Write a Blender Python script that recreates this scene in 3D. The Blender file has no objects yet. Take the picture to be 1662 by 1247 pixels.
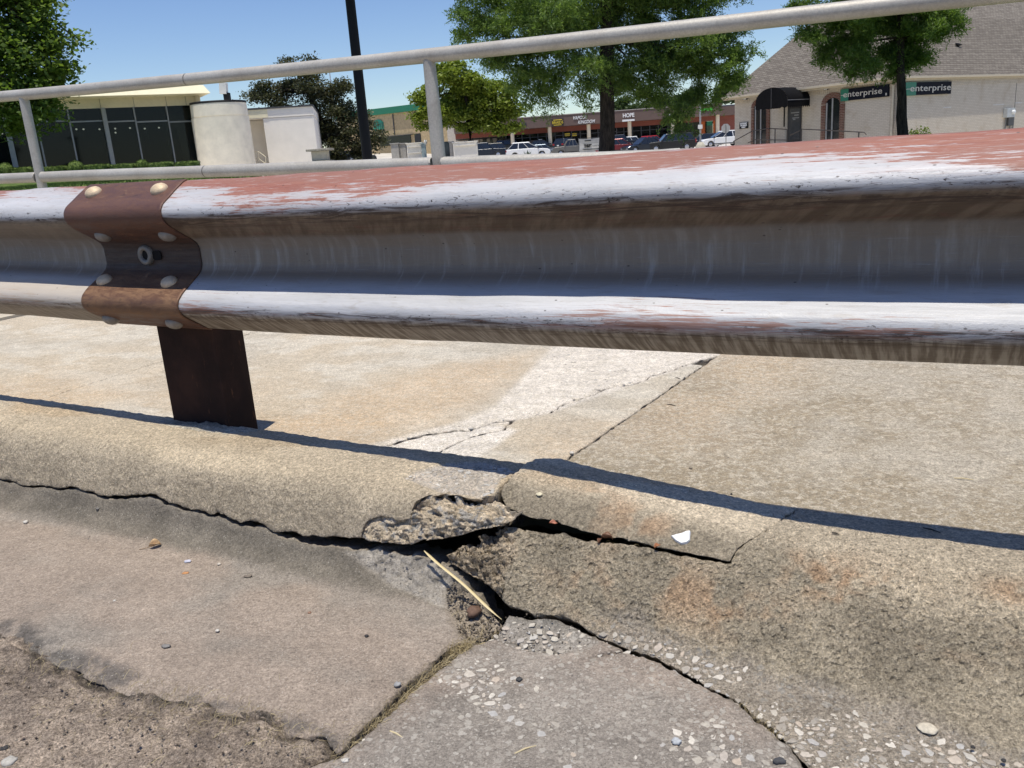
import bpy, math, random
import numpy as np
from mathutils import Vector, Matrix

# ------------------------------------------------------------------ camera
IW, IH, FPX = 1662., 1247., 1370.
PITCH, ROLL, EYE = math.radians(15.3), math.radians(4.1), 0.62
_F = np.array([0, math.cos(PITCH), -math.sin(PITCH)])
_R0 = np.array([1., 0, 0]); _U0 = np.array([0, math.sin(PITCH), math.cos(PITCH)])
_R = _R0*math.cos(ROLL) - _U0*math.sin(ROLL)
_U = _U0*math.cos(ROLL) + _R0*math.sin(ROLL)
CAM = np.array([0, 0, EYE])
sc = bpy.context.scene
cd = bpy.data.cameras.new("camera"); cam = bpy.data.objects.new("camera", cd)
sc.collection.objects.link(cam); sc.camera = cam
cd.sensor_fit = 'HORIZONTAL'; cd.sensor_width = 36; cd.lens = 36*FPX/IW
cd.clip_start = 0.02; cd.clip_end = 4000
m4 = Matrix(((_R[0], _U[0], -_F[0], 0), (_R[1], _U[1], -_F[1], 0), (_R[2], _U[2], -_F[2], EYE), (0, 0, 0, 1)))
cam.matrix_world = m4

# ------------------------------------------------------------------ light
SUN_EL = math.radians(79.3); SUN_AZ = math.radians(-104)      # maths azimuth, from +X
sdir = Vector((math.cos(SUN_EL)*math.cos(SUN_AZ), math.cos(SUN_EL)*math.sin(SUN_AZ), math.sin(SUN_EL)))
w = bpy.data.worlds.new("World"); sc.world = w; w.use_nodes = True
wn = w.node_tree; bg = wn.nodes['Background']
sky = wn.nodes.new('ShaderNodeTexSky'); sky.sky_type = 'NISHITA'; sky.sun_disc = False
sky.sun_elevation = SUN_EL; sky.sun_rotation = math.atan2(sdir.x, sdir.y) % (2*math.pi)
sky.air_density = 1.0; sky.dust_density = 0.15; sky.ozone_density = 3.2; sky.altitude = 300
hs = wn.nodes.new('ShaderNodeHueSaturation'); hs.inputs['Hue'].default_value = .512; hs.inputs['Saturation'].default_value = 1.13; wn.links.new(sky.outputs[0], hs.inputs['Color']); wn.links.new(hs.outputs[0], bg.inputs[0]); bg.inputs[1].default_value = 0.126
sl = bpy.data.lights.new("sun", 'SUN'); sl.energy = 4.75; sl.angle = math.radians(0.53); sl.color = (1, .945, .83)
so = bpy.data.objects.new("sun", sl); sc.collection.objects.link(so)
so.rotation_euler = sdir.to_track_quat('Z', 'Y').to_euler()
sc.view_settings.view_transform = 'Standard'; sc.view_settings.look = 'None'
sc.view_settings.exposure = 0.0; sc.view_settings.gamma = 1; sc.view_settings.use_curve_mapping = False
sc.render.engine = 'CYCLES'
sc.cycles.max_bounces = 6; sc.cycles.transparent_max_bounces = 12

rnd = random.Random(7); NR = np.random.RandomState(11)

# ------------------------------------------------------------------ helpers
def ray(x, y): return _F + _R*(x-IW/2)/FPX - _U*(y-IH/2)/FPX
def at(x, y, D):                          # world point on the ray through a picture point, D metres ahead (world Y)
    d = ray(x, y); return CAM + d*(D/d[1])
def atz(x, y, z):
    d = ray(x, y); return CAM + d*((z-EYE)/d[2])
ANG = math.radians(28.6)
T_ = np.array([math.cos(ANG), -math.sin(ANG), 0]); N_ = np.array([math.sin(ANG), math.cos(ANG), 0])   # along kerb, away from road
def uvz(u, v, z):
    u = np.asarray(u, float); v = np.asarray(v, float); z = np.asarray(z, float)
    return np.stack([u*T_[0]+v*N_[0], u*T_[1]+v*N_[1], z+0*u], -1)
def on_v(x, y, v):                        # point where the ray meets the vertical plane at distance v from the eye line
    d = ray(x, y); k = v/(d@N_); P = CAM+d*k; return float(P@T_), float(P[2])

def _h(ix, iy, iz, seed):
    h = (ix.astype(np.int64)*374761393 + iy.astype(np.int64)*668265263 + iz.astype(np.int64)*2147483647 + seed*1274126177) & 0x7fffffff
    h = (h ^ (h >> 13))*1274126177 & 0x7fffffff
    return ((h ^ (h >> 16)) & 0xffff)/65535.0
def noise(x, y, z=None, seed=0):
    x = np.asarray(x, float); y = np.asarray(y, float); z = np.zeros_like(x) if z is None else np.asarray(z, float)
    xi, yi, zi = np.floor(x), np.floor(y), np.floor(z); fx, fy, fz = x-xi, y-yi, z-zi
    fx = fx*fx*(3-2*fx); fy = fy*fy*(3-2*fy); fz = fz*fz*(3-2*fz); r = 0
    for a in (0, 1):
        for b in (0, 1):
            for c in (0, 1):
                r = r + _h(xi+a, yi+b, zi+c, seed)*(fx if a else 1-fx)*(fy if b else 1-fy)*(fz if c else 1-fz)
    return r*2-1
def fbm(x, y, z=None, seed=0, o=4, g=.5):
    r, a, f = 0, 1, 1
    for i in range(o):
        r = r+a*noise(x*f, y*f, None if z is None else z*f, seed+i*17); a *= g; f *= 2.03
    return r
def sstep(a, b, x):
    t = np.clip((x-a)/(b-a), 0, 1); return t*t*(3-2*t)

def link(o, parent=None):
    sc.collection.objects.link(o)
    if parent is not None: o.parent = parent
    return o
def tag(o, label=None, cat=None, group=None, kind=None):
    if label: o['label'] = label
    if cat: o['category'] = cat
    if group: o['group'] = group
    if kind: o['kind'] = kind
    return o
def empty(name, loc=(0, 0, 0), rz=0, parent=None):
    o = bpy.data.objects.new(name, None); o.empty_display_size = .1
    o.location = loc; o.rotation_euler = (0, 0, rz); return link(o, parent)
def np_mesh(name, V, Q, m, parent=None, smooth=True, tint=None, attrs=None):
    """V (n,3), Q (k,4) or (k,3)"""
    V = np.asarray(V, np.float32); Q = np.asarray(Q, np.int32); k = Q.shape[1]
    me = bpy.data.meshes.new(name); me.vertices.add(len(V)); me.vertices.foreach_set('co', V.ravel())
    me.loops.add(Q.size); me.loops.foreach_set('vertex_index', Q.ravel())
    me.polygons.add(len(Q)); me.polygons.foreach_set('loop_start', np.arange(0, Q.size, k, dtype=np.int32))
    me.update(calc_edges=True)
    if smooth: me.polygons.foreach_set('use_smooth', np.ones(len(Q), bool))
    if tint is not None:
        a = me.attributes.new('tint', 'FLOAT_COLOR', 'POINT')
        c = np.ones((len(V), 4), np.float32); c[:, :3] = tint; a.data.foreach_set('color', c.ravel())
    for nm, arr in (attrs or {}).items():
        a = me.attributes.new(nm, 'FLOAT_VECTOR', 'POINT'); a.data.foreach_set('vector', np.asarray(arr, np.float32).ravel())
    me.validate(); me.materials.append(m)
    return link(bpy.data.objects.new(name, me), parent)

class MB:
    """collects simple shapes and links them as one mesh"""
    def __init__(s): s.v = []; s.f = []; s.sm = []
    def add(s, V, F, smooth=False):
        b = len(s.v); s.v += [tuple(map(float, p)) for p in V]; s.f += [tuple(i+b for i in f) for f in F]; s.sm += [smooth]*len(F); return s
    def box(s, c, d, R=None, taper=1.0):
        x, y, z = [q/2 for q in d]; V = []
        for sz in (-1, 1):
            k = taper if sz > 0 else 1
            for sx, sy in ((-1, -1), (1, -1), (1, 1), (-1, 1)): V.append(Vector((sx*x*k, sy*y*k, sz*z)))
        if R is not None: V = [R @ p for p in V]
        V = [p+Vector(c) for p in V]
        return s.add(V, [(3, 2, 1, 0), (4, 5, 6, 7), (0, 1, 5, 4), (1, 2, 6, 5), (2, 3, 7, 6), (3, 0, 4, 7)])
    def bar(s, a, b, wd, h=None, up=(0, 0, 1)):
        a, b = Vector(a), Vector(b); h = h or wd; d = (b-a); L = d.length; d.normalize()
        x = d.cross(Vector(up)); x = x.normalized() if x.length > 1e-6 else Vector((1, 0, 0)); z = x.cross(d)
        R = Matrix((x, d, z)).transposed(); return s.box((a+b)/2, (wd, L, h), R)
    def tube(s, pts, r, n=10, caps=True):
        pts = [Vector(p) for p in pts]; rs = r if hasattr(r, '__len__') else [r]*len(pts); V = []; F = []
        for i, p in enumerate(pts):
            d = (pts[min(i+1, len(pts)-1)]-pts[max(i-1, 0)]).normalized()
            x = d.cross(Vector((0, 0, 1))); x = x.normalized() if x.length > 1e-3 else Vector((1, 0, 0)); y = d.cross(x)
            for k in range(n):
                a = 2*math.pi*k/n; V.append(p+(x*math.cos(a)+y*math.sin(a))*rs[i])
        for i in range(len(pts)-1):
            for k in range(n): F.append((i*n+k, i*n+(k+1) % n, (i+1)*n+(k+1) % n, (i+1)*n+k))
        s.add(V, F, True)
        if caps:
            s.add(V[:n], [tuple(range(n))]); s.add(V[-n:], [tuple(range(n))[::-1]])
        return s
    def lathe(s, c, prof, n=24, axis=None):
        V = []; F = []
        for r, z in prof:
            for k in range(n):
                a = 2*math.pi*k/n; V.append(Vector((r*math.cos(a), r*math.sin(a), z)))
        if axis is not None:
            R = Vector(axis).to_track_quat('Z', 'Y').to_matrix(); V = [R @ p for p in V]
        V = [p+Vector(c) for p in V]
        for i in range(len(prof)-1):
            for k in range(n): F.append((i*n+k, i*n+(k+1) % n, (i+1)*n+(k+1) % n, (i+1)*n+k))
        return s.add(V, F, True)
    def prism(s, poly, a, b):                 # polygon of points extruded by vectors a..b
        n = len(poly); V = [Vector(p)+Vector(a) for p in poly]+[Vector(p)+Vector(b) for p in poly]
        F = [tuple(range(n))[::-1], tuple(range(n, 2*n))]+[(i, (i+1) % n, n+(i+1) % n, n+i) for i in range(n)]
        return s.add(V, F)
    def build(s, name, m, parent=None, bevel=0):
        me = bpy.data.meshes.new(name); me.from_pydata(s.v, [], s.f)
        me.polygons.foreach_set('use_smooth', s.sm); me.materials.append(m); me.update()
        o = link(bpy.data.objects.new(name, me), parent)
        if bevel:
            b = o.modifiers.new('b', 'BEVEL'); b.width = bevel; b.segments = 2; b.limit_method = 'ANGLE'
        return o
def text(name, body, size, m, parent=None, M=None, ext=.01, off=0.0, shear=0, align='LEFT', sx=1.0, spacing=1.0):
    c = bpy.data.curves.new(name, 'FONT'); c.body = body; c.size = size; c.extrude = ext; c.offset = off
    c.shear = shear; c.align_x = align; c.align_y = 'CENTER'; c.space_character = spacing; c.resolution_u = 3
    t = bpy.data.objects.new(name, c); sc.collection.objects.link(t)
    dg = bpy.context.evaluated_depsgraph_get(); me = bpy.data.meshes.new_from_object(t.evaluated_get(dg))
    bpy.data.objects.remove(t); me.name = name; me.materials.clear(); me.materials.append(m)
    o = link(bpy.data.objects.new(name, me), parent)
    if M is not None: o.matrix_local = M @ Matrix.Diagonal((sx, 1, 1, 1))
    return o
def frame(o, x, z):                        # matrix with local x, local y=z-up-ish for flat things standing on a wall
    x = Vector(x).normalized(); z = Vector(z).normalized(); n = x.cross(z)
    M = Matrix((x, z, n)).transposed().to_4x4(); M.translation = Vector(o); return M

# ------------------------------------------------------------------ node materials
class NT:
    def __init__(s, name):
        s.m = bpy.data.materials.new(name); s.m.use_nodes = True; s.t = s.m.node_tree; s.b = s.t.nodes['Principled BSDF']
    def n(s, kind, **kw):
        nd = s.t.nodes.new('ShaderNode'+kind)
        for k, v in kw.items(): setattr(nd, k, v)
        return nd
    def l(s, a, b): s.t.links.new(a, b)
    def val(s, sock, v):
        if hasattr(v, 'is_linked') or isinstance(v, bpy.types.NodeSocket): s.l(v, sock)
        elif v is not None:
            sock.default_value = tuple(v)+(1,) if (hasattr(v, '__len__') and len(v) == 3 and sock.type == 'RGBA') else v
    def math(s, op, a, b=None, c=None, clamp=False):
        nd = s.n('Math', operation=op, use_clamp=clamp); s.val(nd.inputs[0], a); s.val(nd.inputs[1], b)
        if c is not None: s.val(nd.inputs[2], c)
        return nd.outputs[0]
    def mix(s, f, a, b, mode='MIX'):
        nd = s.n('Mix', data_type='RGBA', blend_type=mode, clamp_factor=True); s.val(nd.inputs[0], f); s.val(nd.inputs[6], a); s.val(nd.inputs[7], b); return nd.outputs[2]
    def mr(s, v, a, b, c=0., d=1., smooth=True):
        nd = s.n('MapRange', interpolation_type='SMOOTHSTEP' if smooth else 'LINEAR', clamp=True)
        for i, q in enumerate((v, a, b, c, d)): s.val(nd.inputs[i], q)
        return nd.outputs[0]
    def coord(s, scale=(1, 1, 1), src='Object', rot=(0, 0, 0)):
        tc = s.n('TexCoord'); mp = s.n('Mapping'); mp.inputs['Scale'].default_value = scale; mp.inputs['Rotation'].default_value = rot
        s.l(tc.outputs[src], mp.inputs[0]); return mp.outputs[0]
    def vmap(s, vec, scale, rot=(0, 0, 0)):
        mp = s.n('Mapping'); mp.inputs['Scale'].default_value = scale; mp.inputs['Rotation'].default_value = rot; s.l(vec, mp.inputs[0]); return mp.outputs[0]
    def noise(s, vec, scale=5, detail=4, rough=.6, dist=0):
        nd = s.n('TexNoise'); nd.inputs['Scale'].default_value = scale; nd.inputs['Detail'].default_value = detail
        nd.inputs['Roughness'].default_value = rough; nd.inputs['Distortion'].default_value = dist
        if vec is not None: s.l(vec, nd.inputs['Vector'])
        return nd.outputs[0]
    def voro(s, vec, scale, feature='F1', out='Distance', rnd_=1.0):
        nd = s.n('TexVoronoi', feature=feature); nd.inputs['Scale'].default_value = scale; nd.inputs['Randomness'].default_value = rnd_
        s.l(vec, nd.inputs['Vector']); return nd.outputs[out]
    def attr(s, name, out='Color'): nd = s.n('Attribute'); nd.attribute_name = name; return nd.outputs[out]
    def bump(s, h, strength=.5, dist=.002, nrm=None):
        nd = s.n('Bump'); nd.inputs['Strength'].default_value = strength; nd.inputs['Distance'].default_value = dist; s.l(h, nd.inputs['Height'])
        if nrm is not None: s.l(nrm, nd.inputs['Normal'])
        return nd.outputs[0]
    def out(s, col=None, rough=None, metal=None, nrm=None, spec=None, **kw):
        i = s.b.inputs
        if col is not None: s.val(i['Base Color'], col)
        if rough is not None: s.val(i['Roughness'], rough)
        if metal is not None: s.val(i['Metallic'], metal)
        if spec is not None: s.val(i['Specular IOR Level'], spec)
        if nrm is not None: s.l(nrm, i['Normal'])
        return s.m

def plain(name, col, rough=.6, metal=0, var=.12, scale=6, bump=.0, bs=60, spec=.5):
    t = NT(name); c = t.coord(); n = t.noise(c, scale, 5, .6)
    f = t.mr(n, .3, .7, 1-var, 1+var, False)
    col2 = t.mix(1.0, col, f, 'MULTIPLY') if var else col
    nr = t.bump(t.noise(c, bs, 3), 1.0, bump) if bump else None
    return t.out(col2, rough, metal, nr, spec)

def concrete_tint(name, grain=.003, lump=.0008, contrast=.3, peb=0.35, fine=1.0, worn=0., gran=0.):
    t = NT(name); c = t.coord(); base = t.attr('tint')
    a = t.noise(c, 7, 8, .7); b = t.noise(c, 48, 8, .78); d = t.noise(c, 330, 3, .8); e = t.noise(c, 150, 5, .8, .2)
    col = t.mix(1.0, base, t.mr(a, .3, .7, 1-contrast*.30, 1+contrast*.30, False), 'MULTIPLY')
    if worn:
        w_ = t.noise(t.vmap(c, (1, 1, 1)), 62, 9, .82, .3); col = t.mix(t.math('MULTIPLY', t.mr(w_, .49, .56), worn), col, (.61, .54, .43))
        w2 = t.noise(t.vmap(c, (1.3, 1.1, 1)), 75, 9, .80, .2); col = t.mix(t.math('MULTIPLY', t.mr(w2, .53, .60), worn*.75), col, (.27, .235, .18))
    col = t.mix(1.0, col, t.mr(b, .32, .68, 1-contrast*.45, 1+contrast*.40, False), 'MULTIPLY')
    col = t.mix(1.0, col, t.mr(e, .34, .66, 1-contrast*1.0*fine, 1+contrast*.8*fine, False), 'MULTIPLY')
    col = t.mix(1.0, col, t.mr(d, .34, .66, 1-contrast*1.1*fine, 1+contrast*.9*fine, False), 'MULTIPLY')
    v = t.voro(c, 210); gm = t.mr(v, .14, .24, 1, 0); sel = t.mr(t.noise(c, 60, 2), .50, .58)
    col = t.mix(t.math('MULTIPLY', t.math('MULTIPLY', gm, sel), peb), col, (.64, .60, .53))
    pit = t.mr(t.voro(c, 120), .06, .14, 1, 0); sel2 = t.mr(t.noise(c, 41, 2), .54, .62)
    col = t.mix(t.math('MULTIPLY', t.math('MULTIPLY', pit, sel2), .75), col, (.075, .062, .05))
    ag = t.attr('agg', 'Vector'); sx = t.n('SeparateXYZ'); t.l(ag, sx.inputs[0]); am = sx.outputs[0]
    dc = t.n('Mix', data_type='VECTOR'); nz = t.n('TexNoise'); nz.inputs['Scale'].default_value = 90; t.l(c, nz.inputs[0]); dc.inputs[0].default_value = .012; t.l(c, dc.inputs[4]); t.l(nz.outputs['Color'], dc.inputs[5])
    for scl, th, am_ in ((150, .34, .75), (82, .36, .85)):
        vv_ = t.n('TexVoronoi'); vv_.inputs['Scale'].default_value = scl; t.l(dc.outputs[1], vv_.inputs['Vector']); sp_ = t.n('SeparateColor'); t.l(vv_.outputs['Color'], sp_.inputs[0])
        mk = t.math('MULTIPLY', t.mr(vv_.outputs['Distance'], th-.06, th, 1, 0), t.math('MULTIPLY', t.mr(sp_.outputs[0], .38, .42), am)); cl = t.mix(sp_.outputs[1], (.36, .325, .28), (.54, .50, .44)); col = t.mix(t.math('MULTIPLY', mk, am_), col, cl)
    if gran:
        g1 = t.voro(c, 165, 'SMOOTH_F1'); g2 = t.voro(c, 310, 'SMOOTH_F1'); gg = t.math('ADD', t.math('MULTIPLY', g1, .8), t.math('MULTIPLY', g2, .5))
        col = t.mix(1.0, col, t.mr(gg, .25, .75, 1.24, .86, False), 'MULTIPLY')
    h = t.math('ADD', t.math('MULTIPLY', d, .5), t.math('MULTIPLY', e, 1.2)); h = t.math('SUBTRACT', h, t.math('MULTIPLY', pit, .5))
    nr = t.bump(h, 1.0, grain*fine)
    if gran: nr = t.bump(t.math('MULTIPLY', gg, -1.), 1.0, gran, nr)
    nr0 = nr; nr = t.bump(b, 1.0, lump*2, nr)
    return t.out(col, .93, 0, nr, .2)
# ================================================================== kerb, gutter, sidewalk
PS = np.array([-.15, 0, .19, .45, .51, .55, .58, .62, .66, .70, .735, .775, .90, .945, 1.1])
PVL = np.array([.35, .50, .69, .95, 1.00, 1.04, 1.065, 1.082, 1.090, 1.103, 1.13, 1.17, 1.29, 1.335, 1.49])
PZL = np.array([-.088, -.085, -.075, -.088, -.092, -.085, -.068, -.035, .003, .036, .056, .063, .066, .066, .066])
PVR = np.array([.35, .50, .69, .94, .99, 1.03, 1.055, 1.088, 1.12, 1.15, 1.185, 1.22, 1.295, 1.335, 1.49])
PZR = np.array([-.088, -.085, -.075, -.086, -.088, -.080, -.062, -.030, .000, .026, .046, .057, .063, .063, .063])
def _smooth_prof(S, V, Z, wd=.012):
    s = np.linspace(S[0], S[-1], 1251); v = np.interp(s, S, V); z = np.interp(s, S, Z)
    k = np.exp(-.5*(np.arange(-30, 31)*(s[1]-s[0])/wd)**2); k /= k.sum()
    pad = lambda q: np.convolve(np.concatenate([q[0]-(q[1]-q[0])*np.arange(30, 0, -1), q, q[-1]+(q[-1]-q[-2])*np.arange(1, 31)]), k, 'valid')
    return s, pad(v), pad(z)
PRL = _smooth_prof(PS, PVL, PZL); PRR = _smooth_prof(PS, PVR, PZR)
class Surf:
    def __init__(s, prof, lu, lz, dv=0.0, dz=0.0, back=0.0): s.p = prof; s.lu = lu; s.lz = lz; s.dv = dv; s.dz = dz; s.back = back
    def vz(s, u, q):
        v = np.interp(q, s.p[0], s.p[1]); z = np.interp(q, s.p[0], s.p[2])
        l = np.interp(u, s.lu, s.lz); wgt = sstep(.55, .76, q); dv = s.dv(u) if callable(s.dv) else s.dv
        return v+dv*sstep(.5, .66, q), z+s.dz+l*wgt-s.back*sstep(.84, .955, q)
    def pos(s, u, q): v, z = s.vz(u, q); return uvz(u, v, z)
    def nrm(s, u, q):
        e = .004; a = s.pos(u, q+e)-s.pos(u, q-e); b = s.pos(u+e, q)-s.pos(u-e, q); n = np.cross(b, a)
        return n/np.linalg.norm(n, axis=-1, keepdims=True)
    def hit(s, x, y):
        d = ray(x, y); qs = np.linspace(s.p[0][0], s.p[0][-1], 700)
        lam = np.linspace(.3, 7, 5000)[:, None]; P = CAM+d*lam; u = P@T_; v = P@N_; z = P[:, 2]
        vs, zs = s.vz(float(np.median(u[(z < .1) & (z > -.12)])) if ((z < .1) & (z > -.12)).any() else 0., qs)
        for it in range(2):
            h = np.interp(v, vs, zs); k = np.argmax(z < h)
            vs, zs = s.vz(float(u[k]), qs)
        h = np.interp(v, vs, zs); k = max(1, np.argmax(z < h)); a = z[k-1]-h[k-1]; b = z[k]-h[k]; f_ = a/(a-b+1e-12)
        vv = v[k-1]+f_*(v[k]-v[k-1]); uu = u[k-1]+f_*(u[k]-u[k-1])
        return float(uu), float(np.interp(vv, vs, qs))
    def trace(s, L): return [s.hit(*p) for p in L]
class Flat(Surf):                                   # the sidewalk: q is simply the distance v
    def __init__(s): pass
    def vz(s, u, q): return q, np.interp(u, [-3, -1.5, -.8, -.2, .6], [.026, .022, .016, .002, -.006])+.012*(q-1.335)
    def hit(s, x, y):
        d = ray(x, y); z = .02
        for i in range(12):
            k = (z-EYE)/d[2]; P = CAM+d*k; u = float(P@T_); v = float(P@N_); z = float(s.vz(u, v)[1])
        return u, v

def inside(U, S, poly):
    r = np.zeros(U.shape, bool); P = np.asarray(poly); n = len(P); j = n-1
    for i in range(n):
        x0, y0 = P[i]; x1, y1 = P[j]
        if y0 != y1:
            c = ((y0 > S) != (y1 > S)) & (U < (x1-x0)*(S-y0)/(y1-y0)+x0); r ^= c
        j = i
    return r
def near(U, S, poly, closed=True):
    """distance to polyline and nearest point"""
    P = np.asarray(poly, float); n = len(P); bd = np.full(U.shape, 1e9); bx = U.copy(); by = S.copy()
    for i in range(n if closed else n-1):
        a = P[i]; b = P[(i+1) % n]; d = b-a; L = d@d
        t = np.clip(((U-a[0])*d[0]+(S-a[1])*d[1])/max(L, 1e-12), 0, 1); x = a[0]+t*d[0]; y = a[1]+t*d[1]
        e = (U-x)**2+(S-y)**2; m = e < bd; bd = np.where(m, e, bd); bx = np.where(m, x, bx); by = np.where(m, y, by)
    return np.sqrt(bd), bx, by
def soft(U, S, poly, fe):
    d, _, _ = near(U, S, poly); i = inside(U, S, poly); return sstep(-fe, fe, np.where(i, d, -d))
def jag(poly, amp=.003, step=.008, seed=0, skip=.25):
    """roughen the long straight runs of an outline a little"""
    out = []; P = np.asarray(poly, float); n = len(P); rr = np.random.RandomState(seed)
    for i in range(n):
        a = P[i]; b = P[(i+1) % n]; L = np.linalg.norm(b-a); k = max(1, min(60, int(L/step)))
        nr = np.array([-(b-a)[1], (b-a)[0]])/max(L, 1e-9)
        for j in range(k):
            p = a+(b-a)*j/k
            if j and L < .6: p = p+nr*rr.uniform(-amp, amp)
            out.append(p)
    return np.array(out)
def dil(m, k=1):
    for _ in range(k):
        r = m.copy(); r[1:] |= m[:-1]; r[:-1] |= m[1:]; r[:, 1:] |= m[:, :-1]; r[:, :-1] |= m[:, 1:]; m = r
    return m
def piece(name, surf, poly, cell, tintf, dispf, D, m, parent=None, depth=.10, rough=.006, label=None, rounding=.0025, wallcol=(.30, .26, .21), agg=None):
    poly = np.asarray(poly); u0, s0 = poly.min(0)-cell*2; u1, s1 = poly.max(0)+cell*2
    nu = int((u1-u0)/cell)+2; ns = int((s1-s0)/cell)+2
    U, S = np.meshgrid(u0+np.arange(nu)*cell, s0+np.arange(ns)*cell, indexing='ij')
    ins = inside(U, S, poly); ring = dil(ins, 1) & ~ins; ring2 = dil(ring, 1) & ~ins   # diagonal neighbours too
    nb = dil(~ins, 5) & ins; ed = np.full(U.shape, 9.)
    idx = np.where(nb); d, _, _ = near(U[idx], S[idx], poly); ed[idx] = d
    idx = np.where(ring2); d, x, y = near(U[idx], S[idx], poly); U[idx] = x; S[idx] = y; ed[idx] = 0
    ok = ins | ring2
    a = ins[:-1, :-1] | ins[1:, :-1] | ins[1:, 1:] | ins[:-1, 1:]
    q = a & ok[:-1, :-1] & ok[1:, :-1] & ok[1:, 1:] & ok[:-1, 1:]
    I = np.arange(nu*ns).reshape(nu, ns)
    Q = np.stack([I[:-1, :-1][q], I[1:, :-1][q], I[1:, 1:][q], I[:-1, 1:][q]], -1)
    used = np.unique(Q); rem = np.full(nu*ns, -1); rem[used] = np.arange(len(used)); Q = rem[Q]
    u = U.ravel()[used]; s_ = S.ravel()[used]; e = ed.ravel()[used]
    P = surf.pos(u, s_); Nn = surf.nrm(u, s_)
    dp = dispf(u, s_, P)-rounding*np.clip(1-e/.009, 0, 1)**2*(1+.8*noise(u*120, s_*120, seed=3))
    P = P+Nn*dp[:, None]
    tint = tintf(u, s_)
    # broken side walls
    E = np.concatenate([Q[:, [0, 1]], Q[:, [1, 2]], Q[:, [2, 3]], Q[:, [3, 0]]]); key = np.sort(E, 1); kk = key[:, 0].astype(np.int64)*len(used)+key[:, 1]
    uq, inv, cnt = np.unique(kk, return_inverse=True, return_counts=True); B = E[cnt[inv] == 1]
    bv = np.unique(B); bm = np.full(len(used), -1); bm[bv] = np.arange(len(bv)); nb_ = len(bv)
    Vs = [P]; Ts = [tint]; Qs = [Q]; prev = bv; Dv = D(u[bv], s_[bv])
    base = len(P); K = 5
    for k in range(1, K+1):
        f_ = (k/K)**1.5; off = Dv*depth*f_
        R = P[bv]+off; rn = np.stack([fbm(R[:, 0]*60, R[:, 1]*60, R[:, 2]*60, seed=50+i, o=3) for i in range(3)], -1)*rough
        Vs.append(R+rn); c = np.array(wallcol)[None]*(1+.25*fbm(R[:, 0]*40, R[:, 1]*40, R[:, 2]*40, seed=9, o=2))[:, None]; Ts.append(c)
        cur = np.arange(nb_)+base; base += nb_
        pi = (B if k == 1 else bm[B]+(base-2*nb_)); ci = bm[B]+(base-nb_)
        Qs.append(np.stack([pi[:, 1], pi[:, 0], ci[:, 0], ci[:, 1]], -1))
    at_ = None
    if agg is not None: g_ = np.zeros((sum(len(q) for q in Vs), 3)); g_[:len(P), 0] = agg(u, s_); at_ = {'agg': g_}
    o = np_mesh(name, np.concatenate(Vs), np.concatenate(Qs), m, parent, True, np.clip(np.concatenate(Ts), 0, 1), at_)
    if label: o['label'] = label
    return o

M_CON = concrete_tint('concrete', grain=.0050, lump=.0012, contrast=.34, gran=.0018)
M_CON2 = concrete_tint('concrete_gritty', grain=.010, lump=.002, contrast=.36, peb=.4, gran=.0055)
M_WALK = concrete_tint('concrete_walk', grain=.0028, lump=.0008, contrast=.30, peb=.5, worn=.5)
M_GUT = concrete_tint('concrete_gutter', grain=.0030, lump=.0010, contrast=.30, peb=.55)
M_WALKG = concrete_tint('concrete_walk_grey', grain=.0032, lump=.0010, contrast=.32, peb=.5, worn=.75)
M_DIRT = concrete_tint('dirt', grain=.006, lump=.003, contrast=.5, peb=.35)

K1s = Surf(PRL, [-3.2, -2.2, -1.5, -1.3, -.75, .5], [.022, .016, .006, .003, -.002, -.002], back=.018)
K2s = Surf(PRR, [-.8, -.66, -.5, -.34, -.24, -.15, .5], [.018, .018, .002, -.012, -.020, -.024, -.028], back=.016)
K3s = Surf(PRR, [-.8, -.5, -.3, -.24, -.15, .6], [-.004, -.006, -.017, -.020, -.024, -.029], dv=lambda u: -.016*sstep(-.29, -.48, u), back=.016)
G1s = K1s; G2s = K3s
W1s = Flat()

crackL_up = [(-260, 742), (-120, 762), (0, 778), (18, 781), (37, 789), (54, 789), (70, 788), (94, 793), (110, 790), (125, 791), (137, 797), (149, 798), (160, 804), (175, 806), (189, 804), (215, 804), (241, 802), (252, 803), (263, 810), (274, 817), (285, 818), (296, 824), (307, 827), (320, 827), (333, 830), (341, 836), (352, 831), (364, 835), (377, 843), (390, 849), (404, 845), (417, 847), (430, 855), (443, 864), (460, 863), (478, 864), (490, 870), (504, 869), (520, 872), (544, 871), (566, 874), (585, 873)]
conc_under = [(600, 877), (622, 880), (646, 883), (668, 880), (687, 875), (712, 874), (736, 871), (762, 862), (789, 855), (810, 849), (830, 840)]
crackL_lo = [(-260, 745), (-120, 765), (0, 781), (18, 785), (37, 792), (54, 792), (70, 791), (94, 796), (110, 794), (125, 794), (149, 803), (160, 809), (175, 813), (189, 811), (215, 809), (241, 808), (258, 813), (270, 821), (285, 824), (307, 832), (325, 834), (338, 840), (352, 838), (370, 848), (386, 856), (404, 857), (421, 857), (438, 866), (456, 875), (476, 877), (496, 884), (516, 888), (539, 889), (570, 896), (601, 893), (609, 891), (625, 899), (642, 900), (662, 904), (683, 906), (700, 913), (722, 922), (738, 931)]
UMIN, UMAX = -3.0, .42
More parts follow.
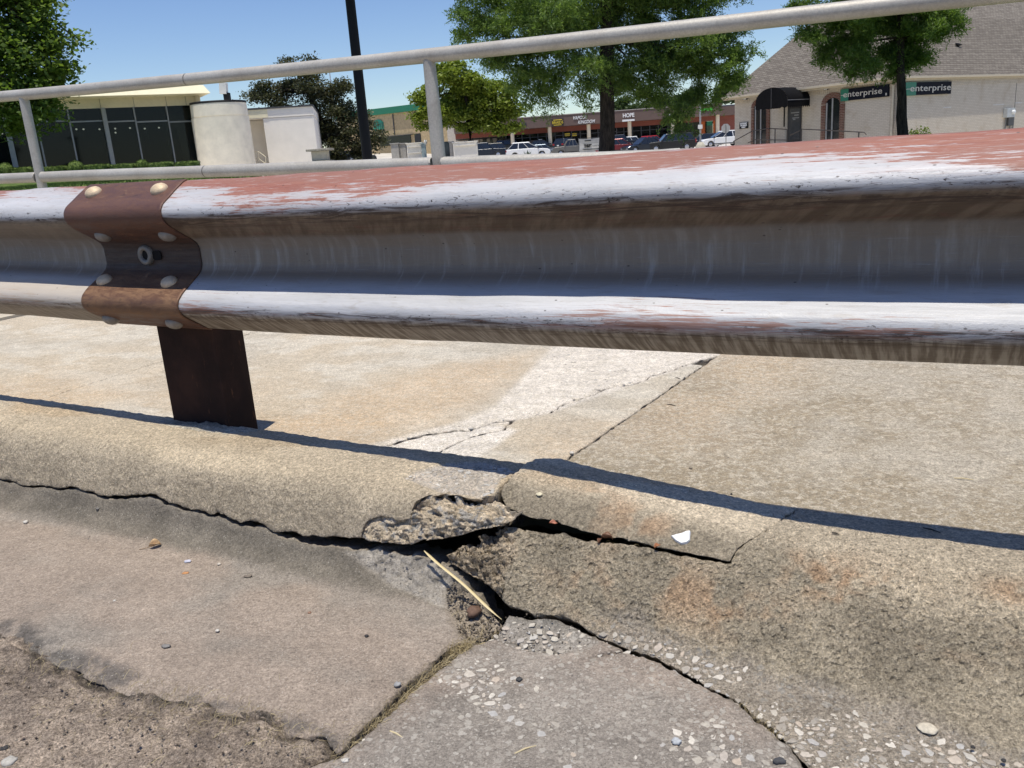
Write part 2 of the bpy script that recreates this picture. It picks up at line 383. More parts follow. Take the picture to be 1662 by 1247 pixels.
# --- left kerb piece
ctop = [(588, 862), (592, 852), (598, 845), (605, 841), (618, 838), (626, 841), (634, 840), (642, 845), (650, 846), (664, 842), (666, 834), (668, 828), (672, 818), (678, 812), (684, 808), (692, 806), (699, 803), (710, 804), (720, 801), (732, 804), (744, 803), (752, 807), (760, 809), (773, 808), (780, 804), (788, 803), (797, 801)]
pK1 = K1s.trace(crackL_up+ctop)+K1s.trace([(803, 797), (811, 786), (825, 777), (838, 768)])
ue = pK1[-1][0]; pK1 = pK1+[(ue-.01, .90), (ue-.005, .955), (-.95, .950), (-1.2, .947), (-1.42, .951), (-1.5, .945), (-1.9, .947), (UMIN, .945), (UMIN, pK1[0][1])]
conc = K1s.trace([(580, 885), (592, 852), (605, 841), (618, 838), (634, 840), (650, 846), (664, 842), (668, 828), (672, 818), (684, 808), (699, 803), (720, 802), (744, 803), (760, 809), (773, 808), (788, 803), (801, 800), (820, 812), (850, 840), (800, 870), (700, 895)])
patch1 = K1s.trace([(655, 775), (675, 764), (700, 757), (740, 750), (780, 748), (822, 756), (835, 765), (812, 777), (800, 797), (776, 806), (745, 802), (712, 798), (690, 790)])
cup = sorted(K1s.trace([(580, 885), (592, 852), (605, 841), (618, 838), (634, 840), (650, 846), (664, 842), (668, 828), (672, 818), (684, 808), (699, 803), (720, 802), (744, 803), (760, 809), (773, 808), (788, 803), (801, 800), (820, 806)]))
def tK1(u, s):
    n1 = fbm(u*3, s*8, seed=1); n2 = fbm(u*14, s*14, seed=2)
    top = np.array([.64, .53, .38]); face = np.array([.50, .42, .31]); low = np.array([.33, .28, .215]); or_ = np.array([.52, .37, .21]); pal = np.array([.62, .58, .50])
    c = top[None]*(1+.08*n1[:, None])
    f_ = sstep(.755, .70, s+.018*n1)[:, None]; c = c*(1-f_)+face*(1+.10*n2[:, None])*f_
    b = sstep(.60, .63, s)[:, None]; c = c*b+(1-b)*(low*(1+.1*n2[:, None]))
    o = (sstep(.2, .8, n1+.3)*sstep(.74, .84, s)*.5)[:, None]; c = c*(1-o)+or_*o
    g = (.30*sstep(-2.0, -1.4, u)*sstep(-.2, .5, n1)*sstep(.74, .79, s))[:, None]; c = c*(1-g)+np.array([.44, .38, .28])*g
    p = soft(u, s, patch1, .004)[:, None]; c = c*(1-p)+(np.array([.60, .52, .42])*(1+.12*n2[:, None]))*p
    k = soft(u, s, conc, .002)[:, None]; br = np.array([.46, .37, .265])*(1+.25*fbm(u*40, s*40, seed=5)[:, None]); return c
def facets(u, s, f, seed, asp=1.0):
    """chunky broken faces: nearest random cell, each with its own height and tilt"""
    x = u*f; y = s*f*asp; xi = np.floor(x); yi = np.floor(y); best = np.full(x.shape, 9.); h = np.zeros_like(x); z0 = np.zeros_like(x)
    for i in (-1, 0, 1):
        for j in (-1, 0, 1):
            a = xi+i; b_ = yi+j; px = a+_h(a, b_, z0, seed); py = b_+_h(a, b_, z0, seed+1); d = (x-px)**2+(y-py)**2; m = d < best
            hh = _h(a, b_, z0, seed+2)*2-1+(x-px)*(_h(a, b_, z0, seed+3)*2-1)*1.3+(y-py)*(_h(a, b_, z0, seed+4)*2-1)*1.3
            h = np.where(m, hh, h); best = np.where(m, d, best)
    return h
def frac(u, s, seed=0): return facets(u, s, 48, seed, 1.3)*.6+facets(u, s, 105, seed+9, 1.2)*.3+fbm(u*170, s*170, seed=seed+5, o=2)*.16
def dK1(u, s, P):
    d = .0011*fbm(u*70, s*70, seed=21, o=4)+.0016*fbm(u*12, s*12, seed=22, o=3)
    p = soft(u, s, patch1, .004); d = d-.004*p+.0016*p*fbm(u*90, s*90, seed=23, o=3)
    k = soft(u, s, conc, .0035); dd, _, _ = near(u, s, conc)
    top_s = np.interp(u, [p[0] for p in cup], [p[1] for p in cup]); tt = np.clip((s-.605)/np.maximum(top_s-.605, .01), 0, 1)
    depth = (.004+.024*sstep(0, .022, top_s-s)*(.12+.88*tt**1.2))*sstep(0, .010, dd)-.0085*frac(u, s, 24)+.002
    return d
def Dkerb(u, s):                                         # into the body: straight back on the face, down on the top
    w_ = sstep(.70, .80, s)[:, None]; a = uvz(0*u, 1., .10)/1.0; b = uvz(0*u, -.02, -1.)
    return a*(1-w_)+b*w_
kerb = tag(empty('kerb'), kind='structure')
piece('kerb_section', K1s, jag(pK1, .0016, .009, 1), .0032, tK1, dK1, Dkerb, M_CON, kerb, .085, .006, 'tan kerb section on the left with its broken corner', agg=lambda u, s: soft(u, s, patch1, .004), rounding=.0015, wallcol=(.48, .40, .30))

bf = K1s.trace([(580, 872)]+[(x, y-3) for x, y in ctop]+[(806, 800), (812, 808), (820, 820), (829, 832), (833, 840)])
bf = bf+K1s.trace([(822, 846), (810, 850), (789, 856), (762, 863), (736, 872), (712, 875), (687, 876), (668, 884), (646, 884), (622, 881), (600, 878)])
lo_ = sorted(K1s.trace([(580, 873), (600, 878), (622, 881), (646, 884), (668, 884), (687, 876), (712, 875), (736, 872), (762, 863), (789, 856), (810, 850), (833, 840)]))
def dBF(u, s, P):
    ts = np.interp(u, [p[0] for p in cup], [p[1] for p in cup]); ls = np.interp(u, [p[0] for p in lo_], [p[1] for p in lo_]); h_ = np.maximum(ts-ls, .012); tt = np.clip((s-ls)/h_, 0, 1.2); sc_ = np.clip(h_/.09, .35, 1)
    dp_ = .003+sc_*(.003*sstep(.02, .5, tt)+.007*sstep(.62, .92, tt)); dp_ = dp_+.005*sstep(-.74, -.70, u)
    return -dp_+sc_*(.0070*facets(u, s, 34, 24, 1.3)+.0038*facets(u, s, 80, 33, 1.2))+.0012*facets(u, s, 210, 37)+.0006*fbm(u*200, s*200, seed=38, o=2)
def tBF(u, s):
    f1 = facets(u, s, 60, 61)[:, None]; f2 = facets(u, s, 150, 62)[:, None]; c = np.array([.64, .53, .39])*(1+.14*f1+.10*f2); k = (sstep(.55, .75, facets(u, s, 75, 63))*.75)[:, None]
    return c*(1-k)+np.array([.44, .43, .41])*k
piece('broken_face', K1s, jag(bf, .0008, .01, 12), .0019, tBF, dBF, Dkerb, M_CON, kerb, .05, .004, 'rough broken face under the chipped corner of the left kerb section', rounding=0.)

# --- left gutter
road_edge = [(-330, 985), (-180, 1002), (-60, 1018), (0, 1029), (26, 1031), (38, 1036), (48, 1047), (58, 1052), (70, 1060), (88, 1073), (108, 1079), (127, 1082), (133, 1092), (140, 1099), (158, 1105), (175, 1112), (192, 1119), (211, 1123), (228, 1119), (246, 1121), (262, 1130), (281, 1134), (300, 1138), (338, 1137), (350, 1148), (377, 1158), (395, 1160), (412, 1156), (440, 1160), (461, 1167), (458, 1178), (465, 1187), (480, 1190), (496, 1196), (510, 1190), (526, 1191), (537, 1202), (544, 1214)]
jointL = [(556, 1206), (575, 1190), (600, 1166), (640, 1126), (672, 1097), (700, 1073), (735, 1046), (750, 1041)]
pitR = [(748, 942), (757, 955), (766, 962), (772, 973), (784, 981), (792, 992), (804, 999), (811, 1008), (806, 1018), (795, 1027), (778, 1034), (764, 1037)]
pG1 = G1s.trace(crackL_lo)+G1s.trace(pitR)+G1s.trace(jointL[::-1])+G1s.trace(road_edge[::-1])
pG1 = [(UMIN, pG1[0][1])]+pG1+[(UMIN, pG1[-1][1])]
chip = G1s.trace([(560, 897), (600, 888), (650, 898), (700, 910), (745, 930), (760, 960), (750, 985), (715, 985), (670, 965), (630, 948), (600, 925), (575, 905)])
gouge = G1s.trace([(735, 940), (765, 958), (800, 990), (815, 1010), (800, 1030), (765, 1042), (745, 1030), (735, 1000), (722, 975), (724, 955)])
tarp = [G1s.trace(q) for q in ([(-20, 1000), (40, 1008), (110, 1052), (190, 1070), (240, 1110), (330, 1128), (400, 1150), (330, 1145), (215, 1128), (140, 1100), (60, 1055), (0, 1032)], [(440, 1155), (520, 1180), (560, 1195), (545, 1215), (500, 1200), (460, 1180)])]
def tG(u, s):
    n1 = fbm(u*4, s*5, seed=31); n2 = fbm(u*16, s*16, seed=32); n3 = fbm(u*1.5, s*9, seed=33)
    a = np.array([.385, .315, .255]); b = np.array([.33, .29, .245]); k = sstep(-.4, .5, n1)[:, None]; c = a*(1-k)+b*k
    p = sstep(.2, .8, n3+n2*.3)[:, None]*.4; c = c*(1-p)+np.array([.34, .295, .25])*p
    band = (sstep(.515, .555, s+.01*n2)*sstep(.68, .60, s))[:, None]; c = c*(1-.85*band)+np.array([.17, .15, .12])*(1+.15*n2[:, None])*.85*band  # toe band: dark grit plus the steep fillet's shade painted into the tint
    return c*(1+.07*n2[:, None])
def tG1(u, s):
    c = tG(u, s); n2 = fbm(u*30, s*30, seed=34)
    for q in tarp:
        k = soft(u, s, q, .014); k = (k*sstep(-.5, .3, n2+.2)*.75)[:, None]; c = c*(1-k)+np.array([.10, .095, .09])*k
    k = soft(u, s, gouge, .012)[:, None]; c = c*(1-k)+np.array([.38, .32, .25])*(1+.2*n2[:, None])*k
    k = (soft(u, s, chip, .008)*(1-k[:, 0]))[:, None]; c = c*(1-k)+np.array([.37, .335, .29])*(1+.2*n2[:, None])*k
    return c
def dG1(u, s, P):
    d = .0005*fbm(u*60, s*60, seed=41, o=4)+.0018*fbm(u*7, s*7, seed=42, o=3)
    k = soft(u, s, chip, .006); d = d-k*(.005-.0050*frac(u, s, 43))
    g = soft(u, s, gouge, .012); d = d-g*(.007-.0045*frac(u, s, 45))
    e, _, _ = near(u, s, np.array(re_us), False); lip = sstep(.03, .0, e); d = d-lip*(.004+.003*fbm(u*40, s*40, seed=46, o=3))
    return d
re_us = G1s.trace(road_edge)
def Dgut(u, s):
    w_ = sstep(.50, .60, s)[:, None]; return uvz(0*u, .25, -.9)*(1-w_)+uvz(0*u, 1., -.25)*w_
gutter = tag(empty('gutter'), kind='structure')
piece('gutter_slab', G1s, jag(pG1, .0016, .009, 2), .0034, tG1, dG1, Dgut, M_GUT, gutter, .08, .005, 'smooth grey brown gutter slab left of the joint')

# --- right kerb: upper broken piece
k2_left = [(846, 757), (838, 764), (828, 773), (818, 783), (813, 792), (812, 802), (816, 811), (820, 820)]
k2_low = [(822, 824), (838, 830), (855, 837), (880, 841), (904, 845), (928, 856), (953, 864), (970, 868), (986, 873), (1010, 873), (1030, 879), (1051, 884), (1084, 891), (1108, 896), (1133, 901), (1160, 907), (1184, 912)]
k2_thin = [(1187, 907), (1192, 897), (1198, 889), (1210, 880), (1223, 872), (1240, 861), (1258, 849), (1273, 839)]
pK2 = K2s.trace(k2_left+k2_low+k2_thin)
pK2 = pK2+[(pK2[-1][0]+.005, .945), (-.35, .950), (-.5, .944), (-.60, .952), (pK2[0][0]+.03, .955), (pK2[0][0], .93)]
chew2 = K2s.trace([(800, 775), (822, 778), (836, 790), (838, 806), (832, 822), (815, 830), (800, 815)])
orange = [(950, 830, .06), (1040, 860, .05), (1330, 925, .05), (1400, 950, .05), (1370, 960, .035), (1560, 1030, .04), (1180, 990, .04), (1100, 960, .06), (960, 960, .05), (1480, 1040, .025), (1640, 960, .03), (900, 905, .03), (1600, 1000, .02), (1250, 990, .02), (1440, 960, .02)]
orange = [K3s.hit(x, y)+(r,) for x, y, r in orange]
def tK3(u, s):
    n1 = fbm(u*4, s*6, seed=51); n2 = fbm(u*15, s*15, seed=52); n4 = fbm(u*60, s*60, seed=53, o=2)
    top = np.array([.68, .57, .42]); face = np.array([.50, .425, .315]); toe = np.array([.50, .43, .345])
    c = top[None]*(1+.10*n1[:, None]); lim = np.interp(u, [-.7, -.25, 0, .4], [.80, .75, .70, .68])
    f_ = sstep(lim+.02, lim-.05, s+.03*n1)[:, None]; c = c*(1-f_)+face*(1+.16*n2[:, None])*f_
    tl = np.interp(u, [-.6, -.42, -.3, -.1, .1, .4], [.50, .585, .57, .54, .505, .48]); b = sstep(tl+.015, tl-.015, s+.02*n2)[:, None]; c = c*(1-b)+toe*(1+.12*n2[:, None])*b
    for x, y, r in orange:
        k = (np.exp(-(((u-x)/1.5)**2+(s-y)**2)/(2*(r*.55)**2))*sstep(-.5, .7, n2+.5*n4)*.62)[:, None]; c = c*(1-k)+np.array([.60, .375, .22])*k
    return c
def tK2(u, s):
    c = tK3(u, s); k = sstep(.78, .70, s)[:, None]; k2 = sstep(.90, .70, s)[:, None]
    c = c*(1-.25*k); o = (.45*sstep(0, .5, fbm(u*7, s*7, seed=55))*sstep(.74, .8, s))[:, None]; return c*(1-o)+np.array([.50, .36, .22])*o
def dK2(u, s, P):
    d = .0010*fbm(u*80, s*80, seed=61, o=4)+.0022*fbm(u*10, s*10, seed=62, o=3)
    k = soft(u, s, chew2, .008); return d-k*(.005-.005*frac(u, s, 63))
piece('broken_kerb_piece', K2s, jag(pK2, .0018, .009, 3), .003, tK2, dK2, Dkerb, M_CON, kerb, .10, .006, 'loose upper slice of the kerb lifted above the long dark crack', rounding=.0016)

# --- right kerb: lower block with its toe
k3_top = [(789, 862), (800, 857), (822, 853), (834, 855), (846, 857), (871, 862), (890, 866), (908, 865), (924, 870), (940, 875), (965, 878), (990, 882), (1018, 883), (1043, 888), (1070, 893), (1092, 899), (1120, 903), (1150, 909), (1186, 914)]
k3_thin = [(1187.8, 907.4), (1192.6, 897.3), (1198.6, 889.3), (1210.6, 880.3), (1223.6, 872.3), (1240.6, 861.4), (1258.6, 849.4), (1273.6, 839.4)]
k3_left = [(789, 862), (779, 868), (772, 876), (756, 878), (746, 884), (733, 890), (724, 897), (718, 907), (735, 915), (744, 922), (758, 930), (773, 934), (783, 944), (793, 951), (800, 957), (805, 963), (813, 972), (822, 980), (834, 985), (846, 988), (862, 994), (879, 996), (895, 998), (912, 998), (924, 1004), (936, 1010), (952, 1020), (969, 1029), (981, 1033), (994, 1037), (1008, 1043), (1022, 1049), (1036, 1052), (1051, 1057), (1071, 1065), (1083, 1072), (1096, 1078), (1114, 1087), (1133, 1098), (1149, 1108), (1165, 1117), (1182, 1124), (1198, 1131), (1209, 1140), (1219, 1150), (1238, 1164), (1258, 1176), (1272, 1190), (1286, 1206), (1302, 1226), (1322, 1247), (1350, 1290)]
pK3 = K3s.trace(k3_top+k3_thin); xr = pK3[-1][0]
pl = K3s.trace(k3_left); pK3 = pK3+[(xr+.006, .950), (0., .953), (.2, .950), (UMAX, .950), (UMAX, -.02), (pl[-1][0]+.01, -.02)]+pl[::-1][:-1]
chew3 = K3s.trace([(700, 870), (760, 850), (800, 845), (838, 868), (842, 900), (822, 925), (815, 950), (808, 975), (780, 965), (740, 940), (705, 915)])
def dK3(u, s, P):
    g = sstep(.50, .60, s)*sstep(.80, .70, s)
    d = (.0004+.0012*g)*facets(u, s, 125, 71)+(.0005*g)*facets(u, s, 240, 70)+.0012*g*fbm(u*60, s*60, seed=78, o=3)+.0022*fbm(u*11, s*11, seed=72, o=3)
    tl = np.interp(u, [-.6, -.42, -.3, -.1, .1, .4], [.50, .585, .57, .54, .505, .48]); b = sstep(tl+.012, tl-.012, s+.02*fbm(u*15, s*15, seed=52)); d = d-b*.005
    k = soft(u, s, chew3, .010); dd, _, _ = near(u, s, pl_arr, False)
    r = sstep(.085, .0, dd)
    return d-k*(.000+.016*r*r-.0120*frac(u, s, 73)*(.3+r))
pl_arr = np.array(K3s.trace([(789, 862), (756, 878), (724, 897), (744, 922), (793, 951), (822, 980)]))
def tK3b(u, s):
    c = tK3(u, s); k = soft(u, s, chew3, .006)[:, None]; br = np.array([.54, .44, .32])*(1+.22*fbm(u*35, s*35, seed=76)[:, None]); return c*(1-k)+br*k
def Dk3(u, s):
    w_ = sstep(.72, .86, s)[:, None]; lo = uvz(.25+0*u, .65, -.62); return lo*(1-w_)+uvz(0*u, .1, -1.)*w_
def densT(u, s): tl = np.interp(u, [-.6, -.42, -.3, -.1, .1, .4], [.50, .585, .57, .54, .505, .48]); return sstep(tl+.015, tl-.02, s)*sstep(-.6, -.45, u)
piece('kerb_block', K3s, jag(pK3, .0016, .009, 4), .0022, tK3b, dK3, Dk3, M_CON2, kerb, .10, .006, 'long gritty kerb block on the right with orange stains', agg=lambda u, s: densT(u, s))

# --- right gutter slab with exposed aggregate
g2_up = [(826, 998.0), (846, 1000.0), (879, 1003.0), (908, 1006.0), (936, 1019.0), (952, 1028.6), (969, 1039.0), (994, 1047.2), (1022, 1060.5), (1051, 1068.5), (1071, 1076.5), (1096, 1089.5), (1133, 1109.5), (1165, 1128.5), (1198, 1142.5), (1215, 1158.5), (1236, 1176.5), (1256, 1189.5), (1268, 1203.5), (1281, 1218.5), (1297, 1238.5), (1312, 1258.5), (1338, 1296.5)]
g2_left = [(550, 1228), (580, 1207), (612, 1178), (650, 1142), (680, 1113), (712, 1086), (745, 1062), (765, 1050), (785, 1043), (803, 1034), (815, 1020), (820, 1006)]
pG2 = G2s.trace(g2_left+g2_up); pG2 = pG2+[(pG2[-1][0], -.02), (-.80, -.02), (pG2[0][0]-.03, .12)]
crk = [G2s.trace(q) for q in ([(818, 1040), (836, 1040), (848, 1050), (862, 1056), (878, 1057), (892, 1052), (905, 1058)], [(960, 1068), (985, 1062), (1010, 1058), (1040, 1062)])]
crk3 = K3s.trace([(1268, 1143), (1300, 1168), (1330, 1180), (1352, 1200), (1380, 1225), (1410, 1250)])
rag = G2s.trace([(800, 1000), (860, 996), (930, 1012), (970, 1045), (900, 1062), (840, 1052), (800, 1035)])
def tG2(u, s):
    c = tG(u, s)*np.array([.97, .98, 1.0]); n = fbm(u*22, s*22, seed=81); c = c*(1+.12*n[:, None])
    k = soft(u, s, rag, .01)[:, None]*.6; return c*(1-k)+np.array([.30, .28, .25])*k
def dG2(u, s, P):
    d = .0008*fbm(u*75, s*75, seed=82, o=4)+.0024*fbm(u*8, s*8, seed=83, o=3)
    for q in crk:
        e, _, _ = near(u, s, np.array(q), False); d = d-.012*sstep(.0045, .001, e)
    k = soft(u, s, rag, .008); return d-.004*k+.003*k*fbm(u*30, s*30, seed=84, o=4)
def Dg2(u, s): return uvz(.1+0*u, .55, -.75)
def densG(u, s): return sstep(-.70, -.45, u+.35*(.45-s))*.8+.2
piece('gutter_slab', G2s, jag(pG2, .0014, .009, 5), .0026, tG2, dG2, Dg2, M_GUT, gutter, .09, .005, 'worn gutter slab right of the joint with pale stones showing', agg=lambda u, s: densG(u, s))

# --- soil under the cracks
uu, vv = np.meshgrid(np.arange(-3.2, .6, .012), np.arange(.4, 1.5, .012), indexing='ij')
pit = sstep(.13, .02, np.hypot((uu+.66)/1.0, (vv-1.03)/1.2))
jn = sstep(.035, .015, np.abs(uu+.652))*sstep(1.02, .98, vv); zz = -.165+.012*fbm(uu*14, vv*14, seed=91)+.045*pit*(1-jn)+.012*pit*fbm(uu*50, vv*50, seed=92)+.070*jn
I = np.arange(uu.size).reshape(uu.shape); Q = np.stack([I[:-1, :-1], I[1:, :-1], I[1:, 1:], I[:-1, 1:]], -1).reshape(-1, 4)
c = np.array([.13, .105, .075])*(1+.3*fbm(uu*30, vv*30, seed=93)).ravel()[:, None]
tag(np_mesh('soil', uvz(uu.ravel(), vv.ravel(), zz.ravel()), Q, M_DIRT, None, True, np.clip(c, 0, 1)), kind='structure')

# --- road surface: crumbled, dusty
UR, VR = np.meshgrid(np.arange(-2.6, .5, .005), np.arange(.15, .80, .005), indexing='ij')
ur, vr = UR.ravel(), VR.ravel()
re_uv = [(u_, float(np.interp(s_, PRL[0], PRL[1]))) for u_, s_ in re_us]
edge_v = np.interp(ur, [p[0] for p in re_uv], [p[1] for p in re_uv])
n1 = fbm(ur*9, vr*9, seed=101, o=4); n2 = fbm(ur*40, vr*40, seed=102, o=4); lumps = .35-.35*facets(ur, vr, 24, 103, 1.6)+.12*fbm(ur*60, vr*60, seed=104, o=3)
near_e = sstep(.14, .0, edge_v-vr)
zr = -.083+.0035*n1+.0020*n2+.007*near_e*(.9-1.3*lumps)+.0018*facets(ur, vr, 55, 105, 1.5)-.012*sstep(.0, .02, vr-edge_v)-.012*sstep(.012, .0, np.abs(edge_v-vr-.005+.003*n2))*sstep(-.5, .1, n1+.5*n2)
right = sstep(-.70, -.62, ur); zr = zr-.03*right
pale = np.array([.52, .42, .33]); dk = np.array([.36, .29, .235]); k = sstep(-.1, .7, n1+.6*n2)[:, None]
cr = pale*(1-k*.55)+dk*k*.55; k = (near_e*sstep(.25, .6, lumps+.1*n2)*.6)[:, None]; cr = cr*(1-k)+np.array([.17, .14, .115])*k
e = (sstep(.022, .0, np.abs(edge_v-vr))*sstep(-.5, .2, n2))[:, None]*.85; cr = cr*(1-e)+np.array([.09, .08, .07])*e
I = np.arange(UR.size).reshape(UR.shape); Q = np.stack([I[:-1, :-1], I[1:, :-1], I[1:, 1:], I[:-1, 1:]], -1).reshape(-1, 4)
tag(np_mesh('road', uvz(ur, vr, zr), Q, M_DIRT, None, True, np.clip(cr, 0, 1)), kind='structure')
far = MB(); far.add([uvz(-60, -30, -.13), uvz(60, -30, -.13), uvz(60, .5, -.13), uvz(-60, .5, -.13)], [(0, 1, 2, 3)])
tag(far.build('roadway', plain('asphalt_far', (.12, .11, .10), .95, var=.3)), kind='structure')

# --- sidewalk
VB0, VB1 = 1.338, 3.55
J1 = W1s.trace([(915, 748), (1110, 604), (1170, 573)]); J0 = W1s.trace([(66, 647), (255, 590), (383, 548)])
def ext(J, v):                                          # u of a joint line at distance v
    (a, b), (c_, d_) = J[0], J[-1]; return a+(c_-a)*(v-b)/(d_-b)
cx = [(600, 727), (622, 719), (640, 715), (656, 709), (672, 706), (690, 701), (705, 699), (734, 695), (746, 693), (759, 695), (772, 691), (788, 686), (806, 681), (824, 680), (838, 677), (853, 677), (864, 671), (878, 669), (888, 668), (900, 663), (909, 656), (918, 652), (930, 650), (939, 646), (952, 640), (963, 637), (975, 630), (990, 625), (1001, 621), (1012, 622), (1026, 620), (1036, 617), (1048, 613), (1057, 607), (1066, 605), (1082, 600), (1098, 595), (1110, 591), (1118, 589)]
lo_off = np.interp([p[0] for p in cx], [600, 640, 740, 800, 850, 900, 1000, 1060, 1100, 1118], [4, 4, 3.5, 3, 2.5, 2.5, 3.5, 3, 4, 2])
cxl = [(p[0]+1, p[1]+o) for p, o in zip(cx, lo_off)]
A = W1s.trace(cx); Bq = W1s.trace(cxl)
c2 = [(706, 734), (722, 725), (737, 717), (750, 712), (762, 708), (778, 703), (795, 699), (806, 698), (818, 695), (821, 690)]
c2u = W1s.trace(c2); c2l = W1s.trace([(x+1.5, y+2.5) for x, y in c2])
endx = W1s.hit(1178, 573); ej = ext(J1, endx[1])
j1a = [(ext(J1, VB0)-.003, VB0), (ext(J1, A[-1][1])-.003, A[-1][1]-.01)]
slabA = A+[(endx[0]-.005, endx[1]), (ext(J1, VB1)-.003, VB1), (ext(J0, VB1)+.003, VB1), (ext(J0, VB0)+.003, VB0), (A[0][0]-.03, VB0)]
cut = 14                                                 # index of the point where the loose sliver ends
sliver = [(Bq[0][0], VB0)]+Bq[:cut]+[(c2u[-1][0], c2u[-1][1]+.006)]+c2u[::-1]+[(c2u[0][0], VB0)]
wedge = [(c2l[0][0], VB0)]+c2l+Bq[cut:]+[j1a[1], j1a[0]]
slabR = [(ext(J1, VB0)+.003, VB0), (ext(J1, VB1)+.003, VB1), (2.2, VB1), (2.2, VB0)]
slabL = [(ext(J0, VB0)-.003, VB0), (ext(J0, VB1)-.003, VB1), (-3.9, VB1), (-3.9, VB0)]
lightA = W1s.trace([(905, 555), (870, 590), (840, 622), (800, 662), (740, 686), (650, 708), (600, 722), (640, 730), (760, 700), (900, 668), (1040, 620), (1180, 575), (1180, 555)])
lightB = W1s.trace([(650, 730), (706, 734), (770, 745), (805, 725), (838, 700), (815, 690), (740, 692)])
greyR = W1s.hit(1080, 690)
def tW(u, s):
    n1 = fbm(u*2.2, s*2.2, seed=111); n2 = fbm(u*7, s*12, seed=112); n3 = fbm(u*30, s*45, seed=113)
    a = np.array([.56, .475, .36]); b = np.array([.50, .45, .37]); k = sstep(-.5, .6, n1)[:, None]; c = a*(1-k)+b*k
    w_ = sstep(-.25, .6, n2+.4*n3)[:, None]*.65; c = c*(1-w_)+np.array([.64, .59, .50])*w_
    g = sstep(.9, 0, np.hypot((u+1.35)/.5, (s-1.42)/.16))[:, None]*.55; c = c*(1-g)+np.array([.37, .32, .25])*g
    o = (sstep(-.1, .6, fbm(u*1.6+3, s*3, seed=114))*sstep(1.9, 1.4, s)*.55)[:, None]; c = c*(1-o)+np.array([.58, .42, .26])*o
    o = soft(u, s, orA, .10)[:, None]*.6; c = c*(1-o)+np.array([.60, .44, .28])*o
    p = soft(u, s, lightA, .014)[:, None]; c = c*(1-p)+np.array([.72, .655, .57])*(1+.06*n3[:, None])*p
    p = soft(u, s, lightB, .012)[:, None]; c = c*(1-p)+np.array([.74, .68, .60])*(1+.06*n3[:, None])*p
    return c*(1+.05*n3[:, None])
orA = W1s.trace([(560, 640), (700, 600), (870, 570), (860, 600), (800, 650), (700, 690), (560, 710), (450, 690)])
def tWR(u, s):
    n1 = fbm(u*2.5, s*3, seed=121); n2 = fbm(u*9, s*9, seed=122); n3 = fbm(u*40, s*45, seed=123)
    base = np.array([.37, .305, .215]); pal = np.array([.55, .50, .42])
    k = sstep(-.5, .9, n2*.5+n3*.3+.75*sstep(1.42, 1.75, s)-.45+.35*n1)[:, None]*.6; c = base*(1-k)+pal*k
    d = sstep(.28, 0, np.hypot(u-greyR[0], (s-greyR[1])/.5))[:, None]*.45; c = c*(1-d)+np.array([.24, .22, .18])*d
    o = (sstep(.45, 0, np.abs(u-ext(J1, s)-.12)*1.6)*sstep(-.5, .3, n1+.4)*sstep(1.45, 1.75, s)*.5)[:, None]; c = c*(1-o)+np.array([.56, .41, .26])*o
    o = (sstep(1.47, 1.36, s)*sstep(-.2, .3, u)*sstep(-.4, .4, n2)*.5)[:, None]; c = c*(1-o)+np.array([.50, .38, .25])*o
    return c
def dW(u, s, P):
    d = .0006*fbm(u*50, s*50, seed=131, o=3)+.002*fbm(u*4, s*4, seed=132, o=3)
    p = soft(u, s, lightA, .012); d = d-.002*p+.0010*p*fbm(u*90, s*90, seed=133, o=2); e, _, _ = near(u, s, np.array(A), False)
    return d-.004*sstep(.02, 0, e)*np.clip(.5+fbm(u*40, s*40, seed=134, o=3), 0, 1.5)
def dN(u, s, P): return .0006*fbm(u*50, s*50, seed=131, o=3)+.002*fbm(u*4, s*4, seed=132, o=3)
def Dd(u, s): return uvz(0*u, 0, -1.)
walk = tag(empty('sidewalk'), kind='structure')
piece('sidewalk_slab', W1s, jag(slabA, .0015, .01, 6), .0065, tW, dW, Dd, M_WALK, walk, .06, .005, 'warm tan sidewalk slab behind the post, spalled along the crack')
piece('sidewalk_sliver', W1s, jag(sliver, .0012, .008, 7), .004, tW, lambda u, s, P: dN(u, s, P)-.002, Dd, M_WALK, walk, .05, .004, 'pale loose sliver of concrete between two cracks')
piece('sidewalk_wedge', W1s, jag(wedge, .0012, .008, 8), .004, tW, dN, Dd, M_WALK, walk, .05, .004, 'tan wedge of sidewalk between the crack and the joint')
piece('sidewalk_slab', W1s, jag(slabR, .0006, .02, 9), .0065, tWR, dN, Dd, M_WALKG, walk, .06, .003, 'grey mottled sidewalk slab right of the joint', rounding=.003)
piece('sidewalk_slab', W1s, jag(slabL, .0006, .02, 10), .010, tW, dN, Dd, M_WALK, walk, .06, .003, 'tan sidewalk slab left of the post')
b = MB(); b.add([uvz(-3.9, 1.30, .0), uvz(2.2, 1.30, -.04), uvz(2.2, 3.5, -.012), uvz(-3.9, 3.5, .02)], [(0, 1, 2, 3)])
M_SUB = plain('crack_fill', (.27, .22, .16), .95, var=.4, scale=30, bump=.003, bs=120); b.build('sidewalk_bed', M_SUB, walk)
for (ua, ub) in ((-12, -3.906), (2.206, 9)):
    b = MB(); b.add([uvz(ua, VB0, -.05), uvz(ub, VB0, -.05), uvz(ub, VB1, -.05), uvz(ua, VB1, -.05), uvz(ua, VB0, .04), uvz(ub, VB0, .04 if ua < 0 else -.0), uvz(ub, VB1, .06 if ua < 0 else .02), uvz(ua, VB1, .06)], [(4, 5, 6, 7), (0, 1, 5, 4), (1, 2, 6, 5), (2, 3, 7, 6), (3, 0, 4, 7)])
    b.build('sidewalk_slab', plain('walk_far', (.50, .44, .34), .95, var=.2), walk)

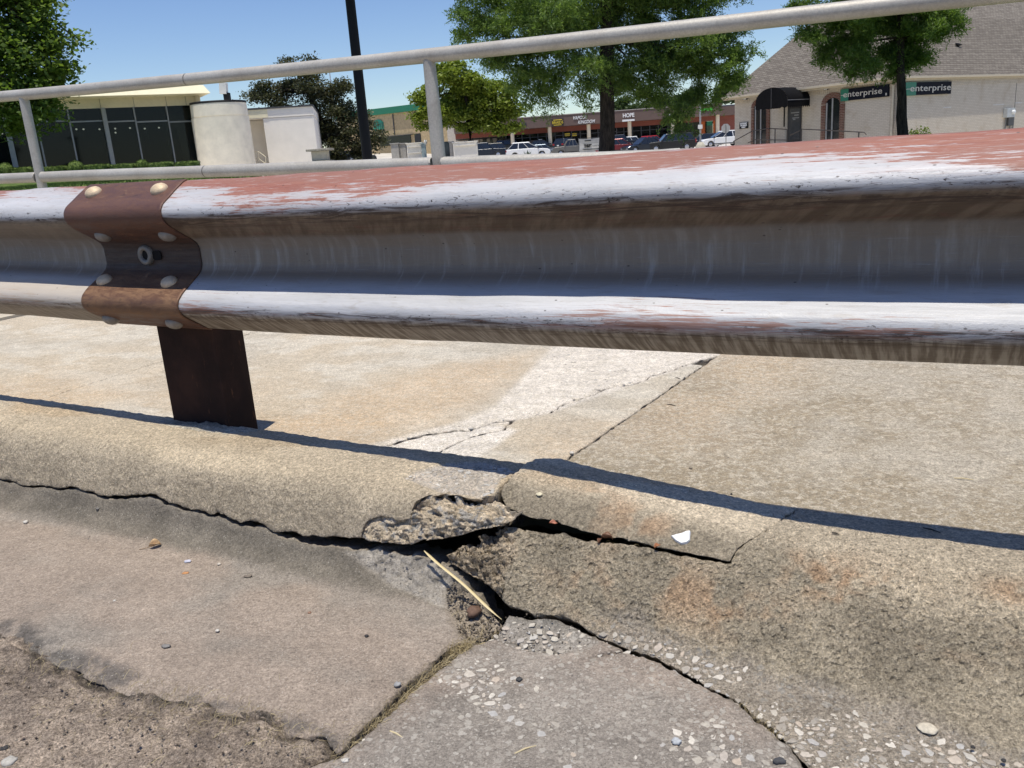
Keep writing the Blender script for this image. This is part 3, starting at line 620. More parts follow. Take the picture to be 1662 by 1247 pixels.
# --- stones set in the worn concrete
def stone_meshes(n, m, flat=.22):
    out = []
    for i in range(n):
        r_ = np.random.RandomState(300+i); k = r_.randint(6, 10); a = np.sort(r_.uniform(0, 2*math.pi, k)+np.arange(k)*.001)
        a = np.arange(k)*2*math.pi/k+r_.uniform(-.3, .3, k); rr = r_.uniform(.62, 1.1, k); el = r_.uniform(.5, .85)
        V = [(math.cos(q)*p, math.sin(q)*p*el, -.25) for q, p in zip(a, rr)]+[(math.cos(q)*p*.98, math.sin(q)*p*el*.98, flat*.35) for q, p in zip(a, rr)]+[(math.cos(q)*p*.72, math.sin(q)*p*el*.72, flat*r_.uniform(.8, 1.1)) for q, p in zip(a, rr)]+[(0, 0, flat)]
        F = [(j, (j+1) % k, k+(j+1) % k, k+j) for j in range(k)]+[(k+j, k+(j+1) % k, 2*k+(j+1) % k, 2*k+j) for j in range(k)]+[(2*k+j, 2*k+(j+1) % k, 3*k) for j in range(k)]
        me = bpy.data.meshes.new('stone'); me.from_pydata(V, [], F); me.materials.append(m); out.append(me)
    return out
def stone_mat(name, ob=True):
    t = NT(name); c = t.coord(); 
    if ob:
        oi = t.n('ObjectInfo'); rv = oi.outputs['Random']; sc_ = t.coord((1, 1, 1), 'Object')
    else: rv = t.attr('tint', 'Fac'); sc_ = t.coord()
    cr = t.n('ValToRGB'); e = cr.color_ramp; e.elements[0].color = (.31, .28, .24, 1); e.elements[1].color = (.60, .56, .49, 1)
    for p, q in ((.25, (.36, .325, .28, 1)), (.45, (.50, .46, .39, 1)), (.62, (.39, .38, .365, 1)), (.75, (.45, .375, .30, 1)), (.88, (.50, .46, .40, 1))): x = e.elements.new(p); x.color = q
    t.l(rv, cr.inputs[0]); n = t.noise(sc_, 3 if ob else 260, 4)
    return t.out(t.mix(1., cr.outputs[0], t.mr(n, .3, .7, .80, 1.12, False), 'MULTIPLY'), .8, 0, None, .3)
M_ST = stone_mat('set_stone'); M_STJ = stone_mat('set_stone_small', False); ST = stone_meshes(16, M_ST)
def scatter(surf, poly, n, smin, smax, nobj, parent, seed, dens=None, dip=0., p_=2.2):
    poly = np.asarray(poly); r_ = np.random.RandomState(seed); L = []
    pts = r_.uniform(poly.min(0), poly.max(0), (n*12, 2)); ok = inside(pts[:, 0], pts[:, 1], poly)
    if dens is not None: ok &= r_.uniform(0, 1, len(pts)) < dens(pts[:, 0], pts[:, 1])
    pts = pts[ok]; used = []
    size = smin+(smax-smin)*r_.power(1, len(pts))**1*r_.uniform(0, 1, len(pts))**p_
    order = np.argsort(-size)
    for i in order:
        p = pts[i]; q = size[i]
        if any((p[0]-x)**2+(p[1]-y)**2 < (.85*(q+z))**2 for x, y, z in used): continue
        used.append((p[0], p[1], q))
        if len(used) >= n: break
    used = np.array(used); P = surf.pos(used[:, 0], used[:, 1]); Nn = surf.nrm(used[:, 0], used[:, 1]); JV = []; JF = []; JT = []; nv = 0
    for i, (x, y, q) in enumerate(used):
        me = ST[r_.randint(len(ST))]; z = Vector(Nn[i]); a = z.to_track_quat('Z', 'X').to_matrix().to_4x4() @ Matrix.Rotation(r_.uniform(-.12, .12), 4, 'X') @ Matrix.Rotation(r_.uniform(0, 6.28), 4, 'Z')
        M = Matrix.Translation(Vector(P[i])+z*(dip-.0002)) @ a @ Matrix.Diagonal((q, q, min(q, .004)*.8+.0008, 1))
        if i < nobj: o = bpy.data.objects.new('stone', me); o.matrix_world = M; link(o, parent); o.matrix_world = M
        else:
            V = [M @ v.co for v in me.vertices]; JV += [tuple(v) for v in V]; JF += [tuple(k+nv for k in f.vertices) for f in me.polygons]; JT += [r_.uniform()]*len(V); nv += len(V)
    if JV:
        me = bpy.data.meshes.new('small_stones'); me.from_pydata(JV, [], JF); me.materials.append(M_STJ)
        a = me.attributes.new('tint', 'FLOAT_COLOR', 'POINT'); c = np.ones((len(JV), 4), np.float32); c[:, :3] = np.array(JT)[:, None]; a.data.foreach_set('color', c.ravel())
        o = link(bpy.data.objects.new('small_stones', me), parent); o['kind'] = 'stuff'
slabs = {o['label'][:6]: o for o in sc.objects if 'label' in o}
g2o = slabs['worn g']; k3o = slabs['long g']; k1o = slabs['tan ke']; wao = slabs['warm t']
def densG(u, s): return (sstep(-.68, -.42, u+.35*(.45-s))*.85+.15)*(1-.75*soft(u, s, rag, .01))
def densT(u, s): tl = np.interp(u, [-.6, -.42, -.3, -.1, .1, .4], [.50, .585, .57, .54, .505, .48]); return sstep(tl+.015, tl-.02, s)*sstep(-.6, -.3, u)
g2v = G2s.trace([(545, 1250), (600, 1195), (700, 1105), (775, 1052), (830, 1008), (940, 1024), (1100, 1093), (1310, 1252), (900, 1255)])
k3v = K3s.trace([(950, 1018), (1040, 1030), (1180, 1075), (1300, 1105), (1450, 1160), (1661, 1225), (1661, 1255), (1330, 1250), (1215, 1142), (1080, 1066)])
scatter(G2s, g2v, 2600, .0020, .0110, 190, g2o, 5, densG, -.0009, 1.15)
scatter(K3s, k3v, 1500, .0020, .0110, 110, k3o, 6, densT, -.0057, 1.2)
scatter(K1s, patch1, 170, .003, .012, 60, k1o, 7, None, -.0042, 1.4)
scatter(W1s, lightA, 160, .003, .009, 30, wao, 8, None, -.0036, 2.2)
# ================================================================== guardrail
RU = [-9, -2.09, -1.77, -1.47, -1.10, -.72, -.42, -.13, .06, 1.4]
RV = [1.36, 1.300, 1.295, 1.289, 1.282, 1.277, 1.279, 1.286, 1.292, 1.34]
RZ = [.68, .619, .6125, .6095, .608, .608, .608, .6085, .608, .607]
_ru = np.linspace(-9, 1.4, 1041)
def _sm(y): k = np.hanning(41); k /= k.sum(); y = np.interp(_ru, RU, y); return np.convolve(np.pad(y, 20, 'edge'), k, 'valid')
_rv, _rz = _sm(RV), _sm(RZ)
WP = np.array([(.156, .004), (.1535, .013), (.138, .038), (.122, .062), (.113, .075), (.103, .082), (.093, .083), (.082, .079), (.071, .067), (.055, .041), (.041, .018), (.031, .006), (.018, .0), (0, 0)])
WP = np.concatenate([WP, (WP*[-1, 1])[::-1][1:]])
def wprof(n=110):
    L = np.concatenate([[0], np.cumsum(np.linalg.norm(np.diff(WP, axis=0), axis=1))]); q = np.linspace(0, L[-1], 600)
    z = np.interp(q, L, WP[:, 0]); d = np.interp(q, L, WP[:, 1]); k = np.hanning(15); k /= k.sum()
    ex = lambda a: np.convolve(np.concatenate([2*a[0]-a[7:0:-1], a, 2*a[-1]-a[-2:-9:-1]]), k, 'valid')
    z, d = ex(z), ex(d); i = np.linspace(0, 599, n).astype(int); return q[i], z[i], d[i]
def rail_pos(u, zr, d):
    v = np.interp(u, _ru, _rv)-d; z = np.interp(u, _ru, _rz)-.156+zr; return uvz(u, v, z)
def beam(name, u0, u1, off, m, parent, step=.01, th=.003, dent=1.0, edge=0):
    q, z, d = wprof(); us = np.linspace(u0, u1, max(2, int((u1-u0)/step)+1)); U, Qq = np.meshgrid(us, q, indexing='ij'); Z = np.tile(z, (len(us), 1)); D = np.tile(d, (len(us), 1))
    w_ = dent*.0018*fbm(U*1.9, Qq*7, seed=201, o=3)+.0008*fbm(U*8, Qq*16, seed=202, o=3)-.004*np.clip(fbm(U*5+3, Qq*8, seed=203, o=2)-.55, 0, 1)
    dn = np.stack([np.gradient(D, axis=1), np.gradient(Z, axis=1)], -1); ln = np.linalg.norm(dn, axis=-1)+1e-9; nz = dn[..., 0]/ln; nd = -dn[..., 1]/ln
    V = []; A = []
    for s_, o_ in ((1, off), (-1, off-th)):
        dd = D+nd*(o_+w_*dent); zz = Z+nz*(o_+w_*dent); V.append(rail_pos(U, zz, dd).reshape(-1, 3)); A.append(np.stack([U, Z, Qq], -1).reshape(-1, 3))
    I = np.arange(U.size).reshape(U.shape); a = np.stack([I[:-1, :-1], I[:-1, 1:], I[1:, 1:], I[1:, :-1]], -1).reshape(-1, 4); n = U.size
    F = [a, a[:, ::-1]+n]
    for line in (I[:, 0], I[:, -1][::-1], I[0][::-1], I[-1]):
        F.append(np.stack([line[:-1], line[1:], line[1:]+n, line[:-1]+n], -1))
    return np_mesh(name, np.concatenate(V), np.concatenate(F), m, parent, True, attrs={'rp': np.concatenate(A)})

def rail_material(name, kind):
    t = NT(name); rp = t.attr('rp', 'Vector'); sx = t.n('SeparateXYZ'); t.l(rp, sx.inputs[0]); u, z, q = sx.outputs
    def vec(su, sq, off=0, skew=0):
        c = t.n('CombineXYZ'); uu_ = t.math('ADD', t.math('MULTIPLY', u, su), t.math('MULTIPLY', q, skew)); t.l(uu_, c.inputs[0]); t.l(t.math('MULTIPLY', q, sq), c.inputs[1]); c.inputs[2].default_value = off; return c.outputs[0]
    big = t.noise(vec(2.2, 16), 1, 6, .65); scr = t.noise(vec(7, 170, 3, 6), 1, 6, .72, .4); scr2 = t.noise(vec(16, 420, 7, -10), 1, 4, .7); fine = t.noise(vec(220, 240, 2), 1, 5, .7)
    med = t.noise(vec(18, 60, 5), 1, 6, .7, .6); diag = t.noise(vec(45, 10, 9, 26), 1, 4, .6); vert = t.noise(vec(40, 4, 4), 1, 3, .6); vert2 = t.noise(vec(95, 7, 14), 1, 3, .6)
    zone = lambda a, b, c, d: t.math('MULTIPLY', t.mr(z, a, b, 0, 1), t.mr(z, c, d, 1, 0))
    if kind == 'splice':
        base = t.mix(t.mr(med, .35, .65), (.085, .042, .030), (.145, .068, .042))
        base = t.mix(t.math('MULTIPLY', t.mr(z, .06, .10), .8), base, t.mix(t.mr(big, .35, .65), (.150, .074, .052), (.115, .055, .040)))
        base = t.mix(t.math('MULTIPLY', zone(-.13, -.11, -.035, -.02), .85), base, t.mix(t.mr(med, .40, .62), (.15, .075, .042), (.24, .135, .072)))
        base = t.mix(t.math('MULTIPLY', zone(-.05, -.03, .02, .06), .8), base, t.mix(t.mr(scr, .35, .7), (.040, .030, .027), (.085, .062, .05)))
        base = t.mix(t.math('MULTIPLY', t.mr(med, .60, .68), .55), base, (.30, .19, .12))
        base = t.mix(t.math('MULTIPLY', t.mr(t.noise(vec(30, 45, 21), 1, 5), .60, .7), .5), base, (.05, .03, .022))
        nr = t.bump(fine, 1, .0009); nr = t.bump(med, 1, .0012, nr); return t.out(base, t.mr(med, .3, .7, .42, .75), .25, nr, .5)
    zinc = t.mix(t.mr(big, .3, .7), (.43, .43, .44), (.55, .55, .57)); zinc = t.mix(t.mr(scr2, .5, .75), zinc, (.38, .375, .37)); zinc = t.mix(t.math('MULTIPLY', t.mr(med, .55, .68), .45), zinc, (.36, .33, .30))
    red = t.mix(t.mr(scr, .35, .65), (.23, .070, .048), (.32, .125, .085)); red = t.mix(t.mr(big, .4, .6), red, (.26, .115, .085)); red = t.mix(t.mr(scr2, .58, .7), red, (.16, .055, .04))
    brown = (.19, .148, .108)
    col = zinc
    amt = .5 if kind == 'old' else 1.0
    # top of the upper hump: primer red worn through to zinc, more red towards the back edge
    big2 = t.noise(vec(5, 34, 17, 2), 1, 7, .75, .5)
    nsum = t.math('ADD', t.math('ADD', t.math('MULTIPLY', big, .42), t.math('MULTIPLY', big2, .22)), t.math('ADD', t.math('MULTIPLY', scr, .24), t.math('MULTIPLY', scr2, .12)))
    nsum = t.math('ADD', t.math('MULTIPLY', t.math('SUBTRACT', nsum, .5), 3.4), .5)
    thr = t.math('ADD', t.mr(z, .090, .150, .86, .16, False), t.mr(t.noise(vec(1.15, 0, 40), 1, 3), .35, .65, -.26, .26, False))
    if kind == 'old': thr = t.math('ADD', thr, .32)
    else: thr = t.math('ADD', thr, t.mr(u, -1.45, -1.1, .25, 0))
    rd = t.mr(t.math('SUBTRACT', nsum, thr), -.035, .06); rd = t.math('MULTIPLY', rd, t.mr(z, .083, .092))
    col = t.mix(rd, col, red); thin = t.math('MULTIPLY', t.mr(t.math('SUBTRACT', nsum, thr), -.25, 0), t.mr(z, .085, .1)); col = t.mix(t.math('MULTIPLY', thin, .18), col, (.40, .22, .17))
    sc1 = t.math('MULTIPLY', t.mr(scr2, .56, .66), t.mr(z, .09, .1)); col = t.mix(t.math('MULTIPLY', sc1, .55), col, (.56, .53, .52))
    sc3 = t.math('MULTIPLY', t.mr(t.noise(vec(26, 300, 70, 40), 1, 3, .7), .60, .68), t.mr(z, .09, .1)); col = t.mix(t.math('MULTIPLY', sc3, .5), col, (.17, .06, .04))
    # undersides: grime with diagonal runs
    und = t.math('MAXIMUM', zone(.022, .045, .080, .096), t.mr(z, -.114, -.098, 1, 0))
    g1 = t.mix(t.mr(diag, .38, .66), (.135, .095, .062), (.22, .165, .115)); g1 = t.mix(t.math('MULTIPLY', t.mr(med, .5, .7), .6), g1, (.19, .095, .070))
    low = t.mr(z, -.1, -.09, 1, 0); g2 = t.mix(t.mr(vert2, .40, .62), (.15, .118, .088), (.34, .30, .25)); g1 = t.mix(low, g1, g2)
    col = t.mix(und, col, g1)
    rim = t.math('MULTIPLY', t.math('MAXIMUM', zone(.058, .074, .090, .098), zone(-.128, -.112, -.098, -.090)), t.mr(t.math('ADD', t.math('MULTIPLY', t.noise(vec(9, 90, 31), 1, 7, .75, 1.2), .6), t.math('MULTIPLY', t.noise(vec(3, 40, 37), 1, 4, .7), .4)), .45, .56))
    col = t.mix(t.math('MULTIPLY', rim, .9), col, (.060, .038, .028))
    # valley: dull zinc with pale runs
    val = zone(-.060, -.035, .028, .05); vc = t.mix(t.mr(t.math('ADD', t.math('MULTIPLY', vert, .55), t.math('MULTIPLY', t.noise(vec(60, 9, 15), 1, 5, .7), .45)), .46, .66), (.245, .205, .165), (.33, .295, .255))
    vc = t.mix(t.mr(z, -.012, -.034), vc, (.22, .18, .145)); vc = t.mix(t.math('MULTIPLY', t.mr(scr2, .60, .70), .35), vc, (.38, .38, .39)); vc = t.mix(t.math('MULTIPLY', t.math('MULTIPLY', t.mr(t.noise(vec(55, 5, 91), 1, 4, .7), .54, .70), .42), t.mr(t.math('ADD', z, t.mr(t.noise(vec(30, 0, 92), 1, 2), .3, .7, -.012, .012, False)), .024, .008)), vc, (.43, .425, .41)); col = t.mix(val, col, vc)
    # lower hump: zinc with red scratches and scuffs
    lo = zone(-.112, -.098, -.062, -.045); thr2 = t.math('ADD', t.mr(z, -.105, -.052, .52, .70, False), t.mr(t.noise(vec(1.6, 0, 60), 1, 2), .35, .65, -.10, .10, False))
    r2 = t.math('MULTIPLY', lo, t.mr(t.math('SUBTRACT', t.math('ADD', t.math('MULTIPLY', scr, .5), t.math('MULTIPLY', scr2, .5)), thr2), -.03, .03)); col = t.mix(t.math('MULTIPLY', r2, .75), col, (.30, .14, .095))
    if kind == 'old': col = t.mix(t.math('MULTIPLY', lo, .55), col, (.52, .42, .30)); col = t.mix(t.math('MULTIPLY', und, .5), col, (.27, .235, .19))
    # dark specks and gouges gathered under the crests
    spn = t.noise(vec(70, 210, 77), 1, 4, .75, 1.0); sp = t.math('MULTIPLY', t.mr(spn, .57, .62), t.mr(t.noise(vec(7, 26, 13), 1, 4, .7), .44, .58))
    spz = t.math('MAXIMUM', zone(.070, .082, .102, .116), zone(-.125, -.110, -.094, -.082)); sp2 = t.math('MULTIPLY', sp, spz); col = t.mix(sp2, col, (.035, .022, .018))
    spa = t.math('MULTIPLY', t.mr(t.voro(vec(25, 45, 99), 1), .03, .08, 1, 0), .8); col = t.mix(spa, col, (.06, .045, .04))
    met = t.math('MULTIPLY', t.math('SUBTRACT', 1., t.math('MAXIMUM', rd, und), clamp=True), .12)
    nr = t.bump(fine, 1, .00035); nr = t.bump(scr2, 1, .0003, nr); nr = t.bump(med, 1, .0009, nr)
    return t.out(col, t.mr(scr, .3, .7, .48, .66), met, nr, .35)
M_RAIL = rail_material('rail_worn', 'new'); M_RAIL2 = rail_material('rail_weathered', 'old'); M_SPL = rail_material('rail_rust', 'splice')
_t = NT('rust_dark'); _c = _t.coord(); _n = _t.noise(_t.vmap(_c, (1, 1, .35)), 38, 6, .75); _m = _t.noise(_c, 7, 4, .6); _k = _t.mix(_t.mr(_m, .35, .65), (.026, .015, .012), (.050, .025, .018)); _k = _t.mix(_t.math('MULTIPLY', _t.mr(_n, .60, .70), .55), _k, (.17, .075, .035)); M_RUST = _t.out(_k, .85, 0, _t.bump(_n, 1, .0015), .15)
M_BOLT = plain('bolt_tan', (.62, .48, .32), .6, .2, .25, 60, .0006, 300); M_BOLTD = plain('bolt_grey', (.26, .235, .205), .6, .3, .3, 60, .0006, 300)
gr = tag(empty('guardrail', tuple(uvz(-1.53, 1.30, .06))), 'weathered steel guardrail with a rusty bolted splice, standing on the broken kerb', 'guardrail')
inv = gr.location.copy()
def keep(o, root): o.parent = root; o.matrix_parent_inverse = Matrix.Translation(-root.location); return o
o = beam('rail_beam', -1.585, 1.3, 0, M_RAIL, None, .006); o['label'] = 'long beam with red primer worn down to bare zinc'; keep(o, gr)
o = beam('rail_beam', -9, -1.59, 0, M_RAIL2, None, .02); o['label'] = 'grey weathered beam left of the splice'; keep(o, gr)
o = beam('splice_plate', -1.742, -1.430, .0035, M_SPL, None, .006, .003, .7); o['label'] = 'rust brown splice plate with eight bolts'; keep(o, gr)
def rail_normal(zr):
    q, z, d = wprof(); i = int(np.argmin(np.abs(z-zr))); dz, dd = z[min(i+1, len(z)-1)]-z[i-1], d[min(i+1, len(z)-1)]-d[i-1]
    n = -N_*(-dz)+np.array([0, 0, 1])*(dd); n = n/np.linalg.norm(n); 
    return n, float(np.interp(zr, z[::-1], d[::-1]))
for zr, ul, ur_ in ((.139, -1.692, -1.479), (.052, -1.688, -1.479), (-.054, -1.709, -1.495), (-.136, -1.712, -1.501)):
    for ub in (ul, ur_):
        n_, d_ = rail_normal(zr); P = rail_pos(np.array([ub]), np.array([zr]), np.array([d_]))[0]+n_*.0030
        b = MB(); b.lathe((0, 0, 0), [(.0200, -.004), (.0203, .001), (.0190, .005), (.0155, .009), (.0095, .0118), (.0035, .0130), (.0001, .0131)], 20)
        pb = b.build('bolt', M_BOLTD if zr in (.052, -.136) else M_BOLT); pb.rotation_mode = 'QUATERNION'
        zax = Vector(n_); xax = Vector(T_); yax = zax.cross(xax); pb.matrix_world = Matrix.Translation(Vector(P)) @ (Matrix((xax, yax, zax)).transposed().to_4x4()) @ Matrix.Diagonal((1.05, .85, 1, 1)); keep(pb, gr)
P = rail_pos(np.array([-1.596]), np.array([.003]), np.array([.0]))[0]-N_*.0075
b = MB(); b.lathe(P, [(.0105, -.004), (.0115, .006), (.0175, .0075), (.0215, .005), (.022, -.003)], 28, -N_); o = b.build('washer_ring', M_BOLTD); keep(o, gr)
b = MB(); b.lathe(P, [(.0112, .0012), (.0001, .0014)], 24, -N_); o = b.build('bolt_hole', plain('hole_black', (.006, .005, .005), .9)); keep(o, gr)
P2 = rail_pos(np.array([-1.562]), np.array([.002]), np.array([.0]))[0]-N_*.0068
sl_ = MB(); pts = []
for k in range(20):
    a = 2*math.pi*k/20; cx_ = .006 if math.cos(a) > 0 else -.006; pts.append(Vector(P2)+Vector(T_)*(cx_+.0085*math.cos(a))+Vector((0, 0, .0105*math.sin(a))))
sl_.prism(pts, (0, 0, 0), tuple(-N_*.0012)); o = sl_.build('slot_hole', plain('hole_black2', (.005, .004, .004), .95)); keep(o, gr)
# post: an H section behind the beam
def post(u0, zb, zt, root, wd=.178, dp=.085):
    b = MB(); tn = .009; v0 = float(np.interp(u0, _ru, _rv))+.006
    def sl(ua, ub, va, vb):
        V = [uvz(x, y, zq) for zq in (zb, zt) for x, y in ((ua, va), (ub, va), (ub, vb), (ua, vb))]
        b.add(V, [(0, 1, 2, 3), (7, 6, 5, 4), (0, 4, 5, 1), (1, 5, 6, 2), (2, 6, 7, 3), (3, 7, 4, 0)])
    sl(u0, u0+wd, v0, v0+dp)
    return keep(b.build('post', M_RUST), root)
post(-1.622, -.1, .47, gr); post(.62, -.1, .55, gr); post(-3.85, -.1, .55, gr)
# grout mound round the foot of the post
g = MB(); r_ = np.random.RandomState(4)
uu, vv = np.meshgrid(np.linspace(-1.70, -1.36, 70), np.linspace(1.235, 1.345, 30), indexing='ij')
e = np.clip(1-np.abs((uu+1.53)/.17)**2.5, 0, 1)*np.clip(1-np.abs((vv-1.295)/.052)**2, 0, 1); zz = K1s.vz(uu, np.interp(vv, PRL[1], PRL[2])*0+np.interp(vv, PRL[1], PRL[0]))[1]-.004+.015*e*(1+.5*fbm(uu*28, vv*28, seed=301, o=4))*(.5+.5*sstep(-1.62, -1.5, uu))
I = np.arange(uu.size).reshape(uu.shape); Q = np.stack([I[:-1, :-1], I[1:, :-1], I[1:, 1:], I[:-1, 1:]], -1).reshape(-1, 4); P = uvz(uu.ravel(), vv.ravel(), zz.ravel())
np_mesh('grout', P, Q, M_CON, kerb, True, np.clip(np.array([.50, .45, .36])*(1+.15*fbm(uu*30, vv*30, seed=302)).ravel()[:, None], 0, 1))

# ================================================================== pipe railing
M_PIPE = NT('galvanised_pipe'); c = M_PIPE.coord(); a_ = M_PIPE.noise(c, 5, 5, .6); b_ = M_PIPE.noise(c, 120, 5, .75); d_ = M_PIPE.noise(c, 30, 4, .7)
cc = M_PIPE.mix(M_PIPE.mr(a_, .35, .65), (.40, .375, .335), (.47, .45, .41)); cc = M_PIPE.mix(1., cc, M_PIPE.mr(b_, .3, .7, .80, 1.15, False), 'MULTIPLY'); cc = M_PIPE.mix(M_PIPE.math('MULTIPLY', M_PIPE.mr(d_, .6, .7), .35), cc, (.24, .20, .17))
M_PIPE = M_PIPE.out(cc, .55, .25, M_PIPE.bump(b_, 1, .0006), .4)
TU = [-12, -5.06, -4.84, -3.51, -3.11, -2.41, -2.08, -1.75, -1.22, -.78, -.16, .12, 3]; TZ = [1.42, 1.143, 1.132, 1.087, 1.073, 1.052, 1.042, 1.034, 1.02, 1.010, .998, .990, .93]
LU = [-12, -5.23, -4.81, -4.12, -3.48, -2.81, -2.44, -2.06, -1.2, 3]; LZ = [.90, .679, .672, .653, .634, .616, .605, .594, .565, .46]
def pz(u, A, B): us = np.linspace(u-.4, u+.4, 9); return float(np.mean(np.interp(us, A, B)))
rl = tag(empty('pipe_railing', tuple(uvz(-2.07, 3.26, .05))), 'grey galvanised two pipe railing along the back edge of the sidewalk', 'railing')
VR = 3.26; r_ = .0302
def pipe(us, A, B, nm, lab=None):
    b = MB(); pts = [tuple(uvz(u, VR, pz(u, A, B))) for u in us]; b.tube(pts, r_, 24); o = b.build(nm, M_PIPE)
    if lab: o['label'] = lab
    return keep(o, rl)
jt, jl = -3.512, -3.484
pipe(np.linspace(-9.5, jt-.003, 16), TU, TZ, 'top_rail'); pipe(np.linspace(jt+.003, 2.3, 22), TU, TZ, 'top_rail')
for u, A, B in ((jt, TU, TZ), (jl, LU, LZ)):
    b = MB(); a0 = uvz(u-.006, VR, pz(u, A, B)); a1 = uvz(u+.006, VR, pz(u, A, B)); b.tube([a0, a1], r_-.0035, 20); keep(b.build('joint_collar', plain('joint_dark', (.10, .085, .07), .8)), rl)
posts = [-7.6, -4.84, -2.068, .70]
def lens(ua, ub):
    cuts = [p for p in posts if ua < p < ub]; e = [ua]
    for p in cuts: e += [p-.031, p+.031]
    e += [ub]; return list(zip(e[::2], e[1::2]))
for a, b2 in lens(-9.5, jl-.003)+lens(jl+.003, 2.3): pipe(np.linspace(a, b2, 8), LU, LZ, 'lower_rail')
for k, p in enumerate(posts):
    b = MB(); zt = pz(p, TU, TZ)-.018; zb = .0; n = 14; pts = []; rs = []
    for i in range(n):
        f_ = i/(n-1); bend = (.006*math.sin(f_*math.pi) if k == 2 else 0); pts.append(tuple(uvz(p+bend, VR, zt+(zb-zt)*f_))); rs.append(.0265 if k != 2 else .0245+.004*math.sin(min(1, f_*1.3)*math.pi)+.002)
    b.tube(pts, rs, 24); keep(b.build('railing_post', M_PIPE), rl)
    for zz_, du in ((pz(p, LU, LZ), 0),):                 # weld beads where the lower pipe meets the post
        for s_ in (-1, 1):
            b = MB(); pr = []; 
            for i in range(25):
                a = 2*math.pi*i/24; pr.append(tuple(uvz(p+s_*(.029+.002*math.cos(3*a)), VR+.029*math.cos(a)*.98, zz_+.029*math.sin(a)*.98)))
            b.tube(pr, .0032, 6, False); keep(b.build('weld_bead', M_PIPE), rl)
# ================================================================== background
ANCH = []
def anchor(P): ANCH.append(tuple(map(float, P[:3])))
M_WHITE = plain('white_paint', (.74, .73, .70), .55, 0, .06); M_BLACK = plain('black_paint', (.009, .009, .010), .6, 0, .1, spec=.2)
M_DGREY = plain('dark_grey', (.06, .06, .065), .5, 0, .15); M_TYRE = plain('tyre_rubber', (.02, .02, .02), .85); M_RIM = plain('wheel_rim', (.5, .5, .52), .35, .7, .1)
M_CGLASS = plain('car_glass', (.015, .018, .022), .06, 0, .0, spec=.8); M_HL = plain('headlight_lens', (.75, .77, .8), .15, 0, .1); M_TL = plain('taillight_lens', (.35, .01, .012), .25, 0, .1)
M_TRIM = plain('trim_black', (.02, .02, .022), .6)
def paint(nm, c, met=.1): t = NT(nm); return t.out(c, .28, met, None, .6)
PAINT = {k: paint('car_paint_'+k, c, m_) for k, (c, m_) in dict(black=((.010, .011, .013), 0), navy=((.012, .018, .032), .2), white=((.78, .78, .77), 0), silver=((.50, .51, .52), .5), grey=((.16, .155, .145), .4), bluegrey=((.20, .25, .30), .4), maroon=((.16, .012, .018), .2), red=((.45, .02, .022), .1)).items()}
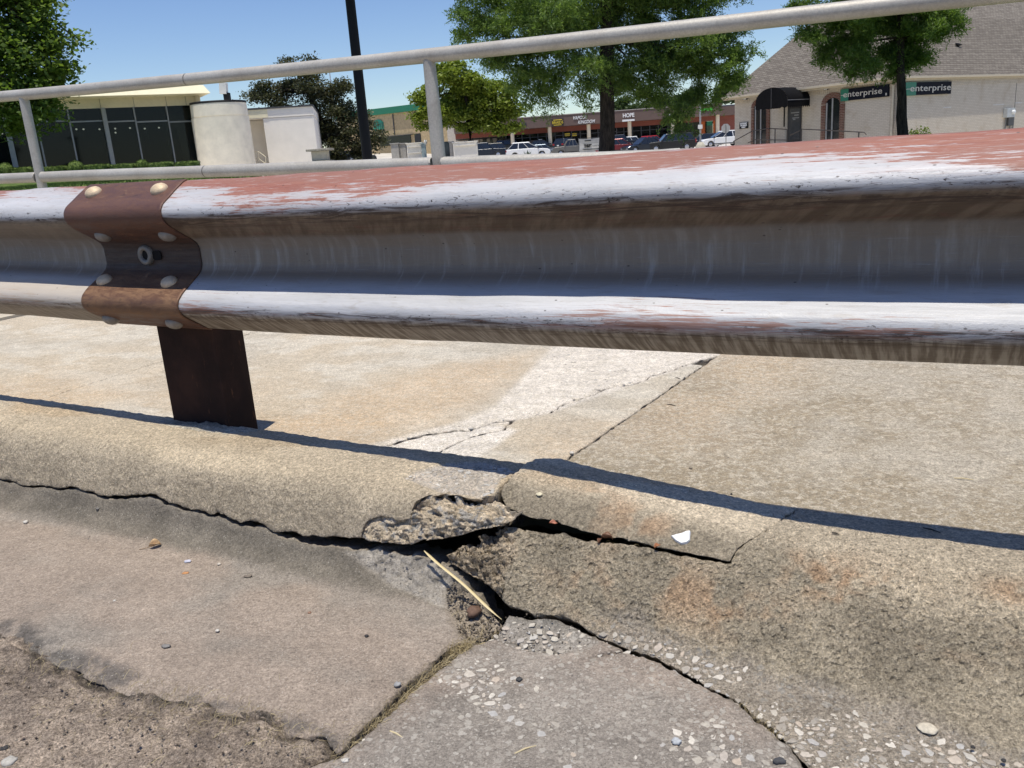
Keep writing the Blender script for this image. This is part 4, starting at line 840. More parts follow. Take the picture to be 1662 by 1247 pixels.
def car(name, kind, col, x0, x1, yb, L, label, face='R', yaw=0, group='vehicles parked in front of the shops', D=None, hidden=None):
    xm = (x0+x1)/2; D = D or FPX*L*max(.3, abs(math.cos(yaw)))/(x1-x0)*.955
    P = at(xm, yb, D); anchor(P)
    cat = 'pickup truck' if kind == 'pickup' else 'car'
    root = empty(name, tuple(P), (0 if face == 'R' else math.pi)+yaw); tag(root, label, cat, group)
    W, H = {'suv': (1.92, 1.75), 'cuv': (1.86, 1.66), 'sedan': (1.80, 1.45), 'hatch': (1.76, 1.50), 'pickup': (1.98, 1.88)}[kind]
    h = L/2; wr = .36 if kind in ('suv', 'pickup') else .32; belt = H*.60; hood = H*(.60 if kind in ('suv', 'pickup') else .56); zb = .24 if kind != 'pickup' else .36
    wx = (h-L*.19, -h+L*.19)
    # lower body side outline with wheel arches
    pl_ = [(-h+.03, zb+.12), (-h, zb+.35), (-h+.03, belt*.97)]
    if kind in ('sedan',): pl_ += [(-h+L*.06, belt+.02)]
    pl_ += [(-h+.10, belt), (h*.30, belt), (h*.42, hood+.02), (h-.30, hood-.06), (h-.06, hood-.20), (h, zb+.32), (h-.05, zb+.08), (h-.25, zb)]
    for w_ in wx:
        pl_ += [(w_+(wr+.06)*math.cos(a), max(zb, wr+(wr+.06)*math.sin(a))) for a in np.linspace(-.2, math.pi+.2, 11)]
    pl_ += [(-h+.25, zb)]
    b = MB(); slices = [(-W/2, .965), (-W/2+.05, 1.0), (W/2-.05, 1.0), (W/2, .965)]; n = len(pl_); V = []
    for y, k in slices: V += [(x*k, y, zb+(z-zb)*(.97 if k < 1 else 1)) for x, z in pl_]
    F = [tuple(range(n))]+[(s_*n+i, (s_+1)*n+i, (s_+1)*n+(i+1) % n, s_*n+(i+1) % n) for s_ in range(3) for i in range(n)]+[tuple(range(3*n, 4*n))[::-1]]
    b.add(V, [f[::-1] for f in F]); body = b.build('body', PAINT[col], root, bevel=.05)
    # greenhouse
    gx = {'suv': (-h+.10, -h+.34, h*.16, h*.42), 'cuv': (-h+.12, -h+.80, h*.04, h*.50), 'sedan': (-h*.74, -h*.42, h*.08, h*.42), 'hatch': (-h+.08, -h+.55, h*.10, h*.48), 'pickup': (-h*.12, -h*.02, h*.28, h*.46)}[kind]
    def gh(z0, z1, x, grow, m, nm, par=body):
        f0 = (z0-belt)/(H-belt); f1 = (z1-belt)/(H-belt); l = lambda a, c_, f_: a+(c_-a)*f_; V = []
        for z, f_ in ((z0, f0), (z1, f1)):
            xa, xb, y = l(x[0], x[1], f_)-grow, l(x[3], x[2], f_)+grow, l(W/2-.05, W/2-.24, f_)+grow; V += [(xa, -y, z), (xb, -y, z), (xb, y, z), (xa, y, z)]
        return MB().add(V, [(3, 2, 1, 0), (4, 5, 6, 7), (0, 1, 5, 4), (1, 2, 6, 5), (2, 3, 7, 6), (3, 0, 4, 7)]).build(nm, m, par, bevel=.05 if nm == 'roof' else 0)
    gh(belt, H-.10, gx, 0, M_CGLASS, 'window'); gh(H-.11, H, gx, .015, PAINT[col], 'roof')
    y0, y1 = W/2-.045, W/2-.22
    for s_ in (-1, 1):
        for fr in ((0, .02), (.34, .36), (.66, .68), (.985, 1.0)):
            f_ = sum(fr)/2; xa = gx[0]+(gx[3]-gx[0])*f_; xb = gx[1]+(gx[2]-gx[1])*f_
            MB().bar((xa, s_*(y0+.004), belt-.01), (xb, s_*(y1+.004), H-.10), .085 if f_ in (.01,) or kind == 'suv' else .07, .03).build('pillar', PAINT[col], root)
    if kind == 'pickup':
        bx = MB(); xa, xb = -h+.06, gx[0]-.03
        for s_ in (-1, 1): bx.box(((xa+xb)/2, s_*(W/2-.07), belt+.03), (xb-xa, .10, .10))
        bx.box((xa+.04, 0, belt+.03), (.08, W-.1, .10)); bx.build('bed_rail', PAINT[col], root)
    for w_ in wx:
        for s_ in (-1, 1):
            b = MB(); b.lathe((w_, s_*(W/2-.11), wr), [(wr*.62, -.11), (wr*.95, -.115), (wr, -.09), (wr, .09), (wr*.95, .115), (wr*.62, .11)], 20, (0, 1, 0)); wh = b.build('wheel', M_TYRE, root)
            b = MB(); b.lathe((w_, s_*(W/2-.11), wr), [(wr*.64, -.09), (.001, -.10)], 14, (0, -s_, 0)); b.lathe((w_, s_*(W/2-.10), wr), [(wr*.64, .085), (wr*.55, .10), (wr*.15, .085), (.001, .10)], 14, (0, s_, 0)); b.build('rim', M_RIM, wh)
    for s_ in (-1, 1):
        MB().box((h-.13, s_*(W/2-.26), hood-.30), (.22, .42, .16)).build('headlight', M_HL, root)
        MB().box((-h+.06, s_*(W/2-.16), belt-.16), (.14, .28, .34 if kind == 'suv' else .2)).build('taillight', M_TL, root)
        MB().box((gx[3]-.10, s_*(W/2+.07), belt+.06), (.14, .20, .13)).build('mirror', PAINT[col] if col != 'white' else M_TRIM, root)
        MB().box((0, s_*(W/2-.02), zb+.10), (L*.5, .05, .10)).build('sill', M_TRIM, root)
    MB().box((h-.035, 0, zb+.34), (.10, W*.5, .20)).build('grille', M_TRIM, root)
    MB().box((-h+.02, 0, zb+.12), (.12, W*.9, .16)).build('bumper', M_TRIM if col != 'white' else PAINT[col], root)
    MB().box((-h-.005, 0, belt-.30), (.02, .32, .16)).build('number_plate', M_WHITE, root)
    return root

car('parked_suv', 'suv', 'black', 553, 608, 267, 4.8, 'black four wheel drive with its tail lamp towards us, behind the black lamp post', yaw=.25, group='vehicles on the left of the lot')
car('parked_car', 'sedan', 'navy', 528, 562, 266, 4.4, 'dark sedan in the shade of the dusky tree, left of the black four wheel drive', yaw=.8, group='vehicles on the left of the lot', D=88)
car('pickup_truck', 'pickup', 'silver', 603, 636, 247, 5.6, 'silver pickup truck parked below the brick building with the green roof', group='vehicles on the left of the lot', D=178)
car('parked_suv', 'suv', 'navy', 762, 812, 258, 4.9, 'dark blue four wheel drive poking out from behind the right utility enclosure', D=98)
car('parked_suv', 'suv', 'black', 790, 833, 255, 4.8, 'black car between the dark blue four wheel drive and the white crossover', D=112)
car('parked_car', 'cuv', 'white', 824.5, 890.5, 257, 4.65, 'white crossover with a spiky plant in front of its doors')
car('parked_car', 'hatch', 'bluegrey', 866, 900, 254, 4.2, 'pale blue grey hatchback just behind the nose of the white crossover', D=112)
car('parked_car', 'cuv', 'black', 862, 896, 247, 4.5, 'black crossover behind the pale blue grey hatchback', D=125, yaw=.4)
car('parked_suv', 'suv', 'black', 812, 850, 246, 4.9, 'black four wheel drive farthest back beneath the yellow green tree', D=128)
car('pickup_truck', 'pickup', 'grey', 898, 968, 252.5, 5.6, 'dull grey pickup truck partly behind the white banner', face='L')
car('parked_car', 'hatch', 'navy', 908, 932, 243, 4.2, 'dark hatchback seen over the bed of the dull grey pickup', D=120, yaw=.9)
car('parked_car', 'hatch', 'maroon', 990, 1027, 249, 4.1, 'maroon hatchback emerging right of the big trunk', D=92, yaw=-.2)
car('parked_suv', 'suv', 'navy', 988, 1026, 244, 4.6, 'dark car between the maroon hatchback and the white four wheel drive', D=102)
car('parked_suv', 'suv', 'white', 1004, 1051, 245, 4.6, 'white four wheel drive right of the maroon hatchback', D=110)
car('parked_car', 'hatch', 'white', 1043, 1080, 238, 4.3, 'white hatchback behind the red car', D=128)
car('parked_car', 'hatch', 'red', 1046, 1074, 239, 4.0, 'bright red car between the white hatchback and the long black vehicle', D=118, yaw=.5)
car('parked_suv', 'suv', 'black', 1050, 1124, 246, 5.1, 'long black four wheel drive facing left, nearest of the vehicles right of the big trunk', face='L')
car('parked_car', 'cuv', 'navy', 1118, 1161, 241, 4.7, 'dark blue crossover right of the grey lot lamp', face='L', D=104)
car('parked_suv', 'cuv', 'white', 1147, 1196, 238, 4.7, 'white crossover beside the stop sign, cut off by the pale brick building', face='L', D=96)
car('parked_car', 'sedan', 'navy', 1028, 1062, 248, 4.5, 'low dark sedan in front of the white four wheel drive', D=90, face='L', yaw=.3)

# ---------------------------------------------------------------- helper for walls given by two ground points
class Wall:
    def __init__(s, A, B): s.A = np.array([A[0], A[1], 0.]); s.B = np.array([B[0], B[1], 0.]); s.L = np.linalg.norm(s.B-s.A); s.x = (s.B-s.A)/s.L; s.n = np.array([s.x[1], -s.x[0], 0.])
    def hit(s, x, y, off=0.):
        d = ray(x, y); A = s.A+s.n*off; k = ((A-CAM)@s.n)/(d@s.n); P = CAM+d*k; return float((P-s.A)@s.x), float(P[2])
    def P(s, a, z, off=0.): q = s.A+s.x*a+s.n*off; return Vector((q[0], q[1], z))
    def slab(s, b, a0, a1, z0, z1, o0, o1):
        V = [s.P(a, z, o) for z in (z0, z1) for a, o in ((a0, o0), (a1, o0), (a1, o1), (a0, o1))]
        return b.add(V, [(3, 2, 1, 0), (4, 5, 6, 7), (0, 1, 5, 4), (1, 2, 6, 5), (2, 3, 7, 6), (3, 0, 4, 7)])
    def rect(s, b, px0, py0, px1, py1, o0, o1):      # picture corners to a slab lying on the wall
        a0, za = s.hit(px0, (py0+py1)/2, o1); a1, zb_ = s.hit(px1, (py0+py1)/2, o1); xm = (px0+px1)/2; z1 = s.hit(xm, py0, o1)[1]; z0 = s.hit(xm, py1, o1)[1]
        s.slab(b, min(a0, a1), max(a0, a1), z0, z1, o0, o1); return min(a0, a1), max(a0, a1), z0, z1
    def text(s, nm, body, px0, px1, py, hpx, m, par, oo, ext=.01, **kw):
        a0, z = s.hit(px0, py, oo); a1, _ = s.hit(px1, py, oo); xm = (px0+px1)/2; hh = s.hit(xm, py-hpx/2, oo)[1]-s.hit(xm, py+hpx/2, oo)[1]; zc = s.hit(xm, py, oo)[1]
        M = frame(s.P(min(a0, a1), zc, oo), s.x, (0, 0, 1))
        o = text(nm, body, hh*1.35, m, None, None, ext, **kw); wdt = max(v.co.x for v in o.data.vertices); kx = abs(a1-a0)/wdt
        o.matrix_world = M @ Matrix.Diagonal((kx, 1, 1, 1)); return kp(o, par)
def kp(o, root): o.parent = root; o.matrix_parent_inverse = Matrix.Translation(-root.location); return o
def glass_mat(nm, tint=(.01, .012, .014), mixf=.45):
    t = NT(nm); t.b.inputs['Base Color'].default_value = (*tint, 1); t.b.inputs['Roughness'].default_value = .04; t.b.inputs['Specular IOR Level'].default_value = .4
    tr = t.n('BsdfTransparent'); tr.inputs[0].default_value = (.45, .5, .5, 1); mx = t.n('MixShader'); mx.inputs[0].default_value = 1-mixf
    t.l(tr.outputs[0], mx.inputs[1]); t.l(t.b.outputs[0], mx.inputs[2]); t.l(mx.outputs[0], t.t.nodes['Material Output'].inputs[0]); return t.m
M_GLASS = glass_mat('shop_glass'); M_GLASS2 = glass_mat('office_glass', (.010, .013, .014), .5)
M_INT = plain('interior_dark', (.035, .033, .03), .9, 0, .4, 2)

# ---------------------------------------------------------------- strip mall
YM = 128.
wm = Wall((at(700, 230, YM)[0], YM), (at(1260, 200, YM)[0], YM))
M_BRN = plain('fascia_brown', (.14, .095, .080), .85, 0, .08); M_REDB = plain('band_redbrown', (.27, .085, .06), .85, 0, .08); M_COL = plain('column_cream', (.80, .68, .50), .85, 0, .08)
P0 = at(1000, 250, YM); mall = tag(empty('strip_mall', (P0[0], P0[1], -.4)), 'long low brown strip mall with cream columns and lit shopfront names', 'building')
def wz(px, py, off=0): return wm.hit(px, py, off)
zr_ = wz(960, 183.5, 3)[1]; zf_ = wz(960, 201.5, 3)[1]; zg = -.45; zred = wz(960, 210.5, 0)[1]
aL = wz(806, 215, 3)[0]; aM = wz(1084, 190, 3)[0]; aR = wz(1170, 185, 3)[0]; aE = wz(1215, 185, 3)[0]
def wpart(nm, m, *slabs):
    b = MB()
    for q in slabs: wm.slab(b, *q)
    return kp(b.build(nm, m), mall)
wpart('fascia', M_BRN, (aL-6, aM, zf_, zr_, -.3, 3)); wpart('roof', M_DGREY, (aL-6, aE, zr_-.5, zr_-.15, -22, -.32))
wpart('parapet_cap', plain('cap', (.42, .38, .34), .7), (aL-6, aM, zr_+.002, zr_+.10, 2.85, 3.06))
zrt = wz(1120, 171.5, 3.4)[1]; zft = wz(1120, 189.5, 3.4)[1]
wpart('fascia', M_BRN, (aM+.01, aR, zft, zrt, -.3, 3.6)); wpart('fascia', M_BRN, (aR+.01, aE, zf_-.1, zr_-.35, -.3, 1.2))
wpart('parapet_wall', M_WHITE, (aR+.05, aE, zr_-.34, zrt-.02, -9, -3))
wpart('band', M_REDB, (aL-6, aE, zred, zf_+.02, -.3, .25)); wpart('band_end', M_REDB, (aR+.02, aE, zg, zred-.01, -.3, .2))
wpart('rear_wall', M_INT, (aL-6, aE, zg, zr_-.6, -22, -21.7)); wpart('floor', plain('pavement_walk', (.34, .32, .29), .9), (aL-6, aE, zg-.3, zg, -21, 4.2))
wpart('ceiling', M_INT, (aL-6, aE, zred-.1, zred-.02, -21, -.32))
wpart('soffit', plain('soffit', (.30, .25, .2), .9), (aL-6, aR, zf_+.005, zf_+.05, .28, 2.9))
# shopfront glass bay by bay
orange_m = plain('wall_orange', (.55, .13, .03), .8); green_m = plain('window_green', (.02, .20, .10), .5)
xs = [820, 833, 846, 859, 872, 886, 900, 913, 927, 941, 955, 970, 985, 1000, 1012, 1026, 1040, 1054, 1068, 1082]
for i in range(len(xs)-1):
    a0 = wz(xs[i], 215)[0]; a1 = wz(xs[i+1], 215)[0]
    f = kp(wm.slab(MB(), a0, a0+.12, zg, zred-.02, -.06, .10).build('window_frame', M_DGREY), mall)
    b = MB(); wm.slab(b, a0+.13, a1-.01, zg+.02, zred-.04, -.01, .02); kp(b.build('shop_window', M_GLASS), mall)
    ztr = zred-.62*(1 if xs[i] > 985 else .8); b = MB(); wm.slab(b, a0+.125, a1-.005, ztr-.05, ztr+.03, .025, .09); kp(b.build('transom', M_DGREY), mall)
    if xs[i] > 985: b = MB(); wm.slab(b, a0+.14, a1-.02, ztr+.04, zred-.05, -.09, -.05); kp(b.build('transom_pane', plain('pane_pale', (.30, .29, .25), .5)), mall)
for x0, x1, m in ((1085, 1098, M_GLASS), (1099, 1112, M_GLASS), (1113, 1124, M_GLASS), (1125, 1136, M_GLASS), (1145, 1157, M_GLASS), (1175, 1186, M_GLASS)):
    b = MB(); wm.rect(b, x0, 198, x1, 240, .0, .04); kp(b.build('shop_window', m), mall)
    b = MB(); wm.rect(b, x0-.9, 198, x0-.1, 240, .0, .12); kp(b.build('window_frame', M_DGREY), mall)
b = MB(); wm.rect(b, 1138, 196, 1145, 222, .05, .12); kp(b.build('orange_panel', orange_m), mall)
b = MB(); wm.rect(b, 1157.5, 196, 1161, 236, .05, .12); kp(b.build('orange_panel', orange_m), mall)
b = MB(); wm.rect(b, 1147, 197, 1156, 204, .06, .10); kp(b.build('green_panel', green_m), mall)
for px, top in ((831, 211.5), (892, 206.8), (955.5, 202), (1022, 197.5), (1092, 193.5), (1165.5, 188)):
    o_ = 3.1 if px > 1080 else 2.6; a, z = wm.hit(px, top, o_); b = MB(); c = wm.P(a, 0, o_-.3)
    b.lathe((c.x, c.y, 0), [(.27, zg), (.27, zft if px > 1080 else zf_)], 16); b.lathe((c.x, c.y, 0), [(.30, zg), (.30, zg+.25), (.27, zg+.26)], 16); kp(b.build('column', M_COL), mall)
b = MB(); wm.rect(b, 1084, 184.8, 1094, 187.6, 3.62, 3.72); kp(b.build('cap_light', M_WHITE), mall)
M_YEL = plain('sign_yellow', (.75, .55, .04), .5, 0, .05); M_GRS = plain('sign_green', (.06, .50, .04), .5, 0, .05); M_LET = plain('letter_white', (.80, .80, .78), .5, 0, .03)
b = MB(); wm.rect(b, 895, 193.2, 915, 204.8, 3.0, 3.12); kp(b.build('sign_board', plain('sign_black', (.03, .025, .02), .6)), mall)
wm.text('sign_lettering', 'BRAIDS', 896, 914, 199.2, 4.6, M_YEL, mall, 3.13, .03, off=.004)
b = MB(); wm.rect(b, 898, 194.2, 912, 195.4, 3.125, 3.14); wm.rect(b, 898.5, 202.6, 911.5, 203.6, 3.125, 3.14); kp(b.build('sign_rule', M_YEL), mall)
wm.text('sign_lettering', 'VAPOUR', 929, 953, 191.4, 5.6, M_LET, mall, 3.02, .06, off=.008, shear=.35)
wm.text('sign_lettering', 'KINGDOM', 937.5, 966, 198.0, 5.6, M_LET, mall, 3.02, .06, off=.008, shear=.35)
wm.text('sign_lettering', 'HOPE', 1010.5, 1029.5, 187.6, 6.6, M_LET, mall, 3.02, .06, off=.02)
b = MB(); wm.rect(b, 1010, 194, 1030, 197, 3.0, 3.10); kp(b.build('sign_strip', M_LET), mall)
wm.text('sign_lettering', 'Emeralds', 1134, 1157, 177.6, 5.2, M_GRS, mall, 3.64, .05, off=.03, shear=.25)
wm.text('sign_lettering', 'GIFT', 847, 855, 202.5, 5, M_DGREY, mall, 3.02, .05, off=.03)
for x0 in (916.5, 927.5):
    b = MB(); wm.rect(b, x0, 216.5, x0+8.5, 221, .03, .05); kp(b.build('window_poster', M_YEL), mall)
b = MB(); wm.rect(b, 873, 226, 880, 229, .03, .05); kp(b.build('window_poster', M_WHITE), mall)

# ---------------------------------------------------------------- green roofed brick building and its pale neighbour
A, B = at(590, 230, 158), at(736, 230, 146)
wb_ = Wall(A, B); gb = tag(empty('brick_building', (float((A[0]+B[0])/2), 152, 1.9)), 'tan brick building with a green metal roof edge and an arched green window', 'building')
z_top = wb_.hit(660, 181.5)[1]; z_b = wb_.hit(660, 250)[1]
b = MB(); wb_.slab(b, -6, wb_.L, z_b-2, z_top, -14, 0); kp(b.build('wall', plain('brick_tan', (.46, .35, .20), .9, 0, .2, 3)), gb)
b = MB(); wb_.slab(b, -6.4, wb_.L+.4, z_top+.005, z_top+1.05, -14.3, .5); kp(b.build('roof_edge', plain('green_metal', (.015, .17, .09), .5)), gb)
b = MB(); a0, a1, z0, z1 = wb_.rect(b, 617, 221.5, 667, 236, .01, .12); kp(b.build('shop_window', plain('glass_dark', (.01, .012, .014), .1)), gb)
b = MB(); wb_.rect(b, 673, 217, 683, 236, .01, .12); kp(b.build('door', plain('door_dark', (.015, .015, .016), .4)), gb)
b = MB(); wb_.rect(b, 612, 220.2, 669, 221.2, .01, .5); kp(b.build('canopy', M_DGREY), gb)
b = MB(); a0, z0 = wb_.hit(607, 212, .1); a1, _ = wb_.hit(623, 211, .1); zt = wb_.hit(615, 194, .1)[1]; zc = z0+(zt-z0)*.55; pts = [wb_.P(a0, z0, 0), wb_.P(a1, z0, 0)]+[wb_.P((a0+a1)/2+(a1-a0)/2*math.cos(t), zc+(zt-zc)*math.sin(t), 0) for t in np.linspace(0, math.pi, 12)]
b.prism(pts, tuple(wb_.n*.02), tuple(wb_.n*.14)); kp(b.build('arched_window', plain('window_teal', (.02, .26, .17), .35)), gb)
for x in (609.5, 613, 616.5, 620): b = MB(); wb_.rect(b, x, 199, x+.6, 211.5, .145, .2); kp(b.build('glazing_bar', M_DGREY), gb)
b = MB(); wb_.rect(b, 638, 185, 639, 219, .01, .15); kp(b.build('downpipe', M_DGREY), gb)
A, B = at(727, 230, 138), at(806, 226, 136); w2 = Wall(A, B); nb2 = tag(empty('pale_building', (float(A[0]), 138, 0)), 'pale flat building with narrow dark windows behind the yellow green tree', 'building')
b = MB(); z1 = w2.hit(760, 196)[1]; w2.slab(b, 0, w2.L, -1, z1, -12, 0); kp(b.build('wall', plain('render_pale', (.58, .52, .44), .85)), nb2)
for x0, x1 in ((759, 768), (783, 789), (795, 799)): b = MB(); w2.rect(b, x0, 210, x1, 236, .01, .06); kp(b.build('window', plain('glass_dk2', (.012, .013, .015), .15)), nb2)
for x in (740, 752, 777): b = MB(); w2.rect(b, x, 200, x+.6, 236, .01, .03); kp(b.build('joint', M_DGREY), nb2)

# ---------------------------------------------------------------- glass fronted building, drum, wing
A, B = at(-60, 250, 43.2), at(326, 220, 48.8); wg = Wall(A, B); gbd = tag(empty('glass_building', (-14, 46, 1.1)), 'low modern building with dark glass front under a pale yellow overhanging roof', 'building')
M_CREAM = plain('cream_render', (.62, .56, .42), .85, 0, .06); M_YR = plain('roof_pale_yellow', (.85, .78, .55), .8, 0, .05); M_MUL = plain('mullion_grey', (.24, .25, .25), .5, .2)
zh = wg.hit(250, 173)[1]; zs = .9; zft_ = wg.hit(250, 152, .6)[1]
def gpart(nm, m, *sl):
    b = MB()
    for q in sl: wg.slab(b, *q)
    return kp(b.build(nm, m), gbd)
gpart('upper_wall', M_CREAM, (0, wg.L, zh, zft_, -.25, .05))
for x in (160, 215, 268, 300): a = wg.hit(x, 160)[0]; gpart('panel_joint', plain('joint_grey', (.25, .23, .19), .9), (a, a+.03, zh+.01, zft_-.01, .05, .056))
gpart('rear_wall', M_INT, (0, wg.L, zs-2, zft_, -11, -10.8)); gpart('floor', M_INT, (0, wg.L, zs-2.2, zs+.15, -10.7, -.1)); gpart('ceiling', M_INT, (0, wg.L, zh-.05, zh-.01, -10.7, -.26)); gpart('side_wall', M_CREAM, (wg.L-.01, wg.L+.25, zs-2, zft_, -11, .1))
rt = wg.hit(340, 149.5, 1.3)[0]; zb1 = wg.hit(335, 151.5, 1.4)[1]; zt1 = wg.hit(330, 137.5, 1.4)[1]
b = MB(); V = [wg.P(-2, zb1, 1.5), wg.P(rt, zb1, 1.5), wg.P(rt, zb1, -11), wg.P(-2, zb1, -11), wg.P(-2, zt1, 1.2), wg.P(rt-.25, zt1, 1.2), wg.P(rt-.25, zt1, -11), wg.P(-2, zt1, -11)]
b.add(V, [(3, 2, 1, 0), (4, 5, 6, 7), (0, 1, 5, 4), (1, 2, 6, 5), (2, 3, 7, 6), (3, 0, 4, 7)]); kp(b.build('roof', M_YR), gbd)
gx_ = [(-40, 3), (10, 7), (63, 2), (116, 2), (171, 6), (223, 2), (276, 2), (322, 5)]
for i, (x, wpx) in enumerate(gx_):
    a = wg.hit(x, 220)[0]; wd = wpx*46/FPX; gpart('mullion' if wpx < 5 else 'glass_pillar', M_MUL if wpx < 5 else plain('pillar_grey', (.26, .27, .26), .7), (a, a+wd, zs, zh, -.05, .12 if wpx < 5 else .3))
    if i < len(gx_)-1:
        a2 = wg.hit(gx_[i+1][0], 220)[0]; zt_ = wg.hit(x+20, 197.5)[1]
        gpart('glass_pane', M_GLASS2, (a+wd+.005, a2-.005, zs+.2, zt_-.04, -.01, .01)); gpart('glass_pane', M_GLASS2, (a+wd+.005, a2-.005, zt_+.04, zh-.005, -.01, .01)); gpart('glazing_rail', M_MUL, (a+wd+.003, a2-.003, zt_-.035, zt_+.035, -.04, .06))
M_LAMP = NT('ceiling_lamp'); M_LAMP.b.inputs['Emission Color'].default_value = (1, .9, .75, 1); M_LAMP.b.inputs['Emission Strength'].default_value = 4; M_LAMP = M_LAMP.m
for x, y in ((3, 217), (24, 216.5), (35, 215), (124, 210), (135.5, 210), (161.5, 210), (187, 209), (187.5, 215.5), (211, 208), (235, 209), (258, 207.5)):
    a, z = wg.hit(x, y, -4); b = MB(); c = wg.P(a, z, -4); b.lathe(c, [(.001, .05), (.05, .03), (.06, 0), (.05, -.03), (.001, -.05)], 8); kp(b.build('ceiling_lamp', M_LAMP), gbd)
for x, y, ww, hh in ((70, 232, 1.6, .9), (150, 246, 2.2, .9), (205, 240, 3., 1.4), (285, 236, .5, 2.2), (250, 238, .4, 2.5)):
    a, z = wg.hit(x, y, -2.5); gpart('display_stand', plain('display_grey', (.10, .10, .095), .7), (a-ww/2, a+ww/2, zs+.15, zs+.15+hh, -2.8, -2.4))
# drum
def drum():
    D = 47.; c = at(362, 220, D+1.4); r = 43.*D/FPX; zt = at(362, 164, D)[2]; zbm = .2
    root = tag(empty('concrete_drum', (float(c[0]), float(c[1]), zbm)), 'round cream concrete drum at the corner of the glass building', 'building')
    m = plain('drum_concrete', (.88, .80, .65), .88, 0, .10, 2, .004, 30)
    b = MB(); zg_ = zt-.72
    for q_ in ([(r*1.03, zbm-1), (r*1.02, zg_-.03)], [(r*1.02, zg_-.03), (r*.985, zg_-.03)], [(r*.985, zg_-.03), (r*.985, zg_+.02)], [(r*.985, zg_+.02), (r*1.005, zg_+.02)], [(r*1.005, zg_+.02), (r*.99, zt)], [(r*.99, zt), (.01, zt-.02)]): b.lathe((c[0], c[1], 0), q_, 64)
    kp(b.build('wall', m), root)
    b = MB(); b.lathe((c[0], c[1], 0), [(r*1.0, zt-.05), (r*1.0, zt+.06), (r*.9, zt+.06)], 64); kp(b.build('cap_rim', M_BLACK), root)
    P = at(366, 160, D+1.2); u_ = tag(empty('roof_floodlight', tuple(P)), 'white box lamp on a dark bracket standing on the round drum', 'floodlight')
    s_ = D/FPX; b = MB(); b.box(P+np.array([-.02, 0, 15*s_]), (11*s_, .35, 17*s_), Matrix.Rotation(.10, 3, 'Y')); kp(b.build('lamp_box', M_WHITE, bevel=.02), u_)
    b = MB(); b.box(P+np.array([.10, 0, 2*s_]), (9*s_, .3, 12*s_)); kp(b.build('bracket', M_BLACK), u_)
drum()
A, B = at(404, 225, 51), at(513, 225, 51.6); ww_ = Wall(A, B); wing = tag(empty('white_wing', (float(A[0]), 51, .8)), 'windowless off white wing wall right of the round drum', 'building')
M_OFF = plain('off_white_render', (.86, .81, .73), .85, 0, .05, 1.5)
zt = ww_.hit(460, 175.5)[1]; zg2 = ww_.hit(460, 190)[1]; ar = ww_.hit(432, 230)[0]
for nm, m, q in (('wall', M_OFF, (ar, ww_.L, -.5, zg2-.02, -9, 0)), ('parapet', M_OFF, (-1, ww_.L+.02, zg2, zt, -9, .03)), ('recess_wall', M_OFF, (-1, ar, -.5, zg2-.02, -9, -1.6)), ('coping', M_DGREY, (-1, ww_.L+.06, zt+.002, zt+.09, -9, .10))):
    b = MB(); ww_.slab(b, *q); kp(b.build(nm, m), wing)
b = MB(); ww_.slab(b, -1, ar+.3, zg2+.03, zt-.01, .03, .05); kp(b.build('yellow_panel', M_YR), wing)
sr = tag(empty('stair_rail', tuple(at(422, 270, 49))), 'thin cream handrail beside the recess of the white wing', 'handrail')
b = MB(); q = lambda x, y: at(x, y, 49)
for a_, c_ in (((414, 246), (419, 246)), ((419, 246), (431, 255)), ((414, 258), (420, 258)), ((420, 258), (431, 266)), ((414, 246), (415, 272)), ((431, 255), (432, 272)), ((419, 246), (420, 272))): b.tube([q(*a_), q(*c_)], .025, 8)
kp(b.build('rail_tubes', M_CREAM), sr)

# ---------------------------------------------------------------- hedges
M_HEDGE = NT('hedge_leaf'); c = M_HEDGE.coord(); n_ = M_HEDGE.noise(c, 14, 6, .75)
M_HEDGE = M_HEDGE.out(M_HEDGE.mix(M_HEDGE.mr(n_, .35, .65), (.035, .06, .015), (.16, .22, .05)), .8, 0, M_HEDGE.bump(n_, 1, .03), .2)
def leafy(P_, N__, k, size, m, name, par=None, up=.5, aspect=.6, seed=0, tint=None):
    r_ = np.random.RandomState(seed); i = r_.randint(0, len(P_), k) if k else np.arange(len(P_)); c = P_[i]; k = len(c)
    a = r_.normal(size=(k, 3)); a /= np.linalg.norm(a, axis=1)[:, None]; b_ = r_.normal(size=(k, 3)); b_ -= (b_*a).sum(1)[:, None]*a; b_ /= np.linalg.norm(b_, axis=1)[:, None]
    s_ = size*r_.uniform(.6, 1.3, (k, 1)); V = np.stack([c-a*s_, c-b_*s_*aspect, c+a*s_, c+b_*s_*aspect], 1).reshape(-1, 3)
    return np_mesh(name, V, np.arange(4*k).reshape(-1, 4), m, par, False, tint)
def leaf_mat(nm, c0, c1, c2, trans=.35):
    t = NT(nm); g = t.n('NewGeometry'); r = g.outputs['Random Per Island']; c = t.coord(); n = t.noise(c, .9, 3)
    col = t.mix(t.mr(n, .35, .65), c0, c1); col = t.mix(t.math('MULTIPLY', t.mr(r, .5, 1.), .6), col, c2); t.val(t.b.inputs['Base Color'], col)
    t.b.inputs['Roughness'].default_value = .5; t.b.inputs['Specular IOR Level'].default_value = .3
    tr = t.n('BsdfTranslucent'); t.l(t.mix(1., col, (1.25, 1.3, .7), 'MULTIPLY'), tr.inputs[0]); mx = t.n('MixShader'); mx.inputs[0].default_value = trans
    t.l(t.b.outputs[0], mx.inputs[1]); t.l(tr.outputs[0], mx.inputs[2]); t.l(mx.outputs[0], t.t.nodes['Material Output'].inputs[0]); return t.m
M_HL_ = leaf_mat('hedge_leaves', (.045, .08, .02), (.10, .15, .035), (.18, .24, .06))
